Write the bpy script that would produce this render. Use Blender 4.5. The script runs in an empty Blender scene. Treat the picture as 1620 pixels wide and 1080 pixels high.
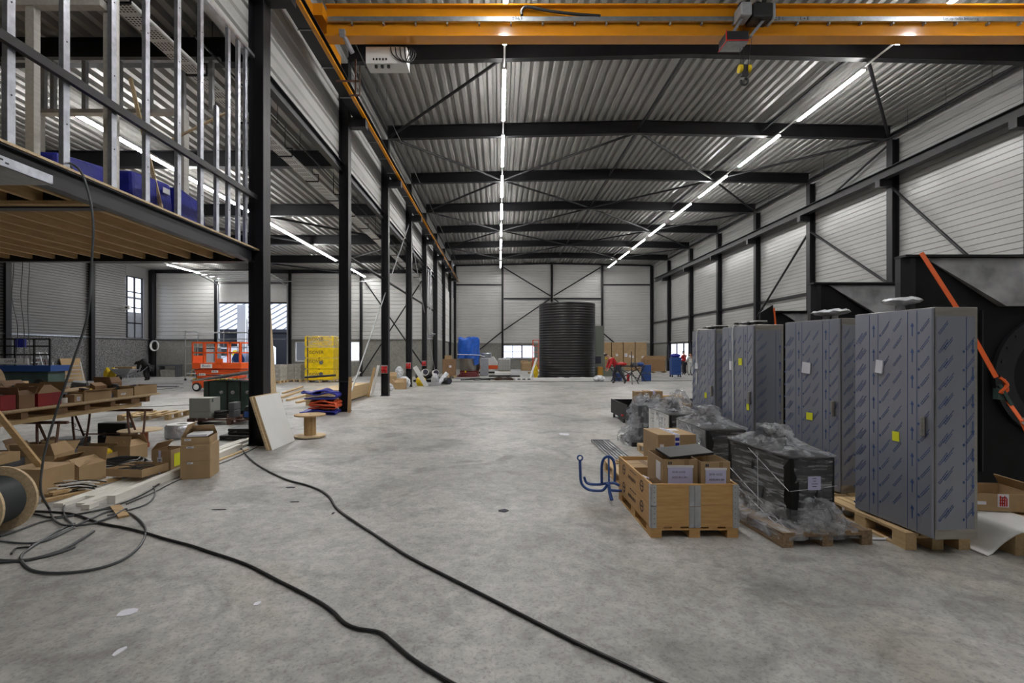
import bpy, math, random
from mathutils import Vector, Matrix
random.seed(7)
R = math.radians
sc = bpy.context.scene
col = sc.collection
# ------------------------------------------------------------------ camera, world, exposure
FPX, HC, VX, VY = 770.0, 1.70, 789.0, 557.0      # focal length in px (of 1620), eye height, vanishing point
cam_data = bpy.data.cameras.new('camera')
cam = bpy.data.objects.new('camera', cam_data); col.objects.link(cam)
cam.location = (0, 0, HC); cam.rotation_euler = (R(90), 0, 0)
cam_data.sensor_width = 36; cam_data.lens = 36 * FPX / 1620
cam_data.shift_x = (810 - VX) / 1620; cam_data.shift_y = (VY - 540) / 1620
cam_data.clip_start = 0.05; cam_data.clip_end = 300
sc.camera = cam
sc.view_settings.view_transform = 'Standard'; sc.view_settings.look = 'None'
sc.view_settings.gamma = 1; sc.view_settings.use_curve_mapping = False
sc.view_settings.exposure = 0.2
LAMP = 115.0
world = bpy.data.worlds.new('world'); sc.world = world; world.use_nodes = True
wn = world.node_tree.nodes; wl = world.node_tree.links
bg = wn['Background']; sky = wn.new('ShaderNodeTexSky'); sky.sky_type = 'HOSEK_WILKIE'
sky.turbidity = 9; sky.ground_albedo = 0.5; sky.sun_direction = (0.3, 0.5, 0.6)
mixw = wn.new('ShaderNodeMixRGB'); mixw.inputs[0].default_value = 0.8
mixw.inputs[2].default_value = (0.72, 0.8, 1.0, 1)
wl.new(sky.outputs[0], mixw.inputs[1]); wl.new(mixw.outputs[0], bg.inputs[0]); bg.inputs[1].default_value = 3.0
sc.cycles.use_light_tree = True
sc.cycles.max_bounces = 6; sc.cycles.diffuse_bounces = 4; sc.cycles.glossy_bounces = 3
sc.cycles.transmission_bounces = 4; sc.cycles.transparent_max_bounces = 10
sc.cycles.sample_clamp_indirect = 4; sc.cycles.caustics_reflective = False; sc.cycles.caustics_refractive = False

def at(px, py, Y): return Vector(((px - VX) / FPX * Y, Y, HC - (py - VY) / FPX * Y))
def fl(px, py, z=0.0):
    Y = (HC - z) * FPX / (py - VY); return Vector(((px - VX) / FPX * Y, Y, z))
def xat(px, Y): return (px - VX) / FPX * Y

# ------------------------------------------------------------------ materials
MATS = {}
def mat(name, c, rough=0.6, metal=0.0, var=0.0, scale=3.0, bump=0.0, bscale=40, emit=None, alpha=1.0, coat=0.0, c2=None, stretch=None, spec=0.5, contrast=None):
    if name in MATS: return MATS[name]
    m = bpy.data.materials.new(name); m.use_nodes = True; MATS[name] = m
    nt = m.node_tree; N = nt.nodes; L = nt.links; b = N['Principled BSDF']
    b.inputs['Roughness'].default_value = rough; b.inputs['Metallic'].default_value = metal
    b.inputs['Base Color'].default_value = (*c, 1); b.inputs['Alpha'].default_value = alpha
    b.inputs['Coat Weight'].default_value = coat; b.inputs['Specular IOR Level'].default_value = spec
    tc = N.new('ShaderNodeTexCoord'); mp = N.new('ShaderNodeMapping'); L.new(tc.outputs['Object'], mp.inputs[0])
    if stretch: mp.inputs['Scale'].default_value = stretch
    if var or c2:
        n = N.new('ShaderNodeTexNoise'); n.inputs['Scale'].default_value = scale; n.inputs['Detail'].default_value = 6
        L.new(mp.outputs[0], n.inputs[0]); r = N.new('ShaderNodeValToRGB'); L.new(n.outputs[0], r.inputs[0])
        k = contrast or 0.3
        r.color_ramp.elements[0].position = 0.5 - k / 2; r.color_ramp.elements[1].position = 0.5 + k / 2
        d = c2 or tuple(max(0, x * (1 - var)) for x in c)
        r.color_ramp.elements[0].color = (*d, 1); r.color_ramp.elements[1].color = (*(tuple(min(1, x * (1 + var)) for x in c) if not c2 else c), 1)
        L.new(r.outputs[0], b.inputs['Base Color'])
    if bump:
        n2 = N.new('ShaderNodeTexNoise'); n2.inputs['Scale'].default_value = bscale; n2.inputs['Detail'].default_value = 4
        L.new(mp.outputs[0], n2.inputs[0]); bp = N.new('ShaderNodeBump'); bp.inputs['Strength'].default_value = bump
        bp.inputs['Distance'].default_value = 0.02; L.new(n2.outputs[0], bp.inputs['Height']); L.new(bp.outputs[0], b.inputs['Normal'])
    if emit:
        b.inputs['Emission Color'].default_value = (*c, 1); b.inputs['Emission Strength'].default_value = emit
    return m

def floor_mat():
    m = bpy.data.materials.new('concrete_floor'); m.use_nodes = True
    nt = m.node_tree; N = nt.nodes; L = nt.links; b = N['Principled BSDF']
    tc = N.new('ShaderNodeTexCoord'); mp = N.new('ShaderNodeMapping'); L.new(tc.outputs['Object'], mp.inputs[0])
    def noise(s, det, dist=0.0, src=mp):
        n = N.new('ShaderNodeTexNoise'); n.inputs['Scale'].default_value = s; n.inputs['Detail'].default_value = det
        n.inputs['Distortion'].default_value = dist; n.inputs['Roughness'].default_value = 0.62; L.new(src.outputs[0], n.inputs[0]); return n
    def ramp(src, p0, p1, c0, c1):
        r = N.new('ShaderNodeValToRGB'); L.new(src, r.inputs[0]); e = r.color_ramp.elements
        e[0].position = p0; e[1].position = p1; e[0].color = (*c0, 1); e[1].color = (*c1, 1); return r.outputs[0]
    def mul(a, c, f=1.0):
        x = N.new('ShaderNodeMixRGB'); x.blend_type = 'MULTIPLY'; x.inputs[0].default_value = f; L.new(a, x.inputs[1]); L.new(c, x.inputs[2]); return x.outputs[0]
    base = ramp(noise(0.55, 8, 0.6).outputs[0], 0.36, 0.64, (0.35, 0.342, 0.325), (0.53, 0.52, 0.50))
    fine = ramp(noise(9, 8, 0.4).outputs[0], 0.3, 0.62, (0.66, 0.66, 0.66), (1, 1, 1))
    speck = ramp(noise(48, 6).outputs[0], 0.36, 0.50, (0.45, 0.45, 0.45), (1, 1, 1))
    patch = ramp(noise(1.3, 7, 0.9).outputs[0], 0.36, 0.5, (0.55, 0.55, 0.55), (1, 1, 1))
    c = mul(mul(mul(base, fine), speck, 0.55), patch, 0.75)
    # broad brown stains and tyre arcs (rings with their own centres)
    br = ramp(noise(0.35, 5, 1.0).outputs[0], 0.56, 0.7, (1, 1, 1), (0.93, 0.87, 0.78))
    c = mul(c, br, 0.8)
    for cx, cy, r0, w, f in ((-4.9, 5.6, 6.1, 0.10, 0.20), (-4.9, 5.6, 6.5, 0.05, 0.14), (3.5, 4.0, 4.6, 0.10, 0.22), (3.2, 4.2, 2.9, .08, .2), (0.5, 9.5, 2.2, 0.07, 0.16), (-6, 13, 8.2, 0.09, 0.16), (6.5, 16, 6.6, 0.12, 0.16), (-1.0, 22, 4.0, 0.12, 0.16)):
        s = N.new('ShaderNodeVectorMath'); s.operation = 'DISTANCE'; s.inputs[1].default_value = (cx, cy, 0); L.new(tc.outputs['Object'], s.inputs[0])
        a = N.new('ShaderNodeMath'); a.operation = 'SUBTRACT'; L.new(s.outputs['Value'], a.inputs[0]); a.inputs[1].default_value = r0
        ab = N.new('ShaderNodeMath'); ab.operation = 'ABSOLUTE'; L.new(a.outputs[0], ab.inputs[0])
        rr = ramp(ab.outputs[0], w * 0.6, w, (1 - f, 1 - f, 1 - f), (1, 1, 1))
        brk = ramp(noise(0.8, 3).outputs[0], 0.45, 0.6, (0, 0, 0), (1, 1, 1))
        x = N.new('ShaderNodeMixRGB'); L.new(brk, x.inputs[0]); L.new(c, x.inputs[1]); L.new(mul(c, rr), x.inputs[2]); c = x.outputs[0]
    L.new(c, b.inputs['Base Color'])
    rg = N.new('ShaderNodeMapRange'); L.new(noise(2.0, 6).outputs[0], rg.inputs[0]); rg.inputs[3].default_value = 0.34; rg.inputs[4].default_value = 0.6
    L.new(rg.outputs[0], b.inputs['Roughness'])
    bp = N.new('ShaderNodeBump'); bp.inputs['Strength'].default_value = 0.25; bp.inputs['Distance'].default_value = 0.01
    L.new(noise(25, 8).outputs[0], bp.inputs['Height']); L.new(bp.outputs[0], b.inputs['Normal'])
    return m

def wood_mat(name, c, c2, s=6, axis=(1, 8, 8), rough=0.65):
    return mat(name, c, rough, var=0.2, scale=s, c2=c2, stretch=axis, bump=0.15, bscale=30, contrast=0.5)

def wrap_mat(name='stretch_wrap', scl=(1, 1, 9), p=(.46, .74), al=(.15, .62), nsc=3.0):
    m = bpy.data.materials.new(name); m.use_nodes = True
    nt = m.node_tree; N = nt.nodes; L = nt.links; b = N['Principled BSDF']
    b.inputs['Base Color'].default_value = (0.86, 0.88, 0.93, 1); b.inputs['Roughness'].default_value = 0.1
    tc = N.new('ShaderNodeTexCoord'); mp = N.new('ShaderNodeMapping'); L.new(tc.outputs['Object'], mp.inputs[0])
    mp.inputs['Scale'].default_value = scl; mp.inputs['Rotation'].default_value = (0.18, 0.12, 0)
    n = N.new('ShaderNodeTexNoise'); n.inputs['Scale'].default_value = nsc; n.inputs['Detail'].default_value = 8; n.inputs['Distortion'].default_value = .7; L.new(mp.outputs[0], n.inputs[0])
    w = N.new('ShaderNodeTexVoronoi'); w.feature = 'DISTANCE_TO_EDGE'; w.inputs['Scale'].default_value = 7; L.new(n.outputs['Color'], w.inputs[0])
    bp = N.new('ShaderNodeBump'); bp.inputs['Strength'].default_value = 0.9; bp.inputs['Distance'].default_value = 0.05
    ad = N.new('ShaderNodeMath'); ad.operation = 'ADD'; L.new(n.outputs[0], ad.inputs[0]); L.new(w.outputs[0], ad.inputs[1])
    L.new(ad.outputs[0], bp.inputs['Height']); L.new(bp.outputs[0], b.inputs['Normal'])
    r = N.new('ShaderNodeValToRGB'); L.new(n.outputs[0], r.inputs[0]); e = r.color_ramp.elements
    e[0].position = p[0]; e[0].color = (al[0],) * 3 + (1,); e[1].position = p[1]; e[1].color = (al[1],) * 3 + (1,)
    L.new(r.outputs[0], b.inputs['Alpha'])
    return m

M = {}
M['floor'] = floor_mat()
M['steel'] = mat('anthracite_steel', (0.010, 0.010, 0.0125), 0.45, 0.0, var=0.15, scale=2, spec=0.35)
M['steel2'] = mat('dark_grey_steel', (0.019, 0.019, 0.023), 0.42, 0.1, spec=0.4)
M['black'] = mat('black_plastic', (0.012, 0.012, 0.013), 0.5)
M['machine'] = mat('black_machine', (0.005, 0.005, 0.006), 0.55, var=0.3, scale=4, spec=0.25)
M['oldwood'] = mat('weathered_pine', (0.25, 0.17, 0.10), 0.8, var=0.25, scale=6, stretch=(8, 1, 8))
M['cladr'] = mat('white_cladding_shaded', (0.34, 0.34, 0.335), 0.26, 0.0, var=0.03, scale=0.8)  # right wall: the same white cladding, coloured darker for its grazing light
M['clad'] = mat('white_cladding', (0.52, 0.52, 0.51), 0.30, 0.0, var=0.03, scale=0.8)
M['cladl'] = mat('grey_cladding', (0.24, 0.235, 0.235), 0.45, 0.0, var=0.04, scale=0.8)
M['deck'] = mat('roof_deck', (0.34, 0.335, 0.32), 0.42, 0.3, var=0.06, scale=1.2)
M['conc'] = mat('precast_concrete', (0.24, 0.235, 0.215), 0.85, var=0.14, scale=9, bump=0.3, bscale=60)
M['concd'] = mat('dark_precast_concrete', (0.15, 0.15, 0.152), 0.85, var=0.65, scale=16, bump=0.3, bscale=60)
M['galv'] = mat('galvanised', (0.52, 0.54, 0.57), 0.32, 0.85, var=0.12, scale=9)
M['plank'] = mat('white_primed_plank', (0.80, 0.78, 0.72), 0.5, var=0.06, scale=5, stretch=(6, 1, 6))
M['galvb'] = mat('galvanised_bright', (0.40, 0.42, 0.47), 0.34, 0.75, var=0.15, scale=14)
M['galvd'] = mat('galvanised_dull', (0.36, 0.37, 0.385), 0.5, 0.3, var=0.1, scale=12)
M['alu'] = mat('aluminium', (0.72, 0.73, 0.75), 0.3, 0.9)
M['white'] = mat('white_paint', (0.75, 0.75, 0.74), 0.5, var=0.03)
M['whitewood'] = mat('white_primed_wood', (0.52, 0.505, 0.47), 0.6, var=0.08, scale=5, stretch=(6, 1, 6))
M['orange'] = mat('crane_yellow', (0.68, 0.27, 0.012), 0.16, coat=0.3, var=0.04, scale=3)
M['lift'] = mat('lift_orange', (0.72, 0.10, 0.018), 0.4)
M['blue'] = mat('blue_paint', (0.02, 0.07, 0.26), 0.4)
M['tarpblue'] = mat('blue_tarp', (0.012, 0.11, 0.55), 0.4, var=0.15, scale=6, bump=0.5, bscale=9)
M['navy'] = mat('navy_tarp', (0.014, 0.02, 0.27), 0.5, var=0.2, scale=6, bump=0.5, bscale=12)
M['tarporange'] = mat('orange_tarp', (0.62, 0.09, 0.025), 0.5, var=0.2, scale=6, bump=0.5, bscale=12)
M['strap'] = mat('orange_strap', (0.85, 0.13, 0.02), 0.5)
M['card'] = mat('cardboard', (0.36, 0.245, 0.13), 0.8, var=0.08, scale=4, bump=0.1)
M['cardd'] = mat('dark_cardboard', (0.22, 0.13, 0.07), 0.8, var=0.1, scale=4)
M['cardi'] = mat('cardboard_inside', (0.27, 0.16, 0.08), 0.85, var=0.06, scale=4)
M['wood'] = wood_mat('pale_pine', (0.52, 0.36, 0.18), (0.40, 0.25, 0.11))
M['woody'] = wood_mat('pine_y', (0.58, 0.43, 0.24), (0.46, 0.31, 0.15), axis=(8, 1, 8))
M['joist'] = wood_mat('joist_pine', (0.58, 0.41, 0.21), (0.43, 0.28, 0.13), s=4, axis=(8, 0.8, 8))
M['collar'] = wood_mat('collar_pine', (0.60, 0.37, 0.15), (0.46, 0.25, 0.085), s=5, axis=(1.2, 1.2, 9))
M['ply'] = mat('plywood', (0.55, 0.42, 0.26), 0.7, var=0.15, scale=5, stretch=(2, 8, 8))
M['red'] = mat('red_plastic', (0.5, 0.012, 0.012), 0.4)
M['redc'] = mat('red_carton', (0.26, 0.012, 0.015), 0.6, var=.15)
M['maroon'] = mat('maroon_hose', (0.14, 0.012, 0.015), 0.5)
M['yellow'] = mat('yellow_film', (0.78, 0.55, 0.01), 0.3, var=0.12, scale=5, bump=0.3, bscale=8)
M['note'] = mat('yellow_sticker', (0.78, 0.80, 0.02), 0.6)
M['ochre'] = mat('ochre_board', (0.35, 0.18, 0.02), 0.6)
M['paper'] = mat('white_paper', (0.74, 0.74, 0.80), 0.7)
M['lil'] = mat('lilac_paper', (0.56, 0.55, 0.78), 0.7)
M['ink'] = mat('dark_ink', (0.03, 0.03, 0.05), 0.7)
M['film'] = mat('protective_film', (0.27, 0.285, 0.335), 0.28, 0.25, var=0.03, scale=1.5)
M['print'] = mat('film_print', (0.035, 0.085, 0.25), 0.45)
M['inox'] = mat('stainless', (0.42, 0.40, 0.37), 0.36, 0.9, var=0.08, scale=3, stretch=(1, 1, 12))
M['scuff'] = mat('scuffed_sheet', (0.26, 0.26, 0.27), 0.45, 0.1, var=0.45, scale=3.2, contrast=0.35)
M['wrap'] = wrap_mat(); M['wrapc'] = wrap_mat('crumpled_wrap', (1, 1, 2), (.40, .72), (.10, .70), 6.0)
M['plasticw'] = mat('crumpled_white_film', (0.62, 0.64, 0.68), 0.25, bump=1.0, bscale=14, alpha=0.9, var=0.35, scale=7)
M['lamp'] = mat('lamp_diffuser', (1.0, 0.985, 0.96), emit=LAMP)
M['green'] = mat('green_machine', (0.05, 0.085, 0.075), 0.4, var=0.2)
M['gmach'] = mat('grey_green_paint', (0.17, 0.19, 0.16), 0.5)
M['grey'] = mat('grey_enclosure', (0.30, 0.31, 0.28), 0.5)
M['tank'] = mat('black_tank', (0.009, 0.0085, 0.010), 0.34, var=0.3, scale=3)
M['cable'] = mat('dark_cable', (0.055, 0.06, 0.065), 0.42)
M['cableb'] = mat('black_cable', (0.012, 0.012, 0.013), 0.45)
M['skin'] = mat('skin', (0.5, 0.28, 0.2), 0.6)
M['hair'] = mat('dark_hair', (0.03, 0.02, 0.015), 0.7)
M['shirt'] = mat('red_shirt', (0.45, 0.015, 0.02), 0.8)
M['trous'] = mat('dark_trousers', (0.03, 0.032, 0.045), 0.85)
M['coat'] = mat('black_coat', (0.012, 0.012, 0.013), 0.85)
M['lightshirt'] = mat('pale_overall', (0.6, 0.62, 0.6), 0.8)
M['glass'] = mat('window_glass', (0.8, 0.85, 0.9), 0.05, alpha=0.18)
M['asph'] = mat('outside_paving', (0.30, 0.30, 0.31), 0.9, var=0.1)
M['van'] = mat('white_van', (0.75, 0.76, 0.8), 0.3, coat=0.5)
M['ibc'] = mat('white_tank_plastic', (0.62, 0.62, 0.58), 0.4)
M['rubber'] = mat('rubber', (0.02, 0.02, 0.02), 0.8)
M['rust'] = mat('rusty_steel', (0.10, 0.045, 0.03), 0.7, var=0.3, scale=20)
M['terra'] = mat('orange_brown_pipe', (0.36, 0.11, 0.045), 0.5)
M['greyp'] = mat('grey_case', (0.10, 0.105, 0.115), 0.5)
M['foil'] = mat('silver_wrap', (0.55, 0.56, 0.6), 0.2, 0.5, bump=0.8, bscale=18, var=0.2, scale=8)
M['block'] = mat('concrete_block', (0.33, 0.32, 0.29), 0.9, var=0.15, scale=8)

# ------------------------------------------------------------------ mesh builder
W = {}
class MB:
    def __init__(s): s.v = []; s.f = []; s.m = []; s.cm = 0
    def _add(s, vs, fs):
        o = len(s.v); s.v += [tuple(v) for v in vs]; s.f += [tuple(i + o for i in f) for f in fs]; s.m += [s.cm] * len(fs); return s
    def box(s, x0, x1, y0, y1, z0, z1):
        return s._add([(x, y, z) for z in (z0, z1) for x, y in ((x0, y0), (x1, y0), (x1, y1), (x0, y1))],
                      [(3, 2, 1, 0), (4, 5, 6, 7), (0, 1, 5, 4), (1, 2, 6, 5), (2, 3, 7, 6), (3, 0, 4, 7)])
    def obox(s, c, size, rot=(0, 0, 0)):
        mtx = Matrix.Translation(Vector(c)) @ (Matrix.Rotation(rot[2], 4, 'Z') @ Matrix.Rotation(rot[1], 4, 'Y') @ Matrix.Rotation(rot[0], 4, 'X'))
        a, b, d = (q / 2 for q in size); t = MB().box(-a, a, -b, b, -d, d)
        return s._add([mtx @ Vector(v) for v in t.v], t.f)
    def bar(s, p, q, w, h=None, up=(0, 0, 1)):
        p = Vector(p); q = Vector(q); h = h or w; d = (q - p).normalized(); u = Vector(up)
        if abs(d.dot(u)) > 0.95: u = Vector((0, 1, 0)) if abs(d.y) < .9 else Vector((1, 0, 0))
        a = d.cross(u).normalized() * w / 2; b = a.cross(d).normalized() * h / 2
        vs = [e + x for e in (p, q) for x in (-a - b, a - b, a + b, -a + b)]
        return s._add(vs, [(3, 2, 1, 0), (4, 5, 6, 7), (0, 1, 5, 4), (1, 2, 6, 5), (2, 3, 7, 6), (3, 0, 4, 7)])
    def tube(s, pts, r, n=8, closed=False):
        pts = [Vector(p) for p in pts]; k = len(pts); rings = []; pu = None
        for i, p in enumerate(pts):
            a = pts[(i - 1) % k] if (i or closed) else p; b = pts[(i + 1) % k] if (i < k - 1 or closed) else p
            d = (b - a); d = d.normalized() if d.length > 1e-9 else Vector((0, 0, 1))
            u = pu or (Vector((0, 0, 1)) if abs(d.z) < 0.9 else Vector((1, 0, 0)))
            u = (u - d * u.dot(d)); u = u.normalized() if u.length > 1e-6 else d.orthogonal().normalized(); pu = u; w = d.cross(u)
            rr = r[i] if isinstance(r, (list, tuple)) else r
            rings.append([p + (u * math.cos(2 * math.pi * j / n) + w * math.sin(2 * math.pi * j / n)) * rr for j in range(n)])
        fs = []
        for i in range(k if closed else k - 1):
            for j in range(n):
                a = i * n; b = ((i + 1) % k) * n; fs.append((a + j, a + (j + 1) % n, b + (j + 1) % n, b + j))
        if not closed: fs += [tuple(range(n))[::-1], tuple((k - 1) * n + j for j in range(n))]
        return s._add([v for g in rings for v in g], fs)
    def lathe(s, prof, c=(0, 0, 0), n=24, axis='Z', close=False):
        c = Vector(c); vs = []
        for r, h in prof:
            for j in range(n):
                a = 2 * math.pi * j / n; x, y = r * math.cos(a), r * math.sin(a)
                vs.append(c + (Vector((x, y, h)) if axis == 'Z' else Vector((h, x, y)) if axis == 'X' else Vector((y, h, x))))
        fs = []; k = len(prof)
        for i in range(k if close else k - 1):
            for j in range(n):
                a = i * n; b = ((i + 1) % k) * n; fs.append((a + j, a + (j + 1) % n, b + (j + 1) % n, b + j))
        if not close:
            if prof[0][0] > 1e-6: fs.append(tuple(range(n))[::-1])
            if prof[-1][0] > 1e-6: fs.append(tuple((k - 1) * n + j for j in range(n)))
        return s._add(vs, fs)
    def prism(s, poly, t0, t1, axis='Y'):
        n = len(poly)
        g = (lambda a, b, t: (a, t, b)) if axis == 'Y' else (lambda a, b, t: (t, a, b)) if axis == 'X' else (lambda a, b, t: (a, b, t))
        vs = [g(a, b, t) for t in (t0, t1) for a, b in poly]
        fs = [tuple(range(n))[::-1], tuple(range(n, 2 * n))] + [(i, (i + 1) % n, n + (i + 1) % n, n + i) for i in range(n)]
        return s._add(vs, fs)
    def ibeam(s, p, q, w, h, tf=0.018, tw=0.012, up=(0, 0, 1)):
        p = Vector(p); q = Vector(q); d = (q - p).normalized(); u = Vector(up); a = d.cross(u).normalized(); b = a.cross(d).normalized()
        for o, ww, hh in ((b * (h / 2 - tf / 2), w, tf), (-b * (h / 2 - tf / 2), w, tf), (b * 0, tw, h - 2 * tf)):
            s.bar(p + o, q + o, ww, hh, up)
        return s
    def grid(s, fn, nu, nv, thick=None):
        vs = [fn(i / nu, j / nv) for j in range(nv + 1) for i in range(nu + 1)]
        fs = [(j * (nu + 1) + i, j * (nu + 1) + i + 1, (j + 1) * (nu + 1) + i + 1, (j + 1) * (nu + 1) + i) for j in range(nv) for i in range(nu)]
        return s._add(vs, fs)
    def build(s, name, mats, parent=None, smooth=False, bev=0, sub=0, solid=0):
        me = bpy.data.meshes.new(name); o = bpy.data.objects.new(name, me); col.objects.link(o)
        if parent is not None:
            inv = W.get(parent, Matrix.Identity(4)).inverted(); vs = [inv @ Vector(v) for v in s.v]; o.parent = parent; W[o] = W.get(parent, Matrix.Identity(4))
        else:
            xs, ys, zs = zip(*s.v); c = Vector(((min(xs) + max(xs)) / 2, (min(ys) + max(ys)) / 2, min(zs)))
            vs = [Vector(v) - c for v in s.v]; o.location = c; W[o] = Matrix.Translation(c)
        me.from_pydata([tuple(v) for v in vs], [], s.f)
        ms = mats if isinstance(mats, (list, tuple)) else [mats]
        for x in ms: me.materials.append(M[x] if isinstance(x, str) else x)
        if len(ms) > 1: me.polygons.foreach_set('material_index', s.m)
        me.validate(); me.update()
        if smooth: me.shade_smooth(); me.set_sharp_from_angle(angle=R(38))
        if bev:
            b = o.modifiers.new('b', 'BEVEL'); b.width = bev; b.segments = 2; b.limit_method = 'ANGLE'; b.angle_limit = R(40)
        if solid:
            b = o.modifiers.new('s', 'SOLIDIFY'); b.thickness = solid
        if sub:
            b = o.modifiers.new('u', 'SUBSURF'); b.levels = sub; b.render_levels = sub
        return o

def tag(o, label, cat, group=None):
    o['label'] = label; o['category'] = cat
    if group: o['group'] = group
    return o
def S(name, mb, m, label=None, **k):
    o = mb.build(name, m, **k); o['kind'] = 'structure'
    if label: o['label'] = label
    return o
def T(name, label, cat, loc=(0, 0, 0), rz=0, group=None):
    o = bpy.data.objects.new(name, None); col.objects.link(o); o.empty_display_size = 0.1
    o.location = loc; o.rotation_euler = (0, 0, rz); W[o] = Matrix.Translation(Vector(loc)) @ Matrix.Rotation(rz, 4, 'Z')
    return tag(o, label, cat, group)
def kids(o): return [c for c in bpy.data.objects if c.parent == o]
def dup(root, loc, label, rz=0, group=None, name=None):
    r = root.copy(); col.objects.link(r); r.location = loc; r.rotation_euler = (0, 0, rz)
    r['label'] = label
    if group: r['group'] = group
    for ch in kids(root):
        c = ch.copy(); col.objects.link(c); c.parent = r
        for g in kids(ch):
            d = g.copy(); col.objects.link(d); d.parent = c
    return r
def place(o, loc, rz=0):
    o.location = loc; o.rotation_euler = (0, 0, rz); return o
def text(s, size, loc, rot, m, parent, name='lettering', align='CENTER', sx=1.0):
    cu = bpy.data.curves.new(name, 'FONT'); cu.body = s; cu.size = size; cu.align_x = align; cu.align_y = 'CENTER'; cu.extrude = 0.0006
    cu.materials.append(M[m]); cu.resolution_u = 2
    tmp = bpy.data.objects.new('tmp', cu); me = bpy.data.meshes.new_from_object(tmp); bpy.data.objects.remove(tmp)
    me.materials.clear(); me.materials.append(M[m])
    o = bpy.data.objects.new(name, me); col.objects.link(o); o.parent = parent
    mt = W.get(parent, Matrix.Identity(4)).inverted() @ Matrix.Translation(Vector(loc)) @ Matrix.Rotation(rot[2], 4, 'Z') @ Matrix.Rotation(rot[1], 4, 'Y') @ Matrix.Rotation(rot[0], 4, 'X')
    o.matrix_local = mt @ Matrix.Diagonal((sx, 1, 1, 1))
    return o
FRONT = (R(90), 0, 0)           # text read by someone looking along +Y
def smooth_path(pts, n=6):
    pts = [Vector(p) for p in pts]; out = []
    for i in range(len(pts) - 1):
        p0 = pts[max(i - 1, 0)]; p1 = pts[i]; p2 = pts[i + 1]; p3 = pts[min(i + 2, len(pts) - 1)]
        for k in range(n):
            t = k / n; out.append(0.5 * ((2 * p1) + (p2 - p0) * t + (2 * p0 - 5 * p1 + 4 * p2 - p3) * t * t + (3 * p1 - p0 - 3 * p2 + p3) * t ** 3))
    return out + [pts[-1]]
# ================================================================== STRUCTURE
XL, XR, XLL = -4.42, 15.38, -24.3        # left column row, right wall column row, left hall outer wall
Y0, YB, YL = -8.0, 49.15, 34.15          # front end, back wall of main hall, back wall of left hall
PL = 2.62                                # plinth height
S('floor', MB().box(-24.8, 15.9, Y0 - .2, YB + .3, -0.2, 0), 'floor', 'worn grey power-floated concrete floor')
S('ground', MB().box(-70, 60, YL + .35, 110, -0.6, -0.12).box(-70, -25, -10, 110, -.6, -.12), 'asph', 'pale paving outside the hall')

def corr_roof(x0, x1, zf, y0, y1, pitch=0.3, dep=0.11):
    prof = []; x = x0
    while x < x1:
        for dx, dz in ((0, 0), (.12, 0), (.165, dep), (.255, dep)):
            if x + dx * pitch / .3 <= x1: prof.append((x + dx * pitch / .3, zf(x + dx) + dz))
        x += pitch
    prof.append((x1, zf(x1)))
    m = MB(); n = len(prof)
    vs = [(a, y, b) for y in (y0, y1) for a, b in prof] + [(a, y, zf(a) + dep + .12) for y in (y0, y1) for a in (x0, x1)]
    m._add(vs, [(i, i + 1, n + i + 1, n + i) for i in range(n - 1)])
    # top cover so the deck is closed and has thickness
    m.box(x0, x1, y0, y1, zf((x0 + x1) / 2) + dep + .02, zf((x0 + x1) / 2) + dep + .10)
    return m
zroof = lambda x: 10.50 + 0.22 * (1 - abs(x - 5.5) / 9.9)
for nm, xa, xb in (('ceiling', -4.55, 5.5), ('ceiling', 5.5, 15.6)):
    prof = []; x = xa
    while x < xb - .02:
        for dx, dz in ((0, 0), (.12, 0), (.165, .11), (.255, .11)):
            if x + dx < xb: prof.append((x + dx, zroof(x + dx) + dz))
        x += .3
    prof.append((xb, zroof(xb)))
    poly = prof + [(xb, zroof(xb) + .25), (xa, zroof(xa) + .25)]
    m = MB(); n = len(poly)
    m._add([(a, y, b) for y in (Y0, YB + .1) for a, b in poly], [(i, (i + 1) % n, n + (i + 1) % n, n + i) for i in range(n)])
    S(nm, m, 'deck', 'ribbed steel roof deck over the main hall')
prof = []; x = -24.5
while x < -4.6:
    for dx, dz in ((0, 0), (.12, 0), (.165, .11), (.255, .11)):
        if x + dx < -4.56: prof.append((x + dx, 7.47 + dz))
    x += .3
poly = prof + [(-4.56, 7.47), (-4.56, 7.72), (-24.5, 7.72)]
m = MB(); n = len(poly)
m._add([(a, y, b) for y in (Y0, YL + .1) for a, b in poly], [(i, (i + 1) % n, n + (i + 1) % n, n + i) for i in range(n)])
S('ceiling', m, 'deck', 'ribbed steel roof deck over the lower side hall')

def clad_prof(z0, z1, pitch=.25, g=.035, d=.028):
    p = []; z = z0
    while z < z1 - .01:
        p += [(0, z), (0, min(z + pitch - g, z1)), (d, min(z + pitch - g * .6, z1)), (d, min(z + pitch - g * .25, z1))]; z += pitch
    p.append((0, z1)); return p
def clad(axis, c, out, a0, a1, z0, z1, pitch=.25, g=.045, d=.03, th=.15):
    # ribbed sheet whose grooves run along the wall; axis = normal axis, out = direction away from the room
    p = clad_prof(z0, z1, pitch, g, d); poly = [(c + out * q, z) for q, z in p] + [(c + out * th, z1), (c + out * th, z0)]
    m = MB(); m.prism(poly, a0, a1, 'Y' if axis == 'X' else 'X') if axis == 'X' else m.prism(poly, a0, a1, 'X')
    return m
def plinth(m, axis, c, out, a0, a1, z0, z1, th=.16):
    lo, hi = sorted((c, c + out * th))
    return m.box(lo, hi, a0, a1, z0, z1) if axis == 'X' else m.box(a0, a1, lo, hi, z0, z1)
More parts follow.
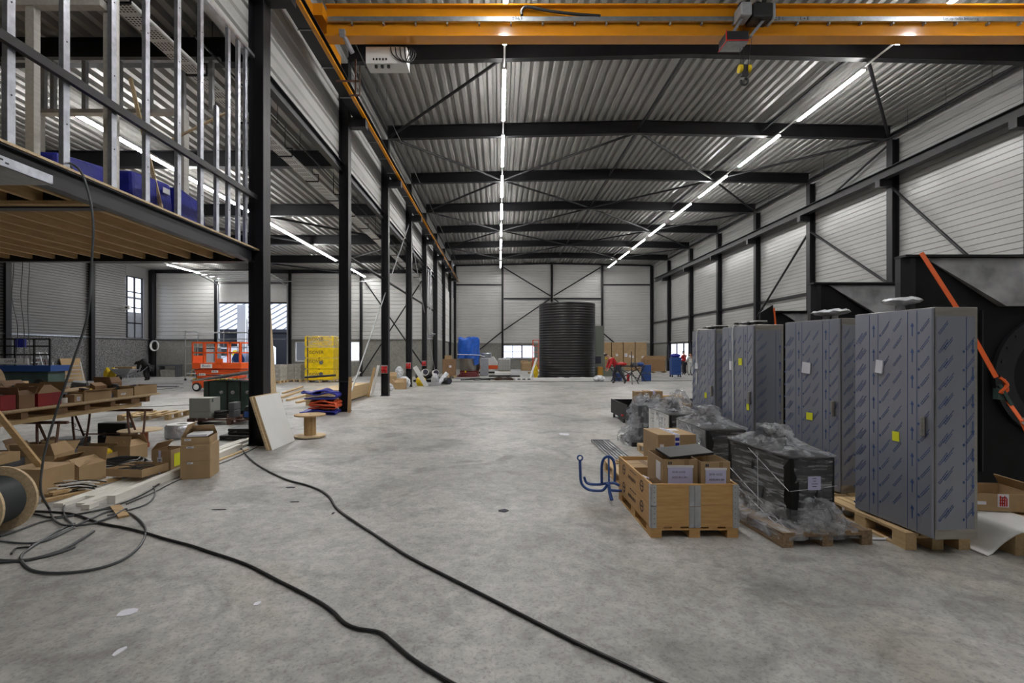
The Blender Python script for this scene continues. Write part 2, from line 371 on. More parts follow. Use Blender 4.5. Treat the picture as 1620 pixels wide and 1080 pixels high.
def window(name, axis, c, a0, a1, z0, z1, nm, nz=0, mm='steel', fr=.06, label='window'):
    f = MB(); t = .05
    def bx(p, q, r, s_):
        f.box(c - t, c + t, p, q, r, s_) if axis == 'X' else f.box(p, q, c - t, c + t, r, s_)
    bx(a0, a1, z0, z0 + fr); bx(a0, a1, z1 - fr, z1); bx(a0, a0 + fr, z0 + fr, z1 - fr); bx(a1 - fr, a1, z0 + fr, z1 - fr)
    for i in range(1, nm): x = a0 + (a1 - a0) * i / nm; bx(x - fr / 2, x + fr / 2, z0 + fr, z1 - fr)
    for i in range(1, nz): z = z0 + (z1 - z0) * i / nz; bx(a0 + fr, a1 - fr, z - fr / 2, z + fr / 2)
    o = S(name, f, mm, label)
    g = MB(); a, b = a0 + fr, a1 - fr
    g.box(c - .006, c + .006, a, b, z0 + fr, z1 - fr) if axis == 'X' else g.box(a, b, c - .006, c + .006, z0 + fr, z1 - fr)
    g.build('window_pane', 'glass', o); return o
# right wall
WR = 15.55
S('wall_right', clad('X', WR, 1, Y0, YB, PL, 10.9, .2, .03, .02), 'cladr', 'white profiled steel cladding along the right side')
m = MB(); plinth(m, 'X', WR, 1, Y0, 37.9, 0, PL); plinth(m, 'X', WR, 1, 44.3, YB, 0, PL); plinth(m, 'X', WR, 1, 37.9, 44.3, 0, 1.0); plinth(m, 'X', WR, 1, 37.9, 44.3, 2.5, PL)
S('wall_right', m, 'conc', 'concrete plinth below the cladding on the right side')
window('window_1', 'X', WR + .08, 37.9, 44.3, 1.0, 2.5, 4, label='low ribbon window in the right plinth')
S('trim_1', MB().box(WR - .14, WR + .02, 37.8, 44.4, .95, 1.0), 'white', 'white sill under the window in the right plinth')
# back wall of the main hall
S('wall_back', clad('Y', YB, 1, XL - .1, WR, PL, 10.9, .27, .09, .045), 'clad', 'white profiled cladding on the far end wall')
m = MB()
for a, b, c, d in ((XL - .1, .45, 0, PL), (3.65, WR, 0, PL), (.45, 3.65, 0, 1.1), (.45, 3.65, 2.42, PL)): plinth(m, 'Y', YB, 1, a, b, c, d)
S('wall_back', m, 'conc', 'concrete plinth of the far end wall')
window('window_2', 'Y', YB + .08, .45, 2.35, 1.1, 2.42, 2, 2, label='left low window of the far end wall')
window('window_3', 'Y', YB + .08, 2.35, 3.65, 1.1, 2.42, 1, label='right low window of the far end wall, beside the tank')
S('trim_2', MB().box(.35, 3.75, YB - .12, YB + .02, 1.05, 1.1), 'white', 'white sill under the far end windows')
S('wall_outside', MB().box(-36, -35.7, 20, 60, -.12, 5.6).box(-36, -30, 44, 44.3, -.12, 5.0), 'steel2', 'dark neighbouring wall beyond the tall corner window')
S('brace_beam', MB().bar((-33, 40, 0), (-33, 40, 9), .15).bar((-33, 42.5, 0), (-33, 42.5, 9), .15).bar((-33, 38, 6.6), (-33, 46, 6.6), .15), 'steel2', 'dark scaffold-like frame outside the corner window')
# back wall of the left hall: cladding, door opening, window
DX0, DX1 = -19.65, -14.8
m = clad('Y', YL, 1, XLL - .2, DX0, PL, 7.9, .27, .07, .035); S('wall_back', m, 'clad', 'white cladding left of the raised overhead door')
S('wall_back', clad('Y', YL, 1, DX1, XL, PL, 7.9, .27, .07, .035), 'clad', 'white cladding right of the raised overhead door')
S('wall_back', MB().box(DX0, DX1, YL, YL + .15, 6.45, 7.9), 'cladl', 'grey lintel panel over the overhead door')
m = MB()
for a, b, c, d in ((XLL - .2, DX0, 0, PL), (DX1, -14.3, 0, PL), (-9.75, XL, 0, PL), (-14.3, -9.75, 0, 1.05), (-14.3, -9.75, 2.45, PL)): plinth(m, 'Y', YL, 1, a, b, c, d)
S('wall_back', m, 'conc', 'concrete plinth at the end of the side hall')
window('window_4', 'Y', YL + .08, -14.3, -9.75, 1.05, 2.45, 3, mm='white', label='low white-framed window behind the yellow insulation pallet')
# overhead door, raised: lower panels show, black bottom edge
m = MB()
for k in range(3): m.box(DX0 + .05, DX1 - .05, YL - .02, YL + .05, 5.22 + k * .42, 5.22 + k * .42 + .41)
d1 = S('door_1', m, 'white', 'white sectional overhead door, half raised, at the end of the side hall')
MB().box(DX0 + .05, DX1 - .05, YL - .03, YL + .06, 5.1, 5.22).build('door_seal', 'black', d1)
m = MB()
for x in (DX0 - .02, DX1 + .02): m.box(x - .05, x + .05, YL - .12, YL - .02, 0, 6.4)
for x in (DX0 + .1, DX1 - .1): m.bar((x, YL - .1, 6.4), (x, YL - 3.2, 6.85), .05)
m.bar((DX0, YL - .2, 6.75), (DX1, YL - .2, 6.75), .09)
m.build('door_track', 'galvd', d1)
m = MB()
for k in range(6): m.box(DX0 + .1, DX1 - .1, YL - 3.1 + k * .5, YL - 2.62 + k * .5, 6.86 - k * .05, 6.9 - k * .05)
m.build('door_panel', 'white', d1)
# left outer wall
WL = XLL - .12
S('wall_left', clad('X', WL, -1, Y0, 31.9, PL, 7.9, .15, .06, .05), 'cladl', 'grey finely ribbed cladding of the left outer wall')
S('wall_left', MB().box(WL - .15, WL, 33.5, YL, PL, 7.9), 'cladl', 'grey cladding in the far left corner')
S('wall_left', MB().box(WL - .15, WL, 31.9, 33.5, 6.75, 7.9), 'cladl', 'grey cladding above the tall corner window')
m = MB(); plinth(m, 'X', WL, -1, Y0, YL, 0, PL); S('wall_left', m, 'concd', 'dark speckled concrete plinth of the left outer wall')
window('window_5', 'X', WL - .06, 32.0, 33.4, PL, 6.75, 2, 4, label='tall corner window in the left outer wall')
S('trim_3', MB().box(WL - .02, WL + .1, Y0, YL, PL - .03, PL + .02), 'galv', 'bright ledge along the top of the left plinth')
S('trim_4', MB().box(XLL, XL, YL - .10, YL + .02, PL - .02, PL + .03).box(XL, WR, YB - .1, YB + .02, PL - .02, PL + .03), 'galvd', 'grey ledge along the end wall plinths')
S('trim_5', MB().box(WR - .1, WR + .02, Y0, YB, PL - .02, PL + .03), 'galvd', 'grey ledge along the right plinth')
# front end
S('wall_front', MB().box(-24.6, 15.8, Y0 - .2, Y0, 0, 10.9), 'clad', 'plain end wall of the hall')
# clerestory and partition on the column line
WC = XL - .06
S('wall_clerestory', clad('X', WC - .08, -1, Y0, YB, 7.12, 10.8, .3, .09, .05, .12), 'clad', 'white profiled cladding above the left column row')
m = MB(); m.box(WC - .16, WC - .03, YL, YB, 0, PL)
S('wall_left_far', m, 'conc', 'concrete plinth between the far left columns')
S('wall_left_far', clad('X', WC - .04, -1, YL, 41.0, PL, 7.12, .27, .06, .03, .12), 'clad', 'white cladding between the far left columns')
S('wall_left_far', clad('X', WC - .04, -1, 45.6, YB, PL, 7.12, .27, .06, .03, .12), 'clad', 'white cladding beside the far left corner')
d2 = S('door_2', MB().box(WC - .1, WC + .02, 41.0, 45.6, PL, 6.6).box(WC - .1, WC, 41, 45.6, 6.6, 7.12), 'white', 'tall white overhead door in the far left corner')
m = MB()
for k in range(7): m.box(WC - .12, WC + .035, 41.0, 45.6, PL + .55 * k, PL + .55 * k + .02)
m.build('door_joint', 'galvd', d2)

# columns --------------------------------------------------------------------
def column(x, y, z1, label, w=.27, d=.28, z0=0.0):
    m = MB(); t = .014
    m.box(x - w / 2, x - w / 2 + t, y - d / 2, y + d / 2, z0, z1).box(x + w / 2 - t, x + w / 2, y - d / 2, y + d / 2, z0, z1)
    m.box(x - w / 2 + t, x + w / 2 - t, y - .006, y + .006, z0, z1)
    if z0 == 0: m.box(x - w / 2 - .04, x + w / 2 + .02, y - d / 2 - .02, y + d / 2 + .02, 0, .018)
    return S('steel_column', m, 'steel', label)
ordn = ['nearest', 'second', 'third', 'fourth', 'fifth', 'sixth', 'seventh', 'farthest']
for i in range(8): column(XL, 9 + 5 * i, 10.0, f'dark steel column of the inner row, {ordn[i]} from the camera')
column(XL, YB - .2, 10.4, 'dark steel corner column, far left end of the main hall')
for i in range(7): column(XR, 14 + 5 * i, 10.0, f'dark steel column on the right wall, {ordn[i]} from the camera')
column(XR, YB - .2, 10.4, 'dark steel corner column, far right end of the main hall')
for i, y in enumerate((19, 24, 29)): column(XLL, y, 7.0, f'dark steel column on the left outer wall, {["nearest","middle","farthest"][i]} of those in view', .3)
column(XLL + .05, YL - .2, 7.4, 'dark steel column in the far left corner of the side hall', .45, .4)
for x, n in ((DX0 - .12, 'left of the overhead door'), (DX1 + .2, 'right of the overhead door'), (-9.62, 'right of the low window'), ):
    column(x, YL - .12, 7.45, 'slim dark post on the side hall end wall, ' + n, .16, .18)
for x, n in ((.38, 'left'), (5.35, 'middle'), (10.42, 'right')):
    column(x, YB - .12, 10.6, f'dark post on the far end wall, {n} of three', .2, .2)
# corbels for the crane runway
for i in range(8):
    y = 9 + 5 * i; m = MB().box(XL + .135, XL + .62, y - .12, y + .12, 8.13, 8.4); S('beam_corbel', m, 'steel', 'short dark corbel carrying the left crane runway')
for i in range(7):
    y = 14 + 5 * i; m = MB().box(XR - .6, XR - .135, y - .12, y + .12, 8.13, 8.4); S('beam_corbel', m, 'steel', 'short dark corbel carrying the right crane runway')
# rafters
for i in range(-2, 8):
    y = 9 + 5 * i; m = MB(); h = .50
    for xa, xb in ((XL + .1, 5.5), (5.5, XR - .1)):
        m.ibeam((xa, y, zroof(xa) - h / 2 - .005), (xb, y, zroof(xb) - h / 2 - .005), .2, h)
    for xx in (.16, 5.5, 10.6): m.box(xx - .1, xx + .1, y - .1, y + .1, zroof(xx) - h, zroof(xx) - h + .03)
    S('roof_beam', m, 'steel', f'dark gabled roof beam spanning the main hall')
for i in range(0, 5):
    y = 9 + 5 * i; S('roof_beam', MB().ibeam((XLL, y, 7.235), (XL - .13, y, 7.235), .2, .45), 'steel', 'dark roof beam spanning the side hall')
S('roof_beam', MB().ibeam((XLL, YL - .15, 7.33), (XL - .13, YL - .15, 7.33), .12, .24), 'steel', 'edge beam over the side hall end wall')
S('roof_beam', MB().ibeam((XL, YB - .15, 10.42), (5.5, YB - .15, 10.62), .12, .14).ibeam((5.5, YB - .15, 10.62), (XR, YB - .15, 10.42), .12, .14), 'steel', 'edge beam over the far end wall')
S('roof_beam', MB().ibeam((WC - .05, 9, 6.98), (WC - .05, YL, 6.98), .16, .26), 'steel', 'dark edge beam under the clerestory cladding')
# roof bracing
def rod(p, q, r, label, name='brace_beam', mt='steel', n=8): return S(name, MB().tube([p, q], r, n), mt, label)
nodes = [XL + .15, .16, 5.45, 10.6, XR - .15]
for i in range(1, 7):
    ya, yb = 9 + 5 * i, 14 + 5 * i
    for k in range(4):
        if i == 1 and k in (1, 2): continue
        flip = (k + i) % 2 == 0
        a, b = (ya, yb) if flip else (yb, ya)
        if i == 1: a, b = (yb, ya) if k == 0 else (ya, yb)
        z = lambda x: zroof(x) - .42
        rod((nodes[k], a, z(nodes[k])), (nodes[k + 1], b, z(nodes[k + 1])), .05, 'dark diagonal roof brace')
    for x in (5.45, 10.25): rod((x, ya, zroof(x) - .3), (x, yb, zroof(x) - .3), .045, 'dark roof strut between the roof beams')
    rod((XR - .1, ya, 10.15), (XR - .1, yb, 10.15), .06, 'dark eaves strut along the right wall')
    rod((XL + .12, ya, 10.15), (XL + .12, yb, 10.15), .05, 'dark eaves strut above the left columns')
for ya, yb, a, b in ((19, 24, -9.5, -4.6), (24, 29, -4.6, -9.5), (29, 34, -14.5, -9.5), (19, 24, -14.5, -9.5)):
    rod((a, ya, 7.1), (b, yb, 7.1), .05, 'dark diagonal brace under the side hall roof')
# back wall bracing
yb = YB - .3
for p, q in (((.5, yb, 10.2), (5.2, yb, 7.35)), ((10.2, yb, 10.2), (5.5, yb, 7.35)), ((5.2, yb, 7.1), (.5, yb, 3.9)), ((.3, yb, 3.75), (-2.2, yb, 1.75)), ((5.5, yb, 7.1), (10.3, yb, 3.6)), ((10.5, yb, 3.6), (12.6, yb, 1.8))):
    rod(p, q, .06, 'dark diagonal brace on the far end wall')
for x0, x1, z in ((XL, .3, 8.5), (10.5, XR, 8.5), (.5, 5.3, 7.1), (5.5, 10.3, 7.1)): S('trim_6', MB().box(x0, x1, YB - .12, YB, z - .07, z + .07), 'steel', 'dark girt on the far end wall')
# right wall bracing and girts
rod((XR - .05, 19.2, 8.35), (XR - .05, 13.8, 2.6), .05, 'dark diagonal brace on the right wall, below the runway')
rod((XR - .05, 23.9, 7.6), (XR - .05, 19, 4.3), .055, 'dark diagonal brace on the right wall')
rod((XR - .05, 24.1, 7.6), (XR - .05, 29, 3.7), .055, 'dark diagonal brace on the right wall')
rod((XR - .05, 19, 9.9), (XR - .05, 23.5, 8.6), .045, 'dark diagonal brace on the right wall, above the runway')
for y in (24, 29, 34, 39, 44): S('trim_7', MB().box(WR - .14, WR, y, y + 5, 4.55, 4.69), 'steel', 'dark girt on the right wall')
# bracing on the left column row
rod((XL, 14.2, .2), (XL, 24, 8.0), .022, 'slim tie rod on the inner column row', mt='galvd'); rod((XL, 24, 8.0), (XL, 33.9, .2), .022, 'slim tie rod on the inner column row', mt='galvd')
rod((XL - .12, 14, 4.58), (XL - .12, 34, 4.58), .05, 'dark horizontal rail on the inner column row')
rod((-9.5, YL - .3, .2), (-5.2, YL - .3, 6.9), .045, 'dark cross brace on the side hall end wall'); rod((-9.5, YL - .36, 6.9), (-5.0, YL - .36, .4), .045, 'dark cross brace on the side hall end wall')

# crane runway -----------------------------------------------------------------
for x, lb in ((-4.02, 'left'), (14.95, 'right')):
    t = T('crane_runway', f'black crane runway beam on corbels along the {lb} columns', 'crane runway', (x, 20, 8.4))
    MB().ibeam((x, Y0 + .5, 8.575), (x, 46.5, 8.575), .28, .35, .02, .014).build('runway_beam', 'steel', t)
    MB().box(x - .03, x + .03, Y0 + .5, 46.5, 8.75, 8.79).build('rail', 'steel2', t)
    if lb == 'left':
        MB().box(x + .15, x + .235, Y0 + .5, 46.8, 8.37, 8.43).build('conductor_rail', 'orange', t)
        y = 4.7
        while y < 46: MB().box(x - .16, x + .16, y, y + .02, 8.385, 8.40).build('rail_clamp', 'galvd', t); y += 1.35

# ================================================================== CEILING THINGS
def strip(label, loc, L=3.1, group=None):
    t = T('strip_light', label, 'light', loc, 0, group)
    MB().box(loc[0] - .05, loc[0] + .05, loc[1], loc[1] + L, loc[2] + .03, loc[2] + .08).build('housing', 'white', t)
    MB().box(loc[0] - .052, loc[0] + .052, loc[1] + .02, loc[1] + L - .02, loc[2] - .005, loc[2] + .028).build('diffuser', 'lamp', t); return t
first = strip('glowing strip light', (0.16, 14.1, 9.86)); 
rows = []
for x, row in ((0.16, 'the centre row'), (10.58, 'the right-hand row')):
    ks = [-4, -3, -2, -1] + list(range(0, 9))
    for k in ks:
        y = 14.1 + 4.25 * k
        if y > 46.5 or y < Y0 + .5: continue
        n = k + 1
        if k < 0: lb = f'glowing strip light of {row}, ' + {-1: 'right above the crane girder', -2: 'the last one before the camera', -3: 'the first behind the camera', -4: 'the second behind the camera'}[k]
        else: lb = f'glowing strip light of {row}, {["first","second","third","fourth","fifth","sixth","seventh","eighth","last"][k]} beyond the crane girder'
        rows.append((x, y, 9.86, lb, f'strip lights of {row}'))
rows = [r for r in rows if r[1] > 5 or True]
for i, (x, y, z, lb, g) in enumerate(rows):
    if i == 0: first.location = (x, y, z); first['label'] = lb; first['group'] = g
    else: dup(first, (x, y, z), lb, group=g)
for x, row in ((0.16, 'centre'), (10.58, 'right-hand')):
    tag(MB().box(x - .025, x + .025, Y0 + .3, 48.4, 9.945, 9.975).build('light_trunking', 'white'), f'thin white trunking rail carrying the {row} light row', 'trunking')
lw = ['first', 'second', 'third', 'fourth', 'fifth', 'sixth', 'seventh', 'eighth', 'ninth', 'tenth']
k = 0
for y in (10.4, 13.52, 16.64, 19.76, 24.4, 30.3):
    k += 1
    dup(first, (-9.2, y, 6.86), f'glowing strip light of the inner side-hall row, {lw[k-1]} counted from the camera end', group='strip lights of the side hall, inner row')
dup(first, (-9.2, 21.6 + 1.27, 6.86), 'glowing strip light between the two nearest columns, low in its row', group='strip lights of the side hall, inner row')
for i, y in enumerate((28.8, 30.95)):
    dup(first, (-19.6, y, 6.86), f'glowing strip light of the outer side-hall row, {["nearer", "farther"][i]} of the two, below the mezzanine edge', group='strip lights of the side hall, outer row')
tag(MB().box(-9.225, -9.175, 2, 33.6, 6.94, 6.965).build('light_trunking', 'white'), 'thin white trunking rail carrying the inner side-hall lights', 'trunking')

tag(MB().box(-19.625, -19.575, 10, 34.0, 6.94, 6.965).build('light_trunking', 'white'), 'thin white trunking rail carrying the outer side-hall lights', 'trunking')
# cable tray and pipes
t = T('cable_tray', 'perforated white cable tray hung under the side hall roof', 'cable tray', (-5.4, 15, 6.65))
MB().box(-5.55, -5.25, 6.2, 33.8, 6.66, 6.665).box(-5.555, -5.55, 6.2, 33.8, 6.66, 6.72).box(-5.25, -5.245, 6.2, 33.8, 6.66, 6.72).build('tray', 'white', t)
m = MB()
y = 6.3
while y < 20:
    for q in range(5):
        for xx in range(5): m.box(-5.53 + xx * .055, -5.505 + xx * .055, y + q * .045, y + q * .045 + .025, 6.657, 6.6595)
    y += .3
m.build('perforation', 'steel2', t)
y = 6.9
while y < 33: MB().bar((-5.58, y, 6.645), (-5.22, y, 6.645), .03).bar((-5.58, y, 6.64), (-5.58, y, 6.85), .02).bar((-5.22, y, 6.64), (-5.22, y, 6.85), .02).bar((-5.4, y, 6.85), (-5.4, y, 7.45), .012).bar((-5.58, y, 6.85), (-5.22, y, 6.85), .02).build('hanger', 'steel', t); y += 1.8
def pipe_run(name, label, x, z, y0, y1, ztop, step, mt='steel', r=.018):
    t = T(name, label, 'pipe', (x, (y0 + y1) / 2, z)); MB().tube([(x, y0, z), (x, y1, z)], r).build('pipe', mt, t)
    y = y0 + .5
    while y < y1: MB().tube([(x, y, z), (x, y, ztop)], .006, 5).box(x - .02, x + .02, y - .015, y + .015, z - .03, z + .01).build('hanger', mt, t); y += step
    return t
pipe_run('thin_pipe', 'thin dark pipe on drop rods beside the perforated cable tray', -5.0, 6.9, 8, 33, 7.5, 1.25)
pipe_run('thin_pipe', 'thin dark pipe hung along the left eaves of the main hall', -3.75, 9.75, 9.5, 44, 10.5, 1.25)
pipe_run('thin_pipe', 'thin dark pipe hung along the right eaves of the main hall', 14.7, 9.75, 9.5, 47, 10.5, 1.5)
tag(MB().tube([(-18, 33.3, 6.55), (-6, 33.3, 6.55)], .03).build('conduit_pipe', 'galv'), 'thin bright pipe running across the side hall end wall near the roof', 'pipe')
t = T('service_pipes', 'bundle of grey pipes dropping down the fifth and sixth columns', 'pipe', (-4.3, 31, 0))
for k, (dx, dy) in enumerate(((0, 0), (.12, .05), (.26, .1))): MB().tube(smooth_path([(-4.6 + dx, 31 + dy, 7), (-4.6 + dx, 31 + dy, 3.0 + .12 * k), (-4.6 + dx, 31.3 + dy, 2.7 + .12 * k), (-4.6 + dx, 33.2, 2.7 + .12 * k)], 5), .04).build('pipe', 'galv', t)

# bridge crane ------------------------------------------------------------------
gy = 10.62
t = T('bridge_crane', 'yellow bridge crane girder spanning the hall just below the roof', 'crane', (5.5, gy, 8.5))
MB().box(-3.75, 14.7, gy - .012, gy + .012, 8.55, 9.2).box(-3.75, 14.7, gy - .13, gy + .17, 8.52, 8.56).box(-3.75, 14.7, gy - .1, gy + .14, 9.2, 9.235).build('girder', 'orange', t)
MB().box(-3.7, 14.6, gy - .11, gy - .06, 8.85, 8.95).build('festoon_rail', 'galv', t)
m = MB(); x = -3.2
while x < 14.4: m.box(x, x + .03, gy - .09, gy - .01, 8.80, 8.86); x += .69
m.build('rail_bracket', 'galvd', t)
for x, lb in ((-4.02, 'l'), (14.95, 'r')): MB().box(x - .09, x + .09, gy - 1.3, gy + 1.5, 8.80, 9.04).box(min(x, x + (.28 if lb == 'l' else -.28)), max(x, x + (.28 if lb == 'l' else -.28)), gy - .3, gy + .34, 8.85, 9.1).build('end_carriage', 'orange', t)
m = MB().box(-2.96, -2.05, gy + .22, gy + .6, 8.13, 8.5)
e = m.build('electrical_box', 'white', t)
m = MB()
for k in range(5): m.box(-2.8 + .07 * k, -2.77 + .07 * k, gy + .2, gy + .22, 8.2, 8.24)
for k in range(3): m.lathe([(.035, 0), (.035, .06)], (-2.75 + .14 * k, gy + .3, 8.08), 10)
m.build('gland', 'black', e)
MB().box(-3.42, -3.3, gy - .2, gy - .1, 8.5, 8.62).bar((-3.38, gy - .15, 8.6), (-3.2, gy + .05, 8.25), .07).build('buffer', 'galvb', t)
m = MB()
for k in range(4): m.tube(smooth_path([(-2.4 + .1 * k, gy + .2, 8.5), (-2.35 + .1 * k, gy + .18, 8.3 - .04 * k), (-2.1 + .05 * k, gy + .2, 8.15), (-2.0 + .05 * k, gy + .22, 8.35), (-2.0, gy + .2, 8.52)], 4), .012, 6)
m.build('looped_cable', 'cableb', t)
m = MB(); m.bar((-3.3, gy + .6, 8.45), (-3.3, gy + .6, 7.6), .03).bar((-3.75, gy + .6, 7.95), (-3.2, gy + .6, 7.95), .03).bar((-3.45, gy + .6, 7.62), (-3.2, gy + .6, 7.62), .03).bar((-3.2, gy + .6, 8.3), (-3.2, gy + .6, 7.6), .02)
m.build('collector_arm', 'rust', t)
MB().tube(smooth_path([(.50, gy - .12, 8.97), (.49, gy - .1, 9.06), (.56, gy - .1, 9.15), (.70, gy - .1, 9.15), (1.1, gy - .1, 9.07), (1.7, gy - .1, 9.0), (2.2, gy - .1, 8.965)], 6), .03, 8).build('feed_cable', 'cableb', t)
zt = 8.90; yt = gy - .112
text('1 10963', .105, (.32, yt, zt), FRONT, 'ink', t, sx=1.15)
text('2.0 t', .11, (6.05, yt, zt), FRONT, 'ink', t)
text('I', .11, (6.52, yt, zt), FRONT, 'ink', t); text('\u2022', .12, (6.6, yt, zt), FRONT, 'ink', t); text('II', .11, (6.68, yt, zt), FRONT, 'ink', t)
text('Let op radio besturing', .085, (9.98, yt, zt), FRONT, 'ink', t)
# hoist
h = T('chain_hoist', 'black electric hoist trolley hanging from the yellow girder', 'hoist', (5.35, gy - .3, 8.1))
MB().box(5.05, 5.28, gy - .5, gy - .14, 8.72, 9.0).build('motor_cover', 'galvd', h, bev=.03)
MB().box(5.3, 5.72, gy - .5, gy - .14, 8.68, 8.98).build('gearbox', 'black', h, bev=.03)
MB().box(5.72, 5.79, gy - .46, gy - .18, 8.66, 9.0).build('end_cover', 'galvd', h, bev=.02)
m = MB()
for x in (5.2, 5.55): m.bar((x, gy - .35, 8.75), (x + .1, gy - .3, 9.3), .07).lathe([(.09, -.03), (.09, .03)], (x + .02, gy - .17, 9.12), 14, 'Y')
m.build('trolley_wheel', 'black', h)
m = MB(); m.bar((5.12, gy - .35, 8.72), (4.88, gy - .35, 8.35), .055).bar((5.6, gy - .35, 8.72), (5.3, gy - .35, 8.35), .055)
m.build('strut', 'galvb', h)
MB().box(4.75, 5.22, gy - .48, gy - .1, 8.2, 8.4).build('control_box', 'steel2', h, bev=.02); MB().box(4.76, 5.21, gy - .47, gy - .11, 8.175, 8.2).build('control_lid', 'galvd', h); MB().box(4.735, 4.75, gy - .495, gy - .47, 8.17, 8.4).box(4.735, 4.75, gy - .47, gy - .1, 8.17, 8.185).box(4.75, 5.22, gy - .495, gy - .48, 8.185, 8.2).build('red_edge', 'red', h)
m = MB()
for x in (5.08, 5.18, 5.34): m.tube([(x + (0 if x < 5.2 else .06), gy - .3, 8.55), (5.2 + (x - 5.2) * .5, gy - .3, 7.72)], .006, 5)
m.build('rope', 'steel', h)
MB().lathe([(.02, -.035), (.085, -.03), (.085, .03), (.02, .035)], (5.12, gy - .3, 7.7), 16, 'X').lathe([(.02, -.035), (.085, -.03), (.085, .03), (.02, .035)], (5.3, gy - .3, 7.7), 16, 'X').build('sheave', 'yellow', h, smooth=True)
m = MB().box(5.14, 5.28, gy - .34, gy - .26, 7.55, 7.78)
m.tube([(5.21 + .075 * math.sin(a), gy - .3, 7.44 - .075 * -math.cos(a)) for a in [R(x) for x in range(10, 300, 20)]], .026, 8)
m.build('hook', 'black', h, smooth=True)
# ================================================================== MEZZANINE (left, above)
MX = -4.5
t = T('mezzanine', 'timber-joisted mezzanine floor on dark steel beams, upper left', 'mezzanine', (-8, 6, 3.3)); t['kind'] = 'structure'
MB().ibeam((MX, 1.5, 3.455), (MX, 8.86, 3.455), .12, .23, .012, .008).build('edge_beam', 'steel2', t)
MB().ibeam((-12, 8.9, 3.46), (MX - .07, 8.9, 3.46), .12, .22).ibeam((-12, 5.6, 3.45), (MX - .07, 5.6, 3.45), .12, .22).ibeam((-12, 2, 3.455), (MX - .07, 2, 3.455), .12, .23).build('cross_beam', 'steel2', t)
MB().box(-12, MX + .075, 1.5, 9.0, 3.575, 3.6).build('floor_board', 'ply', t)
x = MX - .3
while x > -11.9:
    for ya, yb_ in ((2.07, 5.53), (5.67, 8.83)): MB().box(x - .03, x + .03, ya, yb_, 3.40, 3.572).build('joist', 'joist', t)
    x -= .41
MB().box(-11.9, MX - .1, 5.45, 5.54, 3.36, 3.40).build('nailing_board', 'joist', t)
for y in (9.0,):
    m = MB()
    for k, z in enumerate((3.42, 3.5, 4.5, 4.58)): m.box(XL - .1, XL + .13, 8.84, 8.862, z - .012, z + .012)
S('steel_column', MB().box(-11.9, -11.7, 8.8, 9.0, 0, 3.35), 'steel', 'dark column carrying the mezzanine, out at its left end')
# sheet metal duct hanging below the mezzanine edge
t = T('metal_duct', 'flat galvanised duct fixed under the near end of the mezzanine', 'duct', (-5.2, 3.6, 3.2))
MB().box(-6.3, -4.36, 2.3, 4.75, 3.335, 3.339).build('underside', 'galvd', t)
MB().box(-4.372, -4.36, 2.3, 4.76, 3.335, 3.425).box(-6.3, -4.36, 4.75, 4.762, 3.335, 3.36).build('lip', 'galvb', t)
for k in range(6): MB().box(-4.3599, -4.357, 4.05 + k * .05, 4.08 + k * .05, 3.385 - (k % 2) * .02, 3.40 - (k % 2) * .02).build('slot', 'black', t)
# stud wall on the mezzanine edge: each stud a metal C profile
def stud(x, y, z0, z1, label, w=.075, m='galvb', rz=0):
    g = MB(); t_ = .003; d = .05
    g.box(-d / 2, d / 2, -w / 2, -w / 2 + t_, z0, z1).box(-d / 2, -d / 2 + t_, -w / 2 + t_, w / 2 - t_, z0, z1).box(-d / 2, d / 2, w / 2 - t_, w / 2, z0, z1)
    mm = MB(); c, s_ = math.cos(rz), math.sin(rz)
    mm._add([(x + a * c - b * s_, y + a * s_ + b * c, z) for a, b, z in g.v], g.f)
    return mm
snames = ['nearest the camera', 'second', 'third', 'fourth', 'fifth', 'sixth', 'seventh', 'eighth', 'next to the black column']
for i, y in enumerate((4.45, 5.02, 5.64, 6.18, 6.79, 7.31, 7.72, 8.05, 8.36, 8.6)):
    n = snames[min(i, 8)]
    st = T('wall_stud', f'shiny galvanised stud on the mezzanine edge, {n if i < 8 else ["ninth", "last before the black column"][i-8]} in the row', 'stud', (MX + .02, y, 3.6), group='galvanised studs on the mezzanine edge')
    stud(MX + .02, y, 3.602, 7.05 if i != 6 else 5.6, '', rz=R(180)).build('profile', 'galvb', st)
    m = MB()
    for z in (4.05, 4.9, 5.75, 6.5): m.lathe([(.008, 0), (.008, .004)], (MX + .046, y, z), 8, 'X')
    m.build('screw', 'steel2', st)
tag(MB().box(MX - .02, MX + .06, 2.0, 8.86, 3.6, 3.601).box(MX - .02, MX - .017, 2, 8.86, 3.601, 3.63).build('floor_track', 'galvb'), 'thin bright bottom track of the stud wall on the mezzanine edge', 'track')
tag(MB().box(MX + .055, MX + .11, 2.2, 8.86, 4.47, 4.56).build('edge_rail', 'steel'), 'dark horizontal rail running across the studs above the mezzanine edge', 'rail')
tag(MB().box(MX - .03, MX + .06, 2.2, 8.86, 7.055, 7.11).build('head_track', 'galv'), 'bright top track of the stud wall, just under the white cladding', 'track')
# timber door frame behind the studs
t = T('door_timbers', 'white-primed timber door frame standing behind the first studs', 'frame', (-5.0, 5.6, 3.6))
MB().box(-5.41, -5.31, 5.56, 5.64, 3.6, 5.66).build('post', 'whitewood', t); MB().box(-5.6, -4.55, 5.55, 5.65, 5.66, 5.75).build('head', 'whitewood', t)
MB().box(-4.60, -4.55, 5.66, 5.70, 3.6, 5.65).build('post', 'whitewood', t)
t = T('timber_post', 'pale post screwed against the third stud', 'post', (-4.6, 5.78, 3.6)); MB().box(-4.60, -4.55, 5.76, 5.84, 3.6, 7.0).build('post', 'whitewood', t)
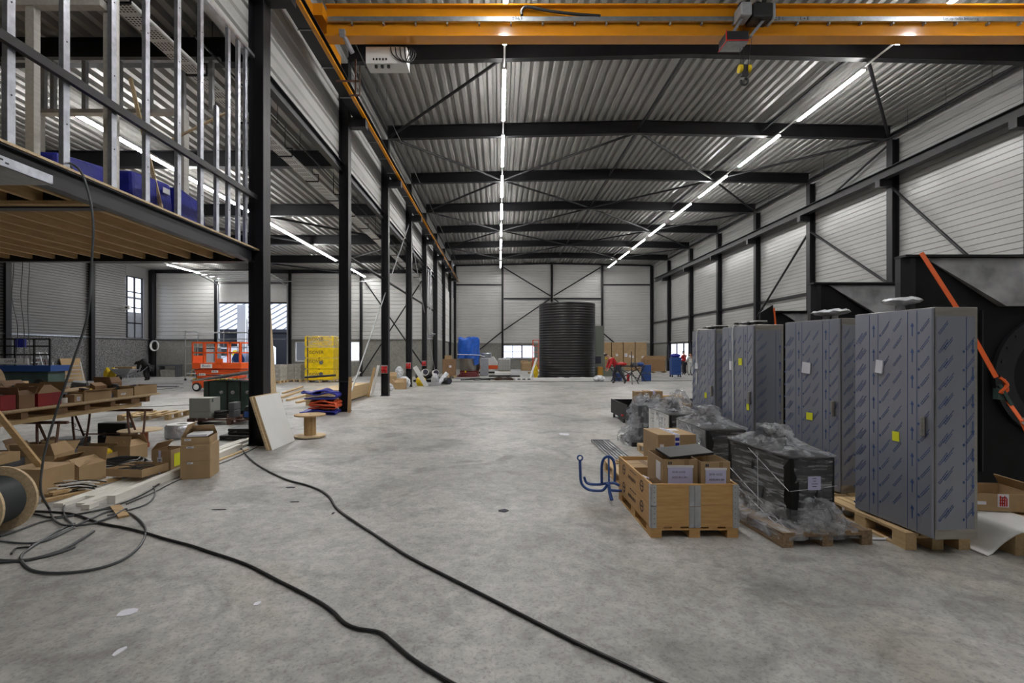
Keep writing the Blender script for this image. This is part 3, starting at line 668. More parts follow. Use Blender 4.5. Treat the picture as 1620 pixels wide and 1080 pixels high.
# partition frame on the far edge of the mezzanine
t = T('stud_partition', 'dark stud partition with an unfinished window opening on the far edge of the mezzanine', 'partition', (-7, 8.75, 3.6))
MB().box(-8.9, -5.0, 8.70, 8.78, 6.92, 6.98).build('top_plate', 'galvd', t)
for px in (70, 85, 135, 190, 238, 290, 335): x = xat(px, 8.75); MB().box(x - .035, x + .035, 8.71, 8.78, 6.04, 6.92).build('stud', 'galvd', t)
MB().box(-8.3, -5.6, 8.66, 8.80, 5.96, 6.03).box(-8.3, -8.2, 8.66, 8.8, 3.6, 5.96).box(-5.7, -5.6, 8.66, 8.8, 3.6, 5.96).build('window_frame', 'whitewood', t)
MB().box(-8.9, -8.3, 8.71, 8.78, 3.6, 3.66).box(-8.9, -8.83, 8.71, 8.78, 3.66, 6.92).build('end_stud', 'galvd', t)
for i, (a, b, lb) in enumerate((((-5.45, 7.2, 5.75), (-4.85, 7.05, 3.62), 'long pale lath leaning among the mezzanine studs'), ((-6.3, 7.7, 3.62), (-5.5, 7.6, 4.55), 'short pale lath leaning on the blue tarp pile'), ((-5.3, 7.9, 5.15), (-4.50, 8.04, 5.65), 'short pale lath nailed slantwise between the studs'))):
    tag(MB().bar(a, b, .05, .022).build('wood_lath', 'ply'), lb, 'lath')
# blue tarp pile
def tarp_blob(name, mats, x0, x1, y0, y1, z0, z1, parent=None, amp=.05, seed=1, n=14, top_slope=0.0):
    rnd = random.Random(seed); ph = [rnd.uniform(0, 6.28) for _ in range(8)]
    m = MB()
    def f(u, v):     # closed cap over the sides and the top
        a = 2 * math.pi * u; rr = min(1, (1 - v) * 2.2); k = abs(math.cos(a)) ** 8 + abs(math.sin(a)) ** 8; k = k ** (-1 / 8)
        cx, cy = (x0 + x1) / 2, (y0 + y1) / 2; hx, hy = (x1 - x0) / 2, (y1 - y0) / 2
        w = 1 + amp * 1.5 * math.sin(5 * a + ph[0] + v * 6) + amp * math.sin(9 * a + ph[1] - v * 9)
        x = cx + hx * k * math.cos(a) * min(rr, 1) * (1 if rr < .9 else w); y = cy + hy * k * math.sin(a) * min(rr, 1) * (1 if rr < .9 else w)
        zz = z0 + (z1 - z0) * min(1, v * 1.85) * (1 + amp * 1.2 * math.sin(3 * a + ph[2]) + amp * math.sin(x * 9 + ph[3]) * math.sin(y * 8 + ph[4])) + top_slope * (x - cx) * min(1, v * 1.85)
        return Vector((x, y, max(z0, zz)))
    m.grid(f, n * 3, n); return m.build(name, mats, parent, smooth=True, sub=1)
t = T('tarpaulin_pile', 'deep blue tarpaulin draped over material behind the mezzanine studs', 'tarpaulin', (-5.5, 6.8, 3.6))
def boxy(x0, x1, y0, y1, za, zb, seed):
    g = MB(); rnd = random.Random(seed)
    g._add([(x0, y0, 3.603), (x1, y0, 3.603), (x1, y1, 3.603), (x0, y1, 3.603), (x0 + .03, y0 + .03, za), (x1 - .04, y0 + .02, za - .04), (x1 - .03, y1 - .05, zb - .03), (x0 + .02, y1 - .04, zb)], [(3, 2, 1, 0), (4, 5, 6, 7), (0, 1, 5, 4), (1, 2, 6, 5), (2, 3, 7, 6), (3, 0, 4, 7)])
    return g.build('tarpaulin', 'navy', t, bev=.05)
boxy(-6.2, -5.2, 5.75, 6.55, 4.12, 4.2, 1); boxy(-6.0, -4.95, 6.6, 7.45, 4.22, 4.28, 2); boxy(-5.8, -4.9, 7.5, 8.2, 4.3, 4.2, 3)
MB().box(-4.935, -4.93, 7.15, 7.3, 4.05, 4.13).build('sticker', 'paper', t)
# cable hanging from the mezzanine
pts = [(-4.6, 5.3, 3.62), (-4.45, 5.05, 3.66), (-4.25, 4.98, 3.5)] + [((px - VX) / FPX * 4.98, 4.98 - k * .01, HC - (py - VY) / FPX * 4.98) for k, (px, py) in enumerate(((147, 345), (146, 420), (141, 500), (120, 570), (98, 640), (80, 705), (75, 740), (75, 775)))]
pts += [tuple(fl(px, py, .02)) for px, py in ((78, 805), (86, 822), (105, 831), (140, 829), (175, 818), (198, 805), (200, 806))]
tag(MB().tube(smooth_path(pts, 6), .011, 8).build('hanging_cable', 'cable', smooth=True), 'thick grey cable hanging over the mezzanine edge down to the floor', 'cable')

# ================================================================== GENERIC OBJECT BUILDERS
def pallet(label, loc, rz=0, w=.8, d=1.2, h=.144, m='woody', group=None, cat='pallet'):
    """w across X, d along Y, origin at the centre of the footprint"""
    t = T('wooden_pallet', label, cat, loc, rz, group); s = h / .144
    def lb(mb, name): o = mb.build(name, m, None); return o
    def P_(mb, name):
        me = mb; inv = W[t]; me.v = [tuple(inv @ Vector(v)) for v in me.v]; return me.build(name, m, t)
    for k in (-1, 0, 1): P_(MB().box(k * (w / 2 - .05) - .05, k * (w / 2 - .05) + .05, -d / 2, d / 2, 0, .022 * s), 'bottom_board')
    for i in (-1, 0, 1):
        for j in (-1, 0, 1): P_(MB().box(i * (w / 2 - .05) - .049, i * (w / 2 - .05) + .049, j * (d / 2 - .072) - .072, j * (d / 2 - .072) + .072, .022 * s, .1 * s), 'block')
    for j in (-1, 0, 1): P_(MB().box(-w / 2, w / 2, j * (d / 2 - .07) - .07, j * (d / 2 - .07) + .07, .1 * s, .122 * s), 'cross_board')
    for k in range(5):
        x = -w / 2 + .06 + (w - .12) * k / 4; bw = .07 if k % 2 == 0 else .05
        P_(MB().box(x - bw * .8, x + bw * .8, -d / 2, d / 2, .122 * s, h), 'top_board')
    return t
def local(mb, t):
    mb.v = [tuple(W[t] @ Vector(v)) for v in mb.v]; return mb
def carton(label, loc, size, rz=0, open_=False, flaps=(70, -30, 60, -40), tape='ochre', sticker=None, m='card', name='cardboard_box', group=None, words=None, fsz=.45, marks=False, cat='box'):
    """size (x, y, z). origin bottom centre. closed box with tape, or open box with four flaps (angles from upright)"""
    w, d, h = size; t = T(name, label, cat, loc, rz, group); e = .006
    if not open_:
        local(MB().box(-w / 2, w / 2, -d / 2, d / 2, 0, h), t).build('carton', m, t, bev=.004)
        if tape:
            local(MB().box(-.03, .03, -d / 2 - .0015, d / 2 + .0015, h - .08, h + .0015), t).build('tape', tape if tape != 'ochre' else 'cardd', t)
            local(MB().box(-w / 2, w / 2, -.002, .002, h - .001, h + .001), t).build('seam', 'cardd', t)
    else:
        local(MB().box(-w / 2, w / 2, -d / 2, d / 2, 0, e).box(-w / 2, -w / 2 + e, -d / 2, d / 2, e, h).box(w / 2 - e, w / 2, -d / 2, d / 2, e, h).box(-w / 2 + e, w / 2 - e, -d / 2, -d / 2 + e, e, h).box(-w / 2 + e, w / 2 - e, d / 2 - e, d / 2, e, h), t).build('carton', m, t)
        L_ = min(w, d) * fsz
        for k, ang in enumerate(flaps):
            if ang is None: continue
            a = R(ang); f = MB().box(0, 1, -e / 2, e / 2, 0, L_)
            sx, org, rot = [(w, (-w / 2, -d / 2, h), 0), (d, (w / 2, -d / 2, h), 90), (w, (w / 2, d / 2, h), 180), (d, (-w / 2, d / 2, h), 270)][k]
            vs = []
            for x, y, z in f.v:
                ins = .06 * L_ if z > 0 else 0
                q = Vector((ins + x * (sx - 2 * ins), y, z)); q = Matrix.Rotation(a, 3, 'X') @ q; q = Matrix.Rotation(R(rot), 3, 'Z') @ q; vs.append(tuple(q + Vector(org)))
            f.v = vs; local(f, t).build('flap', 'cardi' if m == 'redc' else m, t)
    if sticker:
        for (fc, u, z, sw, sh, mm) in sticker:
            g = MB()
            if fc == 'f': g.box(u - sw / 2, u + sw / 2, -d / 2 - .003, -d / 2 - .0005, z - sh / 2, z + sh / 2)
            elif fc == 'r': g.box(w / 2 + .0005, w / 2 + .003, u - sw / 2, u + sw / 2, z - sh / 2, z + sh / 2)
            elif fc == 'l': g.box(-w / 2 - .003, -w / 2 - .0005, u - sw / 2, u + sw / 2, z - sh / 2, z + sh / 2)
            else: g.box(u - sw / 2, u + sw / 2, z - sh / 2, z + sh / 2, h + .0005, h + .003)
            local(g, t).build('sticker', mm, t)
            g = MB()
            for q in range(3):
                zz = z + sh * (.25 - .22 * q)
                if fc == 'f': g.box(u - sw * .35, u + sw * (.3 - .1 * q), -d / 2 - .0045, -d / 2 - .003, zz - sh * .04, zz + sh * .04)
                elif fc == 'r': g.box(w / 2 + .003, w / 2 + .0045, u - sw * .35, u + sw * .3, zz - sh * .04, zz + sh * .04)
            if g.v and mm in ('paper', 'white'): local(g, t).build('printed_lines', 'ink', t)
    return t
# stretch-wrap shell: rings lofted upward with wrinkles; rings = [(cx, cy, hx, hy, z)]
def wrap_shell(rings, name, parent, seed=0, amp=.012, n=56, cap=True, m='wrap', sq=7, zamp=.5):
    rnd = random.Random(seed); ph = [rnd.uniform(0, 6.28) for _ in range(12)]
    mb = MB(); rr = []
    for i in range(len(rings) - 1):
        a, b = rings[i], rings[i + 1]
        for k in range(4): rr.append(tuple(a[j] + (b[j] - a[j]) * k / 4 for j in range(5)))
    rr.append(rings[-1]); vs = []
    for i, (cx, cy, hx, hy, z) in enumerate(rr):
        for j in range(n):
            a = 2 * math.pi * j / n; c, s_ = math.cos(a), math.sin(a); k = (abs(c) ** sq + abs(s_) ** sq) ** (-1 / sq)
            w = amp * (math.sin(7 * a + ph[0] + 3 * z) + .7 * math.sin(17 * a + ph[1] - 5 * z) + .6 * math.sin(31 * a + ph[2] + 11 * z)) + rnd.uniform(-amp, amp) * .5
            vs.append(Vector((cx + c * (hx * k + w), cy + s_ * (hy * k + w), z + w * zamp * (1 if 0 < i else 0))))
    fs = [(i * n + j, i * n + (j + 1) % n, (i + 1) * n + (j + 1) % n, (i + 1) * n + j) for i in range(len(rr) - 1) for j in range(n)]
    if cap: fs.append(tuple((len(rr) - 1) * n + j for j in range(n)))
    mb._add(vs, fs); return mb.build(name, m, parent, smooth=True)

# ================================================================== RIGHT SIDE
# --- four film-covered cabinets
def printed_face(mb, o, ux, uz, w, h, cols, seed, down=False, star_cols=()):
    """blue film print on a plane: o origin, ux unit across, uz up. cols: ('arrow', x) ('line', x) ('text', x)"""
    rnd = random.Random(seed); nrm = Vector(ux).cross(Vector(uz)).normalized()
    def quad(pts):
        base = [Vector(o) + Vector(ux) * a + Vector(uz) * b for a, b in pts]; n = len(pts)
        f = [v + nrm * .0006 for v in base]; g = [v + nrm * .0022 for v in base]
        mb._add(f + g, [tuple(range(n, 2 * n)), tuple(range(n))[::-1]] + [(i, (i + 1) % n, n + (i + 1) % n, n + i) for i in range(n)])
    for kind, x in cols:
        if kind == 'line': quad([(x - .0015, 0), (x + .0015, 0), (x + .0015, h), (x - .0015, h)])
        elif kind == 'arrow':
            z = .1
            while z < h - .12:
                if not down: quad([(x - .004, z), (x + .004, z), (x + .004, z + .085), (x - .004, z + .085)]); quad([(x - .016, z + .08), (x + .016, z + .08), (x, z + .115)])
                else: quad([(x - .004, z + .03), (x + .004, z + .03), (x + .004, z + .115), (x - .004, z + .115)]); quad([(x, z), (x + .016, z + .035), (x - .016, z + .035)])
                z += .225
        else:
            z = .05 + (x * 3.1) % .12
            sl = Vector((.62, .78)).normalized(); pn = Vector((-sl.y, sl.x))
            while z < h - .14:
                if kind == 'star':
                    pts = []
                    for q in range(16): rr_ = .013 if q % 2 == 0 else .006; pts.append((x + rr_ * math.cos(q * math.pi / 8), z + rr_ * math.sin(q * math.pi / 8)))
                    quad(pts)
                for row in (0, 1):
                    s_ = .025
                    ln = .15 - .02 * row
                    while s_ < ln:
                        l = rnd.uniform(.010, .026); a = Vector((x, z)) + sl * s_ - pn * (row * .014); b = a + sl * l
                        if a.x > .004 and b.x < w - .004 and b.y < h - .01 and a.y > .01: quad([tuple(a - pn * .0021), tuple(b - pn * .0021), tuple(b + pn * .0021), tuple(a + pn * .0021)])
                        s_ += l + .004
                z += .155
def cabinet(label, near, far, depth, z0, top, seed, handle=True):
    near = Vector(near + (z0,)); far = Vector(far + (z0,)); d = (far - near); L_ = d.length; d.normalize(); n = Vector((d.y, -d.x, 0))   # n points to +X (away from door)
    t = T('electrical_cabinet', label, 'cabinet', tuple(near), math.atan2(d.y, d.x) - R(90), 'film-covered steel cabinets')
    h = top - z0
    g = lambda m: local(m, t)
    g(MB().box(.026, depth, 0.0, L_, 0.0, h)).build('body', 'inox', t, bev=.003)
    # door is on the local -X face
    g(MB().box(0, .022, .004, L_ - .004, .012, h - .006)).build('door', 'film', t, bev=.003)
    dr = [c for c in kids(t) if c.name.startswith('door')][0]
    m = MB(); o = Vector((0, L_, 0)); printed_face(m, o + Vector((0, 0, .02)), (0, -1, 0), (0, 0, 1), L_, h - .04, [('star', .0), ('text', L_ * .05), ('line', L_ * .22), ('arrow', L_ * .28), ('line', L_ * .34), ('star', L_ * .37), ('text', L_ * .52), ('line', L_ * .72), ('arrow', L_ * .775), ('line', L_ * .83), ('star', L_ * .85)], seed)
    g(m).build('film_print', 'print', dr)
    # side panel facing the camera, film leaves bare steel above and below
    g(MB().box(.032, depth - .03, -.004, -.0005, .085, h - .075)).build('side_film', 'film', t)
    m = MB(); printed_face(m, Vector((.032, -.0045, .09)), (1, 0, 0), (0, 0, 1), depth - .06, h - .17, [('text', .0), ('text', depth * .12), ('line', depth * .66), ('arrow', depth * .80)] + ([('star', depth * .6)] if seed == 1 else []), seed + 9, down=(seed == 1))
    g(m).build('side_print', 'print', t)
    zc = .93
    g(MB().box(-.035, -.0, .05, .085, zc - .085, zc + .085)).build('handle', 'inox', t, bev=.012)
    return t
CZ0, CT = .146, 2.075
A = cabinet('tall cabinet in blue-printed film, nearest the camera, with arrows pointing down its side', (3.59, 4.03), (3.54, 4.84), .40, CZ0, CT, 1)
B = cabinet('tall film-covered cabinet standing just behind the nearest one, note high on its door', (3.745, 5.35), (3.60, 6.12), .42, CZ0, CT, 2)
C_ = cabinet('third film-covered cabinet, with a long white cord hanging down its door', (3.45, 6.6), (3.42, 7.45), .42, CZ0, CT, 3)
D_ = cabinet('farthest film-covered cabinet, with a short white cord and tag on its door', (3.45, 7.78), (3.42, 8.6), .40, CZ0, CT, 4)
def onface(t, y, z, w, h, m, name, out=.004, tilt=0):
    g = MB().obox((-out / 2 - .004, y, z), (out, w, h), (tilt, 0, 0)); return local(g, t).build(name, m, t)
onface(A, .51, 1.42, .075, .12, 'paper', 'paper_note', .012, .12); onface(A, .34, .80, .07, .085, 'note', 'sticker')
onface(B, .44, 1.37, .12, .13, 'paper', 'paper_note', .012, .1); onface(B, .40, .80, .09, .085, 'note', 'sticker'); 
onface(C_, .58, 1.36, .06, .13, 'paper', 'paper_note', .012); onface(C_, .32, 1.42, .09, .1, 'note', 'sticker'); onface(C_, .12, .80, .06, .09, 'note', 'sticker')
onface(D_, .62, 1.32, .10, .1, 'paper', 'paper_note', .012); onface(D_, .3, .84, .08, .09, 'note', 'sticker')
def cord(t, y, z1, name='cord'):
    local(MB().tube(smooth_path([(.15, y - .2, CT - CZ0 + .005), (.05, y - .05, CT - CZ0 + .012), (-.016, y, CT - CZ0 - .03), (-.014, y + .01, 1.5), (-.014, y, z1)], 6), .009, 6), t).build(name, 'white', t, smooth=True)
cord(C_, .5, .55); cord(D_, .6, 1.32); local(MB().obox((-.012, .62, 1.1), (.008, .03, .2), (.1, 0, 0)), D_).build('cord_end', 'white', D_)
# lifting eyes wrapped in film on the roofs
def lifting_eye(t, x, y, wrapped, k):
    lb = {0: 'film-wrapped lifting eyes on top of the nearest cabinet', 1: 'large film-wrapped lifting plate on top of the second cabinet', 2: 'black and white lifting eyes on top of the third cabinet', 3: 'lifting eyes on top of the farthest cabinet'}[k]
    h = CT - CZ0
    if wrapped:
        e = local(MB().lathe([(.03, 0), (.03, .05), (.13, .075), (.15, .09), (.12, .115), (.03, .10)], (x, y, h), 18), t); e.v = [(a + random.uniform(-.008, .008), b + random.uniform(-.008, .008), c + random.uniform(-.008, .012) * (c > CT + .06)) for a, b, c in e.v]
        return e.build('wrapped_lifting_eye', 'plasticw', t, smooth=True)
    e = MB()
    for q in (0, .13): e.box(x - .03, x + .03, y + q - .03, y + q + .03, h, h + .035).box(x - .1, x + .1, y + q - .045, y + q + .045, h + .035, h + .05)
    local(e, t).build('lifting_eye', 'black', t)
    local(MB().box(x - .08, x + .08, y - .06, y + .10, h + .052, h + .066), t).build('eye_cover', 'white', t)
lifting_eye(A, .12, .42, 1, 0); lifting_eye(B, .2, .25, 1, 1); lifting_eye(B, .22, .40, 1, 1); lifting_eye(C_, .2, .2, 0, 2); lifting_eye(C_, .2, .42, 0, 2); lifting_eye(D_, .2, .2, 0, 3); lifting_eye(D_, .2, .45, 0, 3)
local(MB().lathe([(.035, 0), (.035, .06)], (.1, .62, CT - CZ0), 14), C_).build('plug', 'black', C_)
# pallets under the cabinets
pallet('pine pallet under the nearest film-covered cabinet', (3.78, 4.72, 0), 0, .56, 1.06, group='pallets under the cabinets')
pallet('pine pallet under the second film-covered cabinet', (3.90, 5.90, 0), 0, .58, 1.1, group='pallets under the cabinets')
pallet('pine pallet under the third film-covered cabinet', (3.68, 7.04, 0), 0, .62, 1.0, group='pallets under the cabinets')
pallet('pine pallet under the farthest film-covered cabinet', (3.68, 8.2, 0), 0, .62, 1.0, group='pallets under the cabinets')

# --- big black machine housings behind the cabinets
def housing(label, x0, y0, w, d, z1, px_l, flange=False):
    t = T('machine_housing', label, 'machine', (x0 + w / 2, y0 + d / 2, 0), group='black machine housings')
    MB().box(x0 + .12, x0 + w, y0 + .03, y0 + d, .12, z1 - .02).build('body', 'machine', t)
    MB().prism([(x0, y0 + .07), (x0 + .06, y0), (x0 + .12, y0), (x0 + .12, y0 + d), (x0, y0 + d)], .12, z1 - .02, 'Z').build('side_panel', 'steel2', t)
    MB().box(x0 - .01, x0 + w, y0 - .02, y0 + d, z1 - .02, z1 + .005).build('top_rim', 'steel', t)
    MB().box(x0 + .05, x0 + w - .05, y0 + .02, y0 + d - .02, 0, .12).build('plinth', 'black', t)
    # slanted scuffed sheet in the upper right of the front
    a = [(x0 + .25, z1 - .03), (x0 + 1.12, z1 - .60), (x0 + w - .05, z1 - .60), (x0 + w - .05, z1 - .03)]
    m = MB(); front = [Vector((a[0][0], y0 + .02, a[0][1])), Vector((a[1][0], y0 - .06, a[1][1])), Vector((a[2][0], y0 - .06, a[2][1])), Vector((a[3][0], y0 + .02, a[3][1]))]
    back = [v + Vector((0, .04, 0)) for v in front]; back = [Vector((v.x, y0 + .035, v.z)) for v in front]
    m._add(front + back, [(0, 1, 2, 3), (7, 6, 5, 4), (0, 4, 5, 1), (1, 5, 6, 2), (2, 6, 7, 3), (3, 7, 4, 0)]); m.build('slanted_sheet', 'scuff', t)
    if flange:
        cx, cz = x0 + 1.75, 1.42
        fl_ = MB().lathe([(.5, -.0), (.72, 0), (.72, -.05), (.5, -.05)], (cx, y0 + .025, cz), 48, 'Y', close=True).build('flange', 'steel2', t, smooth=True)
        for q in range(24): a_ = q * math.pi / 12; MB().lathe([(.02, 0), (.02, -.012)], (cx + .66 * math.cos(a_), y0 - .025, cz + .66 * math.sin(a_)), 8, 'Y').build('flange_bolt', 'black', fl_)
        MB().box(x0 + .9, x0 + .92, y0 - .0, y0 + .03, .3, z1 - .65).build('seam_strip', 'steel2', t)
    return t
housing('huge black housing with a round bolted flange, behind the nearest cabinets', 4.78, 5.72, 2.6, .15, 2.84, 0, True)
housing('middle black housing with slanted scuffed sheet, top seen over the second cabinet', 4.98, 7.70, 2.6, .15, 2.80, 0)
housing('farthest black housing, lower, top seen over the third cabinet', 5.0, 9.0, 2.4, .15, 2.46, 0)
t = T('steel_plate', 'black panel standing upright behind the third cabinet', 'panel', (4.95, 9.0, 0)); MB().prism([(4.76, 0), (4.99, 0), (4.99, 2.56), (4.76, 2.42)], 8.85, 8.9).build('panel', 'machine', t); MB().bar((5.0, 8.84, 2.5), (5.06, 8.80, 1.6), .03, .006).build('orange_edge', 'strap', t)
# ratchet strap
t = T('ratchet_strap', 'orange ratchet strap tensioned over the nearest black housing', 'strap', (5.2, 5.5, 0))
MB().bar((4.93, 5.68, 2.86), (5.26, 5.52, 2.1), .055, .006, up=(0, 1, 0)).bar((5.26, 5.52, 2.1), (5.54, 5.42, 1.42), .055, .006, up=(0, 1, 0)).build('webbing', 'strap', t)
MB().bar((5.62, 5.4, 1.20), (5.60, 5.2, .95), .05, .006, up=(0, 1, 0)).bar((5.60, 5.2, .97), (5.75, 5.0, .15), .07, .006, up=(0, 1, 0)).build('webbing', 'strap', t)
MB().box(5.50, 5.6, 5.36, 5.42, 1.18, 1.3).bar((5.53, 5.38, 1.34), (5.62, 5.34, 1.12), .05, .03).build('ratchet', 'green', t)
MB().tube(smooth_path([(5.53, 5.37, 1.42), (5.58, 5.34, 1.34), (5.52, 5.36, 1.26), (5.6, 5.36, 1.28), (5.56, 5.36, 1.40)], 5), .018, 6).build('strap_tail', 'strap', t, smooth=True)
MB().tube(smooth_path([(5.58, 5.19, 1.0), (5.64, 5.18, .97), (5.57, 5.18, .95), (5.64, 5.17, .92)], 5), .008, 6).build('hook', 'alu', t)
# open carton, white sheet and pallet in the corner
t = carton('shallow open cardboard box beside the nearest cabinet, white label with red print', (4.62, 4.66, .243), (.62, .42, .16), R(-8), True, (None, -28, None, -20), fsz=.25, sticker=[('f', .02, .10, .09, .12, 'paper')])
local(MB().box(-.2, -.12, -.215, -.212, .06, .09), t).build('hand_hole', 'paper', t)
for q in range(4): local(MB().box(-.01 + q * .017, .0 + q * .017, -.2165, -.215, .05 + .0, .145 - .02 * (q % 2)), t).build('red_print', 'red', t)
local(MB().obox((-.1, .05, .19), (.2, .02, .02), (0, .5, .4)), t).build('cardboard_strip', 'cardi', t)
pallet('pine pallet end under the white sheet, in the right corner', (4.72, 4.62, 0), 0, .8, 1.1, .22)
m = MB(); 
def fsheet(u, v):
    x = 4.06 + .62 * u; s_ = min(1, max(0, (u - .10) / .28)); s_ = s_ * s_ * (3 - 2 * s_)
    z = .012 + .226 * s_ + .012 * math.sin(u * 14 + v * 5) * (1 - s_) * s_ * 4
    y = 3.98 + .75 * v + (1 - v) * (.10 * math.sin(u * 6.5 + .6) - .03 * s_)
    return Vector((x + .06 * math.sin(v * 6) * (1 - s_) * s_, y, max(z, .012)))
m.grid(fsheet, 26, 16); tag(m.build('plastic_sheet', 'galvb', smooth=True, solid=.006), 'whitish folded sheet spilling over a pallet beside the nearest cabinet', 'sheet'); bpy.data.objects['plastic_sheet'].data.materials[0] = M['white']

# --- collared pallet crate
CX0, CX1, CY0, CY1 = 1.395, 2.195, 4.46, 5.66
pallet('pine pallet carrying the open wooden collar crate', ((CX0 + CX1) / 2, (CY0 + CY1) / 2, 0), 0, .8, 1.2, .10, m='collar')
for k in range(2):
    z0 = .101 + k * .196; z1 = z0 + .195; lab = ['lower pine pallet collar of the open crate, front stained near its left hinge', 'upper pine pallet collar of the open crate, holding two labelled cartons'][k]
    t = T('pallet_collar', lab, 'pallet collar', ((CX0 + CX1) / 2, (CY0 + CY1) / 2, z0))
    th = .02
    for nm, a in (('front_board', (CX0 + .02, CX1 - .02, CY0, CY0 + th)), ('back_board', (CX0 + .02, CX1 - .02, CY1 - th, CY1)), ('side_board', (CX0, CX0 + th, CY0, CY1)), ('side_board', (CX1 - th, CX1, CY0, CY1))):
        MB().box(*a, z0, z1).build(nm, 'collar', t, bev=.002)
    mm = (CX0 + CX1) / 2
    MB().box(mm - .05, mm - .003, CY0 - .004, CY0, z0 - .008, z1 - .012).box(mm + .003, mm + .055, CY0 - .004, CY0, z0 - .008, z1 - .012).lathe([(.006, z0 - .006), (.006, z1 - .014)], (mm, CY0 - .006, 0), 8).build('hinge', 'galv', t)
    for x, s_ in ((CX0, 1), (CX1, -1)):
        m = MB().box(min(x, x + s_ * .05), max(x, x + s_ * .05), CY0 - .004, CY0, z0 - .012, z1 - .004).box(x - .004 if s_ > 0 else x, x if s_ > 0 else x + .004, CY0, CY0 + .05, z0 - .012, z1 - .004)
        for q in range(4): m.lathe([(.009, z0 + .005 + q * .047), (.009, z0 + .035 + q * .047)], (x, CY0 - .004, 0), 10)
        m.build('corner_hinge', 'galv', t)
        m = MB()
        for q in range(4): m.lathe([(.004, 0), (.004, -.006)], (x + s_ * .03, CY0, z0 + .03 + q * .045), 6, 'Y')
        m.build('rivet', 'steel', t)
    # branding on the long left side, stamped in black: crest shapes and lettering
    for yy in (4.75, 5.42):
        m = MB()
        for q in range(7):
            a = q * 2 * math.pi / 7; m.bar((CX0 - .001, yy + .055 * math.cos(a), z0 + .1 + .055 * math.sin(a)), (CX0 - .001, yy + .055 * math.cos(a + 1.1), z0 + .1 + .055 * math.sin(a + 1.1)), .012, .002, up=(1, 0, 0))
        m.bar((CX0 - .001, yy - .03, z0 + .1), (CX0 - .001, yy + .03, z0 + .1), .014, .002, up=(1, 0, 0)).build('stamp', 'ink', t)
    text('AUSTAUSCH', .05, (CX0 - .002, 5.1, z0 + .075), (R(90), 0, R(-90)), 'ink', t, 'stamp'); m = MB()
    for q in range(4): m.box(CX0 - .0025, CX0 - .0005, 4.95 + q * .06, 4.99 + q * .06, z0 + .15, z0 + .16)
    m.build('stamp', 'ink', t)
m = MB()
for x, z, a in ((1.56, .2, .5), (1.55, .165, -.9), (1.57, .36, .4), (1.72, .45, .2), (2.02, .45, .3), (2.0, .22, .1), (1.96, .17, .8)): pass
# cartons standing in the crate
def doc_carton(label, x, y, w, d, h, z, lw=.2):
    t = carton(label, (x, y, z), (w, d, h), 0, True, (None, None, None, None))
    local(MB().box(-w * .35, w * .35, -d / 2 - .006, -d / 2 - .002, h - .30, h - .065), t).build('label_pouch', 'lil', t)
    local(MB().box(-w * .37, w * .37, -d / 2 - .009, -d / 2 - .001, h - .075, h - .055), t).build('tape', 'paper', t)
    yy = y - d / 2 - .0075
    text('2018-16332', .026, (x - w * .24, yy, z + h - .115), FRONT, 'ink', t, align='LEFT'); text('AZZURO BV', .026, (x - w * .24, yy, z + h - .165), FRONT, 'ink', t, align='LEFT')
    for q in (-.32, -.26): local(MB().box(w * q - .006, w * q + .006, -d / 2 - .003, -d / 2, h - .045, h - .02), t).build('print_mark', 'ink', t)
    local(MB().box(w * .12, w * .25, -d / 2 - .0025, -d / 2 - .001, h - .055, h), t).build('tape', 'cardi', t)
    return t
ta = doc_carton('open tall carton in the crate under the black lid, with lilac delivery note', 1.70, 4.79, .33, .46, .58, .115)
onb = local(MB().box(-.169, -.1655, -.18, -.05, .37, .54), ta).build('sticker', 'paper', ta)
doc_carton('open tall carton in the right corner of the crate, with lilac delivery note', 2.01, 4.76, .27, .50, .57, .115)
t = T('flat_tray_cover', 'flat black lid lying across the two open cartons', 'lid', (1.88, 4.85, .70)); g = MB().obox((1.85, 4.86, .712), (.46, .30, .026), (R(6), R(-4), R(8))); g.build('lid', 'black', t, bev=.004)
carton('closed carton at the back of the crate, white label on its side', (1.62, 5.36, .115), (.40, .34, .36), R(4), False, sticker=[('l', .0, .2, .1, .16, 'paper')])
tag(MB().obox((1.47, 4.98, .42), (.08, .12, .02), (0, 0, .3)).build('paper_sheet', 'paper'), 'white paper tucked between crate wall and carton', 'paper')
carton('low carton packed beneath the white paper in the crate', (1.475, 5.0, .115), (.1, .3, .29), 0, False, tape=None)
# --- sealed carton with printed tape behind the crate, on its own pallet
pallet('pine pallet behind the collar crate, mostly hidden', (1.92, 6.47, 0), 0, .8, 1.2)
carton('plain brown carton under the taped carton behind the crate', (2.17, 6.2, .145), (.5, .5, .26), 0, False, tape=None)
t = carton('sealed carton with white and purple printed tape, behind the crate', (2.15, 6.16, .406), (.47, .52, .295), R(3), False, tape=None, sticker=[('f', .14, .10, .12, .13, 'paper'), ('f', -.19, .1, .05, .16, 'paper'), ('t', .08, .1, .14, .12, 'paper')])
m = MB().box(-.03, .03, -.264, .26, .2955, .297).box(-.03, .03, -.264, -.2605, .0, .297); local(m, t).build('printed_tape', 'paper', t)
m = MB()
for q in range(7): m.box(-.026, .026, -.25 + q * .07, -.22 + q * .07, .297, .298)
for q in range(2): m.box(-.026, .026, -.2655, -.264, .16 + q * .06, .2 + q * .06)
local(m, t).build('tape_print', 'navy', t); local(MB().prism([(.0, .03), (.022, .055), (.012, .068), (0, .06), (-.012, .068), (-.022, .055)], -.267, -.2645), t).build('heart_print', 'red', t)

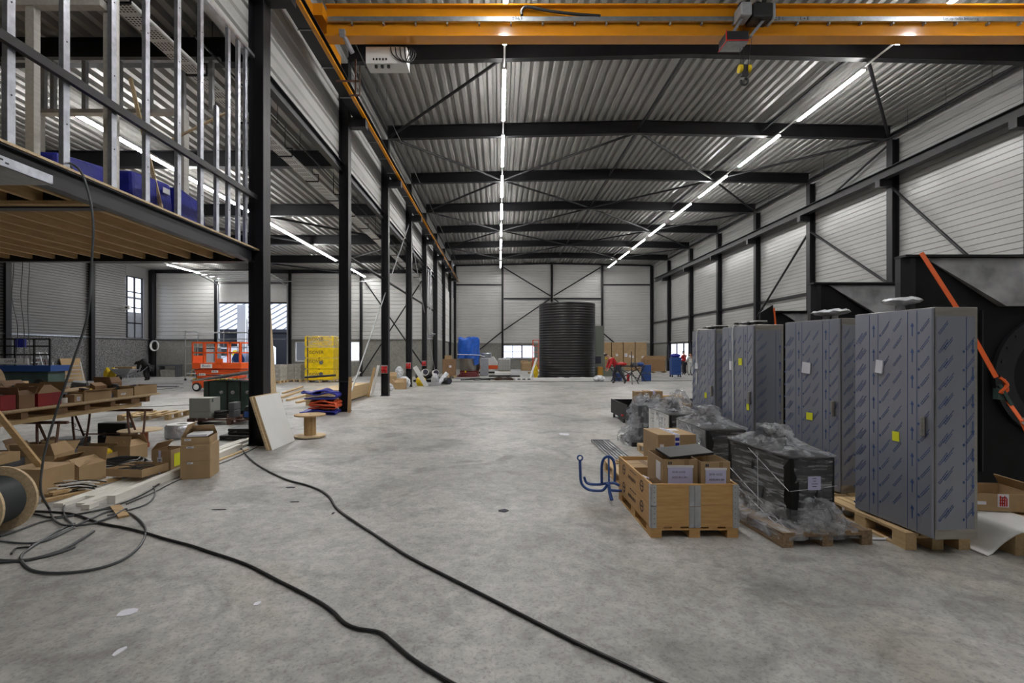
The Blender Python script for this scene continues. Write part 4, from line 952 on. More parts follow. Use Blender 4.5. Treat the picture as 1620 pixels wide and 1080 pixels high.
# --- three wrapped black machines on pallets
def wrapped_machine(label, plabel, x0, y0, w, d, rz, white_side=False, tall=.0, seed=1, lean=0.0):
    cx, cy = x0 + w / 2, y0 + d / 2
    pallet(plabel, (cx + (.06 if seed == 1 else 0), cy, 0), rz, .84, 1.2, .13, m='oldwood' if seed == 1 else 'woody', group='pallets under the wrapped machines')
    t = T('wrapped_machine', label, 'machine', (cx, cy, .132), rz, 'machines wrapped in film')
    g = lambda m: local(m, t)
    g(MB().box(-w / 2, w / 2, -d / 2, d / 2, 0, .62)).build('body', 'machine' if not white_side else 'black', t, bev=.005)
    if white_side: g(MB().box(-w / 2 - .012, -w / 2 - .001, -d / 2 + .02, d / 2, .02, .61)).build('side_cover', 'galvb' if seed == 2 else 'white', t)
    # motor under the tent of film
    g(MB().lathe([(.12, .0), (.12, .08), (.085, .10), (.085, .17 + tall), (.03, .18 + tall)], (0, .05, .62), 20)).build('motor', 'machine', t, smooth=True)
    a, b = w / 2 + .012, d / 2 + .012
    m = [(0, 0, a + .0, b + .0, -.02), (0, 0, a, b, .2), (0, 0, a, b, .45), (0, 0, a + .01, b + .01, .60), (0, 0, a + .035, b + .03, .645)]
    f = wrap_shell(m, 'film_wrap', None, seed, .009, cap=False); f.parent = t
    off = f.location.copy(); f.location = (0, 0, 0); f.data.transform(Matrix.Translation(off)); W[f] = W[t]
    m = [(0, 0, a + .036, b + .031, .64), (0, .03, a * .74, b * .8, .68), (0, .05, a * .44, b * .42, .74), (0, .05, .13, .14, .82 + tall), (0, .05, .09, .10, .84 + tall)]
    f = wrap_shell(m, 'film_top', None, seed, .009, m='wrapc'); f.parent = t
    off = f.location.copy(); f.location = (0, 0, 0); f.data.transform(Matrix.Translation(off)); W[f] = W[t]
    # skirt down to the pallet
    f2 = wrap_shell([(.04, 0, .45, .61, -.07), (.04, 0, .44, .6, -.005), (.02, 0, a + .06, b + .03, .05), (0, 0, a + .02, b + .01, .16)], 'film_skirt', None, seed + 5, .012, cap=False, m='wrapc')
    off = f2.location.copy(); f2.location = (0, 0, 0); f2.data.transform(Matrix.Translation(off)); f2.parent = t
    # twisted film ropes
    m = MB(); m.tube([(-a - .008, -b * .1, .60), (-a - .008, -b * .12, .0)], .0035, 6).tube([(-a - .006, b * .2, .6), (-a - .006, -b * .98, .33)], .003, 6).tube([(-a, -b, .33), (a, -b - .003, .37)], .002, 6).tube([(-a - .005, b * .9, .33), (-a - .02, -b, -.02)], .003, 6).tube([(-a - .005, b, .22), (-a - .05, -b, -.04)], .004, 6)
    g(m).build('film_strand', 'paper', t)
    return t
m1 = wrapped_machine('black machine wrapped in clear film with a typed sheet on its front, nearest of three', 'pallet under the nearest film-wrapped machine', 2.56, 4.36, .42, 1.0, R(5), seed=1)
onf = local(MB().box(-.06, .06, -.522, -.518, .34, .46), m1).build('paper_sheet', 'lil', m1)
m = MB()
for q, wd in enumerate((.035, .025, .06, .04)): m.box(-wd / 2, wd / 2, -.5235, -.522, .44 - q * .024, .446 - q * .024)
local(m, m1).build('typed_lines', 'ink', m1)
bag = local(MB(), m1)
tarp = wrap_shell([(.03, -.60, .17, .07, .0), (.03, -.60, .19, .08, .07), (.02, -.59, .16, .07, .16), (.0, -.57, .12, .045, .24), (0, -.55, .05, .02, .27)], 'film_bag', None, 12, .012, m='wrapc', sq=2.5)
off = tarp.location.copy(); tarp.location = (0, 0, 0); tarp.data.transform(Matrix.Translation(off)); tarp.parent = m1
m2 = wrapped_machine('grey-sided machine under clear film, between the nearest and farthest wrapped machines', 'pallet under the middle film-wrapped machine', 2.53, 5.92, .48, .98, 0, True, seed=2, tall=.02)
m3 = wrapped_machine('white-sided machine under clear film, farthest of the three wrapped machines', 'pallet under the farthest film-wrapped machine', 2.58, 7.35, .48, .98, 0, True, seed=3)

# --- crumpled film heap
t = T('film_heap', 'grey equipment under crumpled clear film, in front of the black trough', 'film heap', (2.75, 9.2, 0))
MB().box(2.58, 2.98, 9.0, 9.5, .08, .72).box(2.62, 2.8, 8.85, 9.0, .08, .4).build('equipment', 'greyp', t, bev=.02); MB().box(2.4, 3.1, 8.75, 9.6, .0, .08).build('base_board', 'black', t)
f = wrap_shell([(2.72, 9.15, .42, .46, .01), (2.72, 9.15, .40, .44, .12), (2.76, 9.2, .3, .37, .22), (2.79, 9.22, .25, .32, .5), (2.82, 9.25, .19, .26, .78), (2.86, 9.25, .12, .15, .86)], 'film', t, 21, .03, m='wrapc', sq=4, zamp=1.5)
f.parent = t
# --- black trough with casters
t = T('steel_trough', 'black sheet-steel trough with a red-topped caster, beyond the film heap', 'trough', (3.8, 12.2, 0))
MB().box(3.0, 3.02, 11.4, 13.0, .10, .46).box(3.02, 4.7, 11.4, 11.42, .1, .45).box(3.02, 4.7, 12.98, 13, .1, .45).box(3.02, 4.7, 11.42, 12.98, .1, .12).build('trough', 'machine', t)
MB().box(3.25, 4.9, 11.25, 11.4, .1, .62).build('tall_plate', 'machine', t)
for (x, y) in ((3.05, 11.7), (3.05, 12.7), (4.6, 11.5), (4.6, 12.9)):
    c = local(MB(), t).lathe([(.05, -.02), (.05, .02)], (x - .04, y, .05), 14, 'X').box(x - .04, x + .02, y - .03, y + .03, .08, .11).build('caster', 'black', t); 
MB().box(2.96, 3.0, 11.68, 11.78, .17, .2).build('brake_pedal', 'red', t)
carton('brown carton with lilac tape standing on the black trough', (3.75, 11.9, .46), (.42, .3, .30), 0, False, tape='lil')
carton('dark purple-banded carton under the taped one on the trough', (3.75, 11.9, .121), (.5, .4, .335), 0, False, tape=None, m='cardd')
carton('narrow brown carton at the left end of the black trough', (3.42, 11.95, .121), (.2, .3, .62), 0, False, tape=None)
carton('ochre carton at the right end of the black trough', (4.35, 12.2, .121), (.5, .3, .49), 0, False, tape=None, m='ochre')
tag(MB().box(4.05, 4.3, 11.6, 11.95, .121, .52).build('grey_case', 'greyp', bev=.02), 'grey box between the cartons on the trough', 'case')
# --- second batch of wrapped small goods
t = T('film_heap', 'bundle under clear film lying on top of the taped cartons behind the wrapped machines', 'film heap', (2.95, 9.4, .0))
MB().box(3.22, 3.5, 8.85, 9.6, .0, .75).build('equipment', 'card', t)
wrap_shell([(3.37, 9.2, .17, .4, .02), (3.37, 9.2, .18, .42, .74), (3.37, 9.15, .14, .3, .84), (3.4, 9.1, .03, .05, 1.0)], 'film', t, 31, .02, sq=4, m='wrapc')
# --- blue bent-tube stand
t = T('tube_stand', 'blue bent-tube cable reel stand lying beside the collar crate', 'stand', (1.15, 5.7, 0))
def F2(px, py, Y): return at(px, py, Y)
r_ = .016
MB().tube(smooth_path([F2(917.5, 727, 5.6), F2(918, 745, 5.6), F2(920, 764, 5.6), F2(931, 774, 5.55), F2(950, 776, 5.5), F2(957, 772, 5.5), F2(961, 765, 5.5)], 6), r_, 8).build('bent_tube', 'blue', t, smooth=True)
MB().tube(smooth_path([F2(924, 754, 5.85), F2(929, 764, 5.85), F2(945, 766, 5.8), F2(962, 764, 5.7), F2(972, 764, 5.62), F2(980, 768, 5.6)], 6), r_, 8).build('bent_tube', 'blue', t, smooth=True)
MB().tube(smooth_path([F2(952, 764, 5.75), F2(952, 738, 5.75), F2(955, 726, 5.75), F2(962, 722, 5.75), F2(969, 726, 5.75), F2(972.5, 738, 5.75), F2(972.5, 764, 5.75)], 6), r_, 8).build('hoop', 'blue', t, smooth=True)
MB().tube([F2(963, 724, 5.74), F2(963.5, 762, 5.6)], r_ * .7, 8).tube(smooth_path([F2(961, 764, 5.6), F2(965, 774, 5.5), F2(975, 776, 5.45), F2(982, 776, 5.5)], 5), r_, 8).tube([F2(963, 766, 5.55), F2(965, 780, 5.45), F2(968, 791, 5.4)], r_ * 1.2, 8).build('centre_post', 'blue', t, smooth=True)
MB().lathe([(.022, -.012), (.036, -.012), (.036, .012), (.022, .012)], tuple(F2(917.5, 724, 5.6)), 16, 'Y', close=True).build('ring_end', 'blue', t, smooth=True)
# --- galvanised grating lying on floor
t = T('steel_grating', 'galvanised wire grating lying on the floor beyond the blue tube stand', 'grating', (1.85, 8.2, 0))
m = MB(); a, b = Vector((1.76, 9.2, .03)), Vector((1.76, 7.12, .03))
for k in range(7): m.bar(a + Vector((k * .055, 0, 0)), b + Vector((k * .055, 0, 0)), .009, .02)
for k in range(38): y = 9.2 - k * .055; m.bar((1.76 - k * .0, y, .035), (2.09 - k * .001, y, .035), .009)
m.build('mesh', 'galv', t); MB().box(1.75, 2.1, 9.19, 9.24, .005, .05).build('end_bar', 'galvb', t)
# white strap on floor by the wrapped machine
tag(MB().tube(smooth_path([fl(1378, 852, .012), fl(1400, 852, .012), fl(1415, 848, .02), fl(1425, 845, .01)], 5), .012, 6).build('white_band', 'paper'), 'loose white strapping band on the floor between wrapped machine and cabinet pallet', 'band')
# ================================================================== LEFT SIDE
# --- material table on trestles: top edge runs along Y
TZ = .95
def Ypx(px, X=-6.3): return X * FPX / (px - VX)
t = T('board_table', 'long makeshift table of boards laid over pallets on trestles, covered in boxes', 'table', (-6.9, 7.2, .72))
MB().box(-7.6, -6.3, 5.0, 9.05, TZ - .03, TZ).build('table_top', 'ply', t)
m = MB()
MB().box(-7.5, -6.36, 5.2, 8.9, TZ - .055, TZ - .035).build('pallet_layer', 'woody', t)
for q, y in enumerate((5.3, 5.9, 6.5, 7.0, 7.5, 8.0, 8.45, 8.8)): MB().box(-7.5, -6.38, y, y + (.10 if q % 3 else .2), TZ - .145, TZ - .06).build('pallet_block', 'cardd', t)
for x in (-6.46, -6.85, -7.4): MB().box(x - .04, x + .04, 4.9, 8.75, TZ - .215, TZ - .15).build('beam', 'woody', t)
def trestle(label, y, xa, xb, z1):
    t = T('trestle', label, 'trestle', ((xa + xb) / 2, y, 0), group='rusty trestles under the board table'); r_ = .013
    MB().bar((xa, y, z1 - .02), (xb, y, z1 - .02), .04).build('top_bar', 'rust', t)
    for x in (xa + .02, xb - .42):
        MB().tube(smooth_path([(x, y - .02, z1 - .03), (x + .10, y - .12, .40), (x + .24, y - .22, .06), (x + .29, y - .24, .018), (x + .36, y - .24, .02), (x + .38, y - .22, .08), (x + .36, y - .12, .4), (x + .31, y - .02, z1 - .03)], 4), .017, 7).build('leg_loop', 'rust', t, smooth=True)
        MB().tube([(x, y, z1 - .03), (x, y + .3, .018)], .017, 7).build('leg', 'rust', t)
    MB().tube([(xa + .02, y + .2, .24), (xb - .42, y + .2, .24)], .012, 6).build('brace', 'rust', t)
trestle('rusty tubular trestle under the right end of the board table', 8.5, -7.45, -6.05, .71)
trestle('rusty tubular trestle under the middle of the board table', 7.0, -7.5, -6.2, .71)
# boxes along its front edge (positions along Y)
def tb(label, px0, px1, hpx, dx, back=0.0, **k):
    ya, yb_ = Ypx(px0), Ypx(px1); h = hpx / FPX * (ya + yb_) / 2
    return carton(label, (-6.32 - back - dx / 2, (ya + yb_) / 2, TZ + .001), (dx, yb_ - ya - .01, h), **k)
tb('long low open carton at the right end of the board table', 214, 250, 14, .34, open_=True, flaps=(None,) * 4, sticker=[('f', .08, .08, .06, .06, 'paper')])
tb('low open carton beside the one at the table end, small white tag', 187.5, 213, 12, .3, open_=True, flaps=(None,) * 4, sticker=[('r', -.05, .05, .1, .03, 'paper')])
tb('wide low open carton in the middle of the board table', 135, 179, 14, .36, open_=True, flaps=(None, 70, None, 60), fsz=.25)
tb('small closed carton with white sticker on the table', 119.5, 133, 12, .14, sticker=[('r', 0, .05, .06, .06, 'paper')], tape=None)
tb('red carton with its tan lid flaps standing open, on the table', 62, 100, 20, .42, open_=True, m='redc', flaps=(-40, -55, 40, 60), fsz=.5)
tb('dark carton with tall open flap at the left of the red carton', 32, 58, 21, .4, open_=True, m='cardd', flaps=(5, -60, 30, 40), fsz=.5)
tb('dark red carton with slanting white stripe, left end of the table', 2, 28, 24, .4, m='redc', tape='white')
tb('dark brown carton standing behind the middle of the table', 97, 131, 26, .35, back=.45, open_=True, m='cardd', flaps=(None, -100, None, 50), fsz=.4)
tb('small tan carton behind the wide low carton', 137, 152, 20, .25, back=.42, tape=None)
tb('open tan carton at the back of the table, yellow roll beside it', 155, 176, 16, .3, back=.5, open_=True, m='cardd', flaps=(None, -70, None, None))
tb('dark carton with raised flap at the back right of the table', 216, 232, 20, .3, back=.42, open_=True, m='cardd', flaps=(20, -30, None, None))
tb('grey open carton near the right end of the table, full of fittings', 190, 208, 17, .3, back=.4, open_=True, m='cardi', flaps=(None, -60, None, None))
for i, (px, c, lb, r_, h) in enumerate(((101, 'white', 'white tin by the small closed carton, left one', .045, .08), (112, 'white', 'white tin by the small closed carton, right one', .045, .08), (183, 'blue', 'bright blue roll lying in front of the low cartons', .04, .07), (182, 'yellow', 'yellow and black can among the table cartons', .05, .15), (141, 'yellow', 'yellow roll at the back of the board table', .05, .12), (203, 'foil', 'silver tape roll on top of the table clutter', .07, .16), (167, 'black', 'black spray can at the back of the board table', .035, .2))):
    y = Ypx(px); x = -6.36 - r_ if i < 3 else -6.82
    if px in (182,): x = -6.74
    t = T('roll' if 'roll' in lb else 'can', lb, 'roll' if 'roll' in lb else 'can', (x, y, TZ + .001))
    MB().lathe([(r_ * .95, TZ + .001), (r_, TZ + .006), (r_, TZ + h - .006), (r_ * .95, TZ + h)], (x, y, 0), 16).build('body', c, t, smooth=True)
    MB().lathe([(r_ * .5, TZ + h), (r_ * .5, TZ + h + .008)], (x, y, 0), 12).build('cap', 'black' if c != 'foil' else 'cardd', t)
t = T('tool_case', 'black hinged tool case standing at the far left of the table', 'case', (-6.9, 5.9, TZ)); MB().box(-7.15, -6.75, 5.7, 6.1, TZ, TZ + .26).build('shell', 'black', t, bev=.03); MB().box(-6.75, -6.735, 5.78, 6.02, TZ + .1, TZ + .2).build('face_plate', 'galvd', t)
t = T('cable_reel_disc', 'plywood disc leaning behind the table boxes', 'disc', (-7.2, 7.0, TZ)); MB().lathe([(.30, -.01), (.30, .01)], (-7.35, 6.95, TZ + .3), 30, 'X').build('disc', 'ply', t)
# small clutter between the cartons on the table
rnd = random.Random(11)
clut = [(30, .62, .16, 'cardd', 'dark carton corner sticking up behind the left end of the table'), (70, .75, .24, 'black', 'black flat case leaning among the table cartons'), (88, .62, .20, 'greyp', 'grey plastic housing behind the red carton'), (112, .85, .20, 'cardd', 'brown carton far back on the table beside the dark one'), (128, .30, .10, 'black', 'small black box behind the small closed carton'), (146, .70, .13, 'black', 'black tool box at the back of the table middle'), (160, .25, .13, 'cardi', 'tan box with torn edge behind the wide low carton'), (172, .85, .16, 'black', 'black square case at the back of the board table'), (186, .55, .14, 'cardd', 'brown parts box behind the blue roll'), (196, .72, .20, 'greyp', 'grey fitting box behind the silver tape roll'), (209, .30, .15, 'black', 'black gadget between two low cartons'), (224, .75, .17, 'cardd', 'dark brown box at the back of the table end'), (240, .35, .10, 'black', 'black item inside the end carton area of the table')]
for q, (px, bk, h, mm_, lb) in enumerate(clut):
    y = Ypx(px); w_ = rnd.uniform(.10, .2); x = -6.32 - bk
    t = T('parts_box', lb, 'box', (x, y, TZ + .002), rnd.uniform(-.5, .5), 'small clutter on the board table')
    h *= 1.45; local(MB().box(-w_ / 2, w_ / 2, -w_ * .4, w_ * .4, 0, h * .8), t).build('box_body', mm_, t, bev=.006); local(MB().obox((0, 0, h * .85), (w_ * .9, w_ * .7, .02), (rnd.uniform(-.3, .3), rnd.uniform(-.3, .3), 0)), t).build('box_lid', 'cardi' if mm_ == 'cardd' else 'greyp', t)
# leaning plank
tag(MB().bar((-5.93, 5.72, 1.03), (-5.40, 5.98, .012), .07, .03, up=(0, 1, 0)).build('leaning_plank', 'wood'), 'pale plank leaning against the front of the board table', 'plank')
# --- things under and around the table
def case(label, loc, size, m='black', rz=0, name='tool_case', handle=True):
    t = T(name, label, 'case', loc, rz); w, d, h = size
    local(MB().box(-w / 2, w / 2, -d / 2, d / 2, 0, h * .48), t).build('bottom_shell', m, t, bev=.015); local(MB().box(-w / 2, w / 2, -d / 2, d / 2, h * .5, h), t).build('lid', m, t, bev=.015)
    for q in (-.3, .2): local(MB().box(w * q, w * (q + .1), -d / 2 - .008, -d / 2, h * .4, h * .6), t).build('latch', 'greyp', t)
    if handle: local(MB().tube(smooth_path([(-.07, -d / 2, h * .45), (-.06, -d / 2 - .03, h * .45), (.06, -d / 2 - .03, h * .45), (.07, -d / 2, h * .45)], 3), .008, 6), t).build('handle', 'rubber', t)
    return t
case('upright black suitcase-like case under the right half of the table', (-7.0, 8.9, 0), (.52, .2, .42))
case('black bag-shaped case lying beside the upright case', (-7.55, 8.55, 0), (.45, .4, .2), m='greyp')
t = T('clay_pipe', 'orange-brown pipe piece standing under the table end', 'pipe', (-6.35, 8.75, 0)); MB().lathe([(.075, 0), (.08, .01), (.08, .08), (.062, .1), (.062, .3), (.052, .3), (.052, .02)], (-6.35, 8.72, 0), 20).build('pipe', 'terra', t, smooth=True)
MB().lathe([(.34, .301), (.34, .318)], (-6.42, 8.72, 0), 30).build('plywood_disc', 'ply', t)
t = T('foil_roll', 'fat roll wrapped in silver film with white top, beyond the table end', 'roll', (-6.35, 9.75, 0))
MB().lathe([(.09, .26), (.09, .02), (.27, .0), (.29, .03), (.29, .22), (.26, .26)], (-6.35, 9.75, 0), 28, close=True).build('roll', 'foil', t, smooth=True); MB().lathe([(.1, .262), (.25, .262), (.25, .27), (.1, .27)], (-6.35, 9.75, 0), 28, close=True).build('white_top', 'white', t)
pallet('pine pallet on the floor beyond the board table', (-8.9, 12.6, 0), R(6), 1.2, 1.0)
case('grey flat crate with blue lid under the left half of the table', (-6.7, 6.4, 0), (.7, .6, .3), m='greyp', rz=.1)
case('long grey plastic case under the table next to the leaning plank', (-6.35, 7.35, 0), (.6, .5, .2), m='greyp', rz=-.1)
carton('flattish carton with a white paper on its lid, left edge of the floor clutter', (-6.35, 6.05, .31), (.42, .4, .12), .1, False, sticker=[('t', .0, .0, .16, .18, 'paper')])
carton('carton lid with red edge lying open beneath the left of the table', (-7.4, 7.8, 0), (.5, .4, .18), .3, True, flaps=(-60, -40, None, 30), m='cardi')
# floor boxes in front of the table
carton('big closed brown carton beside the cable reel, white tag low on its front', (-5.62, 5.98, 0), (.48, .4, .31), R(-6), False, tape=None, sticker=[('f', .16, .05, .07, .035, 'paper')])
carton('open brown carton with wide flaps, behind the leaning plank foot', (-5.56, 6.42, 0), (.46, .38, .23), R(-6), True, flaps=(-75, -62, 10, -50), fsz=.5)
carton('open brown carton with flap up, far left behind the big closed carton', (-6.3, 6.75, 0), (.5, .4, .3), R(10), True, flaps=(20, -40, 50, 30), fsz=.45)
t = carton('open carton holding yellow-and-grey bags, in the floor clutter', (-6.2, 7.5, 0), (.46, .34, .15), R(3), True, flaps=(None, None, -20, None), fsz=.4)
def bag(label, c, s, m='yellow', seed=1):
    x, y, z = c; a, b, h = s; o = wrap_shell([(x, y, a * .7, b * .7, z), (x, y, a, b, z + h * .35), (x, y, a * .9, b * .9, z + h * .7), (x, y, a * .3, b * .3, z + h)], 'plastic_bag', None, seed, .008, n=28, m=m, sq=3); return tag(o, label, 'bag')
bag('yellow bag sticking out of the open carton, left one', (-6.3, 7.47, .09), (.08, .1, .14), seed=3); bag('yellow bag sticking out of the open carton, right one', (-6.06, 7.5, .09), (.06, .08, .12), seed=4); bag('grey bag lying between the two yellow bags', (-6.18, 7.47, .10), (.07, .09, .13), 'galvd', 5)
carton('large brown carton with one broad flap raised, label near its bottom edge', (-5.97, 7.80, 0), (.46, .32, .22), R(-8), True, flaps=(-12, -60, -20, None), fsz=.5, sticker=[('f', -.03, .035, .08, .03, 'paper')])
t = T('cable_coil', 'loose coil of black cable lying between the open cartons', 'coil', (-5.6, 7.25, 0))
for k in range(5):
    rnd = random.Random(k); pts = []
    for q in range(40): a = q * math.pi / 20; rr = .40 - k * .035 + .02 * math.sin(3 * a + k); pts.append((-5.6 + rr * math.cos(a) + .03 * math.sin(k), 7.22 + rr * .85 * math.sin(a), .02 + .022 * k + .008 * math.sin(5 * a + k)))
    MB().tube(pts, .012, 6, closed=True).build('cable_turn', 'cableb', t, smooth=True)
carton('low open tray carton full of dark cable offcuts, next to the white planks', (-4.78, 6.45, .10), (.52, .42, .10), R(-8), True, flaps=(None,) * 4)
t = T('cable_offcuts', 'tangle of grey cable offcuts in the low tray carton', 'cables', (-4.78, 6.45, .12)); m = MB(); rnd = random.Random(5)
for k in range(16): a = rnd.uniform(-.6, .6); x, y = -4.78 + rnd.uniform(-.12, .12), 6.45 + rnd.uniform(-.1, .1); m.tube(smooth_path([(x - .13 * math.cos(a), y - .1 * math.sin(a), .125 + .006 * k), (x, y, .135 + .006 * k), (x + .13 * math.cos(a), y + .12 * math.sin(a), .125 + .006 * k)], 3), .006, 5)
m.build('cable_piece', 'cable', t); t['kind'] = 'stuff'
t = T('cable_scraps', 'heap of white and black cable scraps on the floor beside the open carton', 'cables', (-5.05, 5.95, 0)); m = MB(); m2_ = MB()
for k in range(26):
    a = rnd.uniform(.1, .9); x, y = -5.2 + rnd.uniform(-.2, .2), 5.95 + rnd.uniform(-.12, .12); L_ = rnd.uniform(.1, .26); g = m if k % 3 else m2_
    g.tube(smooth_path([(x - L_ * math.cos(a), y - L_ * math.sin(a), .01 + .004 * k), (x, y, .025 + .004 * k), (x + L_ * math.cos(a), y + L_ * math.sin(a) * .7, .012 + .003 * k)], 3), .007, 5)
m.build('white_scrap', 'white', t); m2_.build('black_scrap', 'cableb', t); t['kind'] = 'stuff'
# white planks and beam along the column line
bm = 'plank'
tag(MB().bar((-4.34, 5.45, .048), (-4.55, 8.55, .048), .09, .094).build('timber_beam', bm), 'long white-primed beam on the floor in line with the black column', 'beam')
for i, (x0, y0, y1, z) in enumerate(((-4.90, 5.35, 6.15, 0), (-4.78, 5.38, 6.2, 0), (-4.66, 5.36, 6.15, 0), (-4.54, 5.4, 6.1, 0))):
    tag(MB().box(x0, x0 + .11, y0 + .25 * (i % 2), y1 + .35, z, z + .04).build('white_plank', bm), f'white-primed plank lying flat before the low tray carton, {["first", "second", "third", "fourth"][i]} from the left', 'plank', 'white planks before the tray carton')
tag(MB().bar((-4.46, 5.25, .03), (-4.46, 5.38, .03), .09, .05).build('timber_offcut', bm), 'short white timber offcut at the near end of the long beam', 'offcut')
for i, (x0, z) in enumerate(((-4.75, 0), (-4.62, 0), (-4.9, 0), (-4.70, .04))):
    tag(MB().box(x0 - .05, x0 + .05, 7.0 + .1 * i, 9.5, z, z + .038).build('white_plank', bm), ['white plank by the nearest column foot, middle of the three on the floor', 'white plank by the nearest column foot, closest to the long beam', 'white plank by the nearest column foot, farthest from the long beam', 'white plank by the nearest column foot, lying on top of the others'][i], 'plank', 'white planks near the column foot')
tag(MB().box(-4.42, -4.36, 7.3, 8.5, 0, .02).build('pine_batten', 'woody'), 'yellowish batten beside the long white beam', 'batten')
for i, (a, b) in enumerate((((-5.15, 5.5, .02), (-4.75, 6.3, .02)), ((-5.3, 5.7, .02), (-5.1, 6.15, .02)), ((-5.2, 5.65, .055), (-4.95, 6.35, .055)))):
    tag(MB().bar(a, b, .08, .035).build('wood_offcut', 'wood'), ['brown wood offcut left of the white planks', 'short wood offcut nearest the big closed carton', 'upper wood offcut lying across the others'][i], 'offcut')
tag(MB().bar(fl(182, 800, .012), fl(196, 817, .012), .09, .02).build('wood_offcut', 'wood'), 'small yellowish offcut under the cable loops, before the beam end', 'offcut')
tag(MB().box(-4.95, -4.72, 6.9, 7.6, .0, .09).build('wood_offcut', 'cardd'), 'brown timber block behind the tray carton', 'offcut')
# stack of cartons by the planks
carton('lower carton of the stack at the white beam, white tag at its top edge', (-4.12, 6.72, 0), (.36, .40, .24), R(14), False, tape=None, sticker=[('f', -.06, .215, .07, .025, 'paper')])
carton('middle carton of the stack at the white beam, white tag at its top edge', (-4.12, 6.72, .241), (.36, .40, .21), R(14), False, tape=None, sticker=[('f', -.06, .185, .09, .025, 'paper')])
carton('top carton of the stack, low and open with a white packet on it', (-4.14, 6.74, .452), (.34, .38, .10), R(16), True, flaps=(None, None, -45, -25), fsz=.55, sticker=[('f', -.09, .07, .08, .025, 'paper')])
tag(MB().obox((-4.12, 6.72, .575), (.24, .3, .03), (0, 0, R(16))).build('white_packet', 'paper'), 'white packet lying on the topmost carton of the stack', 'packet')
t = carton('square carton left of the stack, printed tape down its front', (-4.68, 6.92, 0), (.28, .32, .34), R(-3), True, flaps=(None, None, None, -40), sticker=[('f', -.02, .17, .035, .33, 'lil'), ('f', -.02, .17, .07, .14, 'paper')])
local(MB().box(.1405, .1425, -.1, .02, .1, .28), t).build('yellow_label', 'note', t)
tag(MB().box(-4.86, -4.78, 6.7, 6.72, .1, .2).build('sticker_sheet', 'paper'), 'white printed slip standing beside the taped carton', 'paper')
# cable reel, lower left corner
t = T('cable_reel', 'wooden cable reel wound with grey cable, cut by the left picture edge', 'reel', (-4.72, 4.47, 0), R(97))
zc = .30
local(MB().lathe([(.055, .17), (.305, .17), (.305, .195), (.055, .195)], (0, 0, zc + .005), 40, 'X', close=True), t).build('flange', 'ply', t, smooth=True)
local(MB().lathe([(.055, -.195), (.305, -.195), (.305, -.17), (.055, -.17)], (0, 0, zc + .005), 40, 'X', close=True), t).build('flange', 'ply', t, smooth=True)
prof = []
for k in range(17): x = -.16 + .02 * k; prof += [(.215, x - .0099), (.225, x), (.215, x + .0099)]
local(MB().lathe([(.06, -.169)] + prof + [(.06, .169)], (0, 0, zc + .005), 36, 'X'), t).build('wound_cable', 'cable', t, smooth=True)

# --- loose cables on the floor
def cable(label, pts, r=.011, m='cable', name='floor_cable'):
    return tag(MB().tube(smooth_path(pts, 8), r, 8).build(name, m, smooth=True), label, 'cable')
P2 = lambda l, z=.013: [fl(x, y, z) for x, y in l]
cable('long black cable running from the column foot to the bottom edge, right of the other', P2([(378, 706), (384, 712), (394, 724), (412, 738), (450, 757), (485, 767), (508, 776), (522, 787), (533, 804), (560, 824), (600, 850), (650, 882), (720, 918), (790, 954), (850, 985), (920, 1020), (985, 1050), (1060, 1085)]), .012, 'cableb')
cable('black cable wriggling from the cable loops to the bottom edge, left of the other', P2([(40, 808), (110, 812), (158, 827), (200, 835), (232, 843), (265, 853), (300, 862), (330, 872), (370, 885), (400, 897), (440, 918), (470, 933), (505, 952), (528, 968), (545, 985), (566, 994), (600, 1000), (622, 1016), (650, 1040), (690, 1066), (725, 1086)]), .012, 'cableb')
cable('wide grey cable loop lying on the floor, lowest of the loops', P2([(0, 893), (40, 885), (100, 868), (150, 858), (118, 868), (60, 890), (37, 885), (36, 876), (50, 863), (90, 845), (140, 822), (175, 808), (205, 812), (226, 828), (230, 845), (217, 868), (190, 887), (150, 900), (100, 906), (60, 904), (42, 896), (33, 880), (52, 864), (90, 840), (118, 828), (170, 806)][8:25]), .011)
cable('grey cable arc passing high round the other loops', P2([(0, 856), (60, 858), (110, 838), (117, 832), (102, 815), (103, 797), (120, 782), (150, 766), (190, 756), (225, 757), (243, 770), (243, 786), (225, 800), (170, 815)]), .009)
cable('grey cable with its cut end pointing right, inside the big loop', P2([(0, 886), (40, 886), (90, 873), (125, 855), (148, 840)]), .013)
cable('grey cable with a shorter cut end just below its neighbour', P2([(0, 889), (50, 884), (90, 875), (118, 865)]), .011)
cable('thin cable curving from the left edge towards the reel', P2([(0, 848), (30, 838), (70, 824), (130, 812), (175, 804), (200, 806)]), .009)
cable('black cable sweeping from the reel foot along the planks', P2([(38, 810), (60, 814), (85, 818), (130, 812), (180, 800), (225, 782), (262, 758)]), .010, 'cableb')
cable('black cable end near the left edge with a small plug', P2([(18, 876), (24, 868), (32, 866), (50, 865)]), .008, 'cableb')
cable('grey cable along the white beam towards the black column', P2([(200, 797), (240, 780), (280, 760), (330, 740), (375, 722), (420, 700), (440, 690)]), .008, 'cableb')
# thin dark lines across the side hall floor
for i, (a, b) in enumerate((((250, 643), (300, 640)), ((160, 637), (420, 634)), ((200, 617), (290, 614)))): pass
for i, l in enumerate(([(200, 644), (260, 642), (300, 640)], [(90, 670), (112, 668), (120, 672), (118, 678), (135, 682)], [(225, 608), (260, 607), (290, 607)], [(225, 617), (260, 615), (290, 613)])):
    cable(['thin cable lying straight across the side hall floor', 'squiggly thin cable behind the table', 'faint cable line on the floor before the orange lift, far one', 'faint cable line on the floor before the orange lift, near one'][i], P2(l, .008), .008, 'cableb')
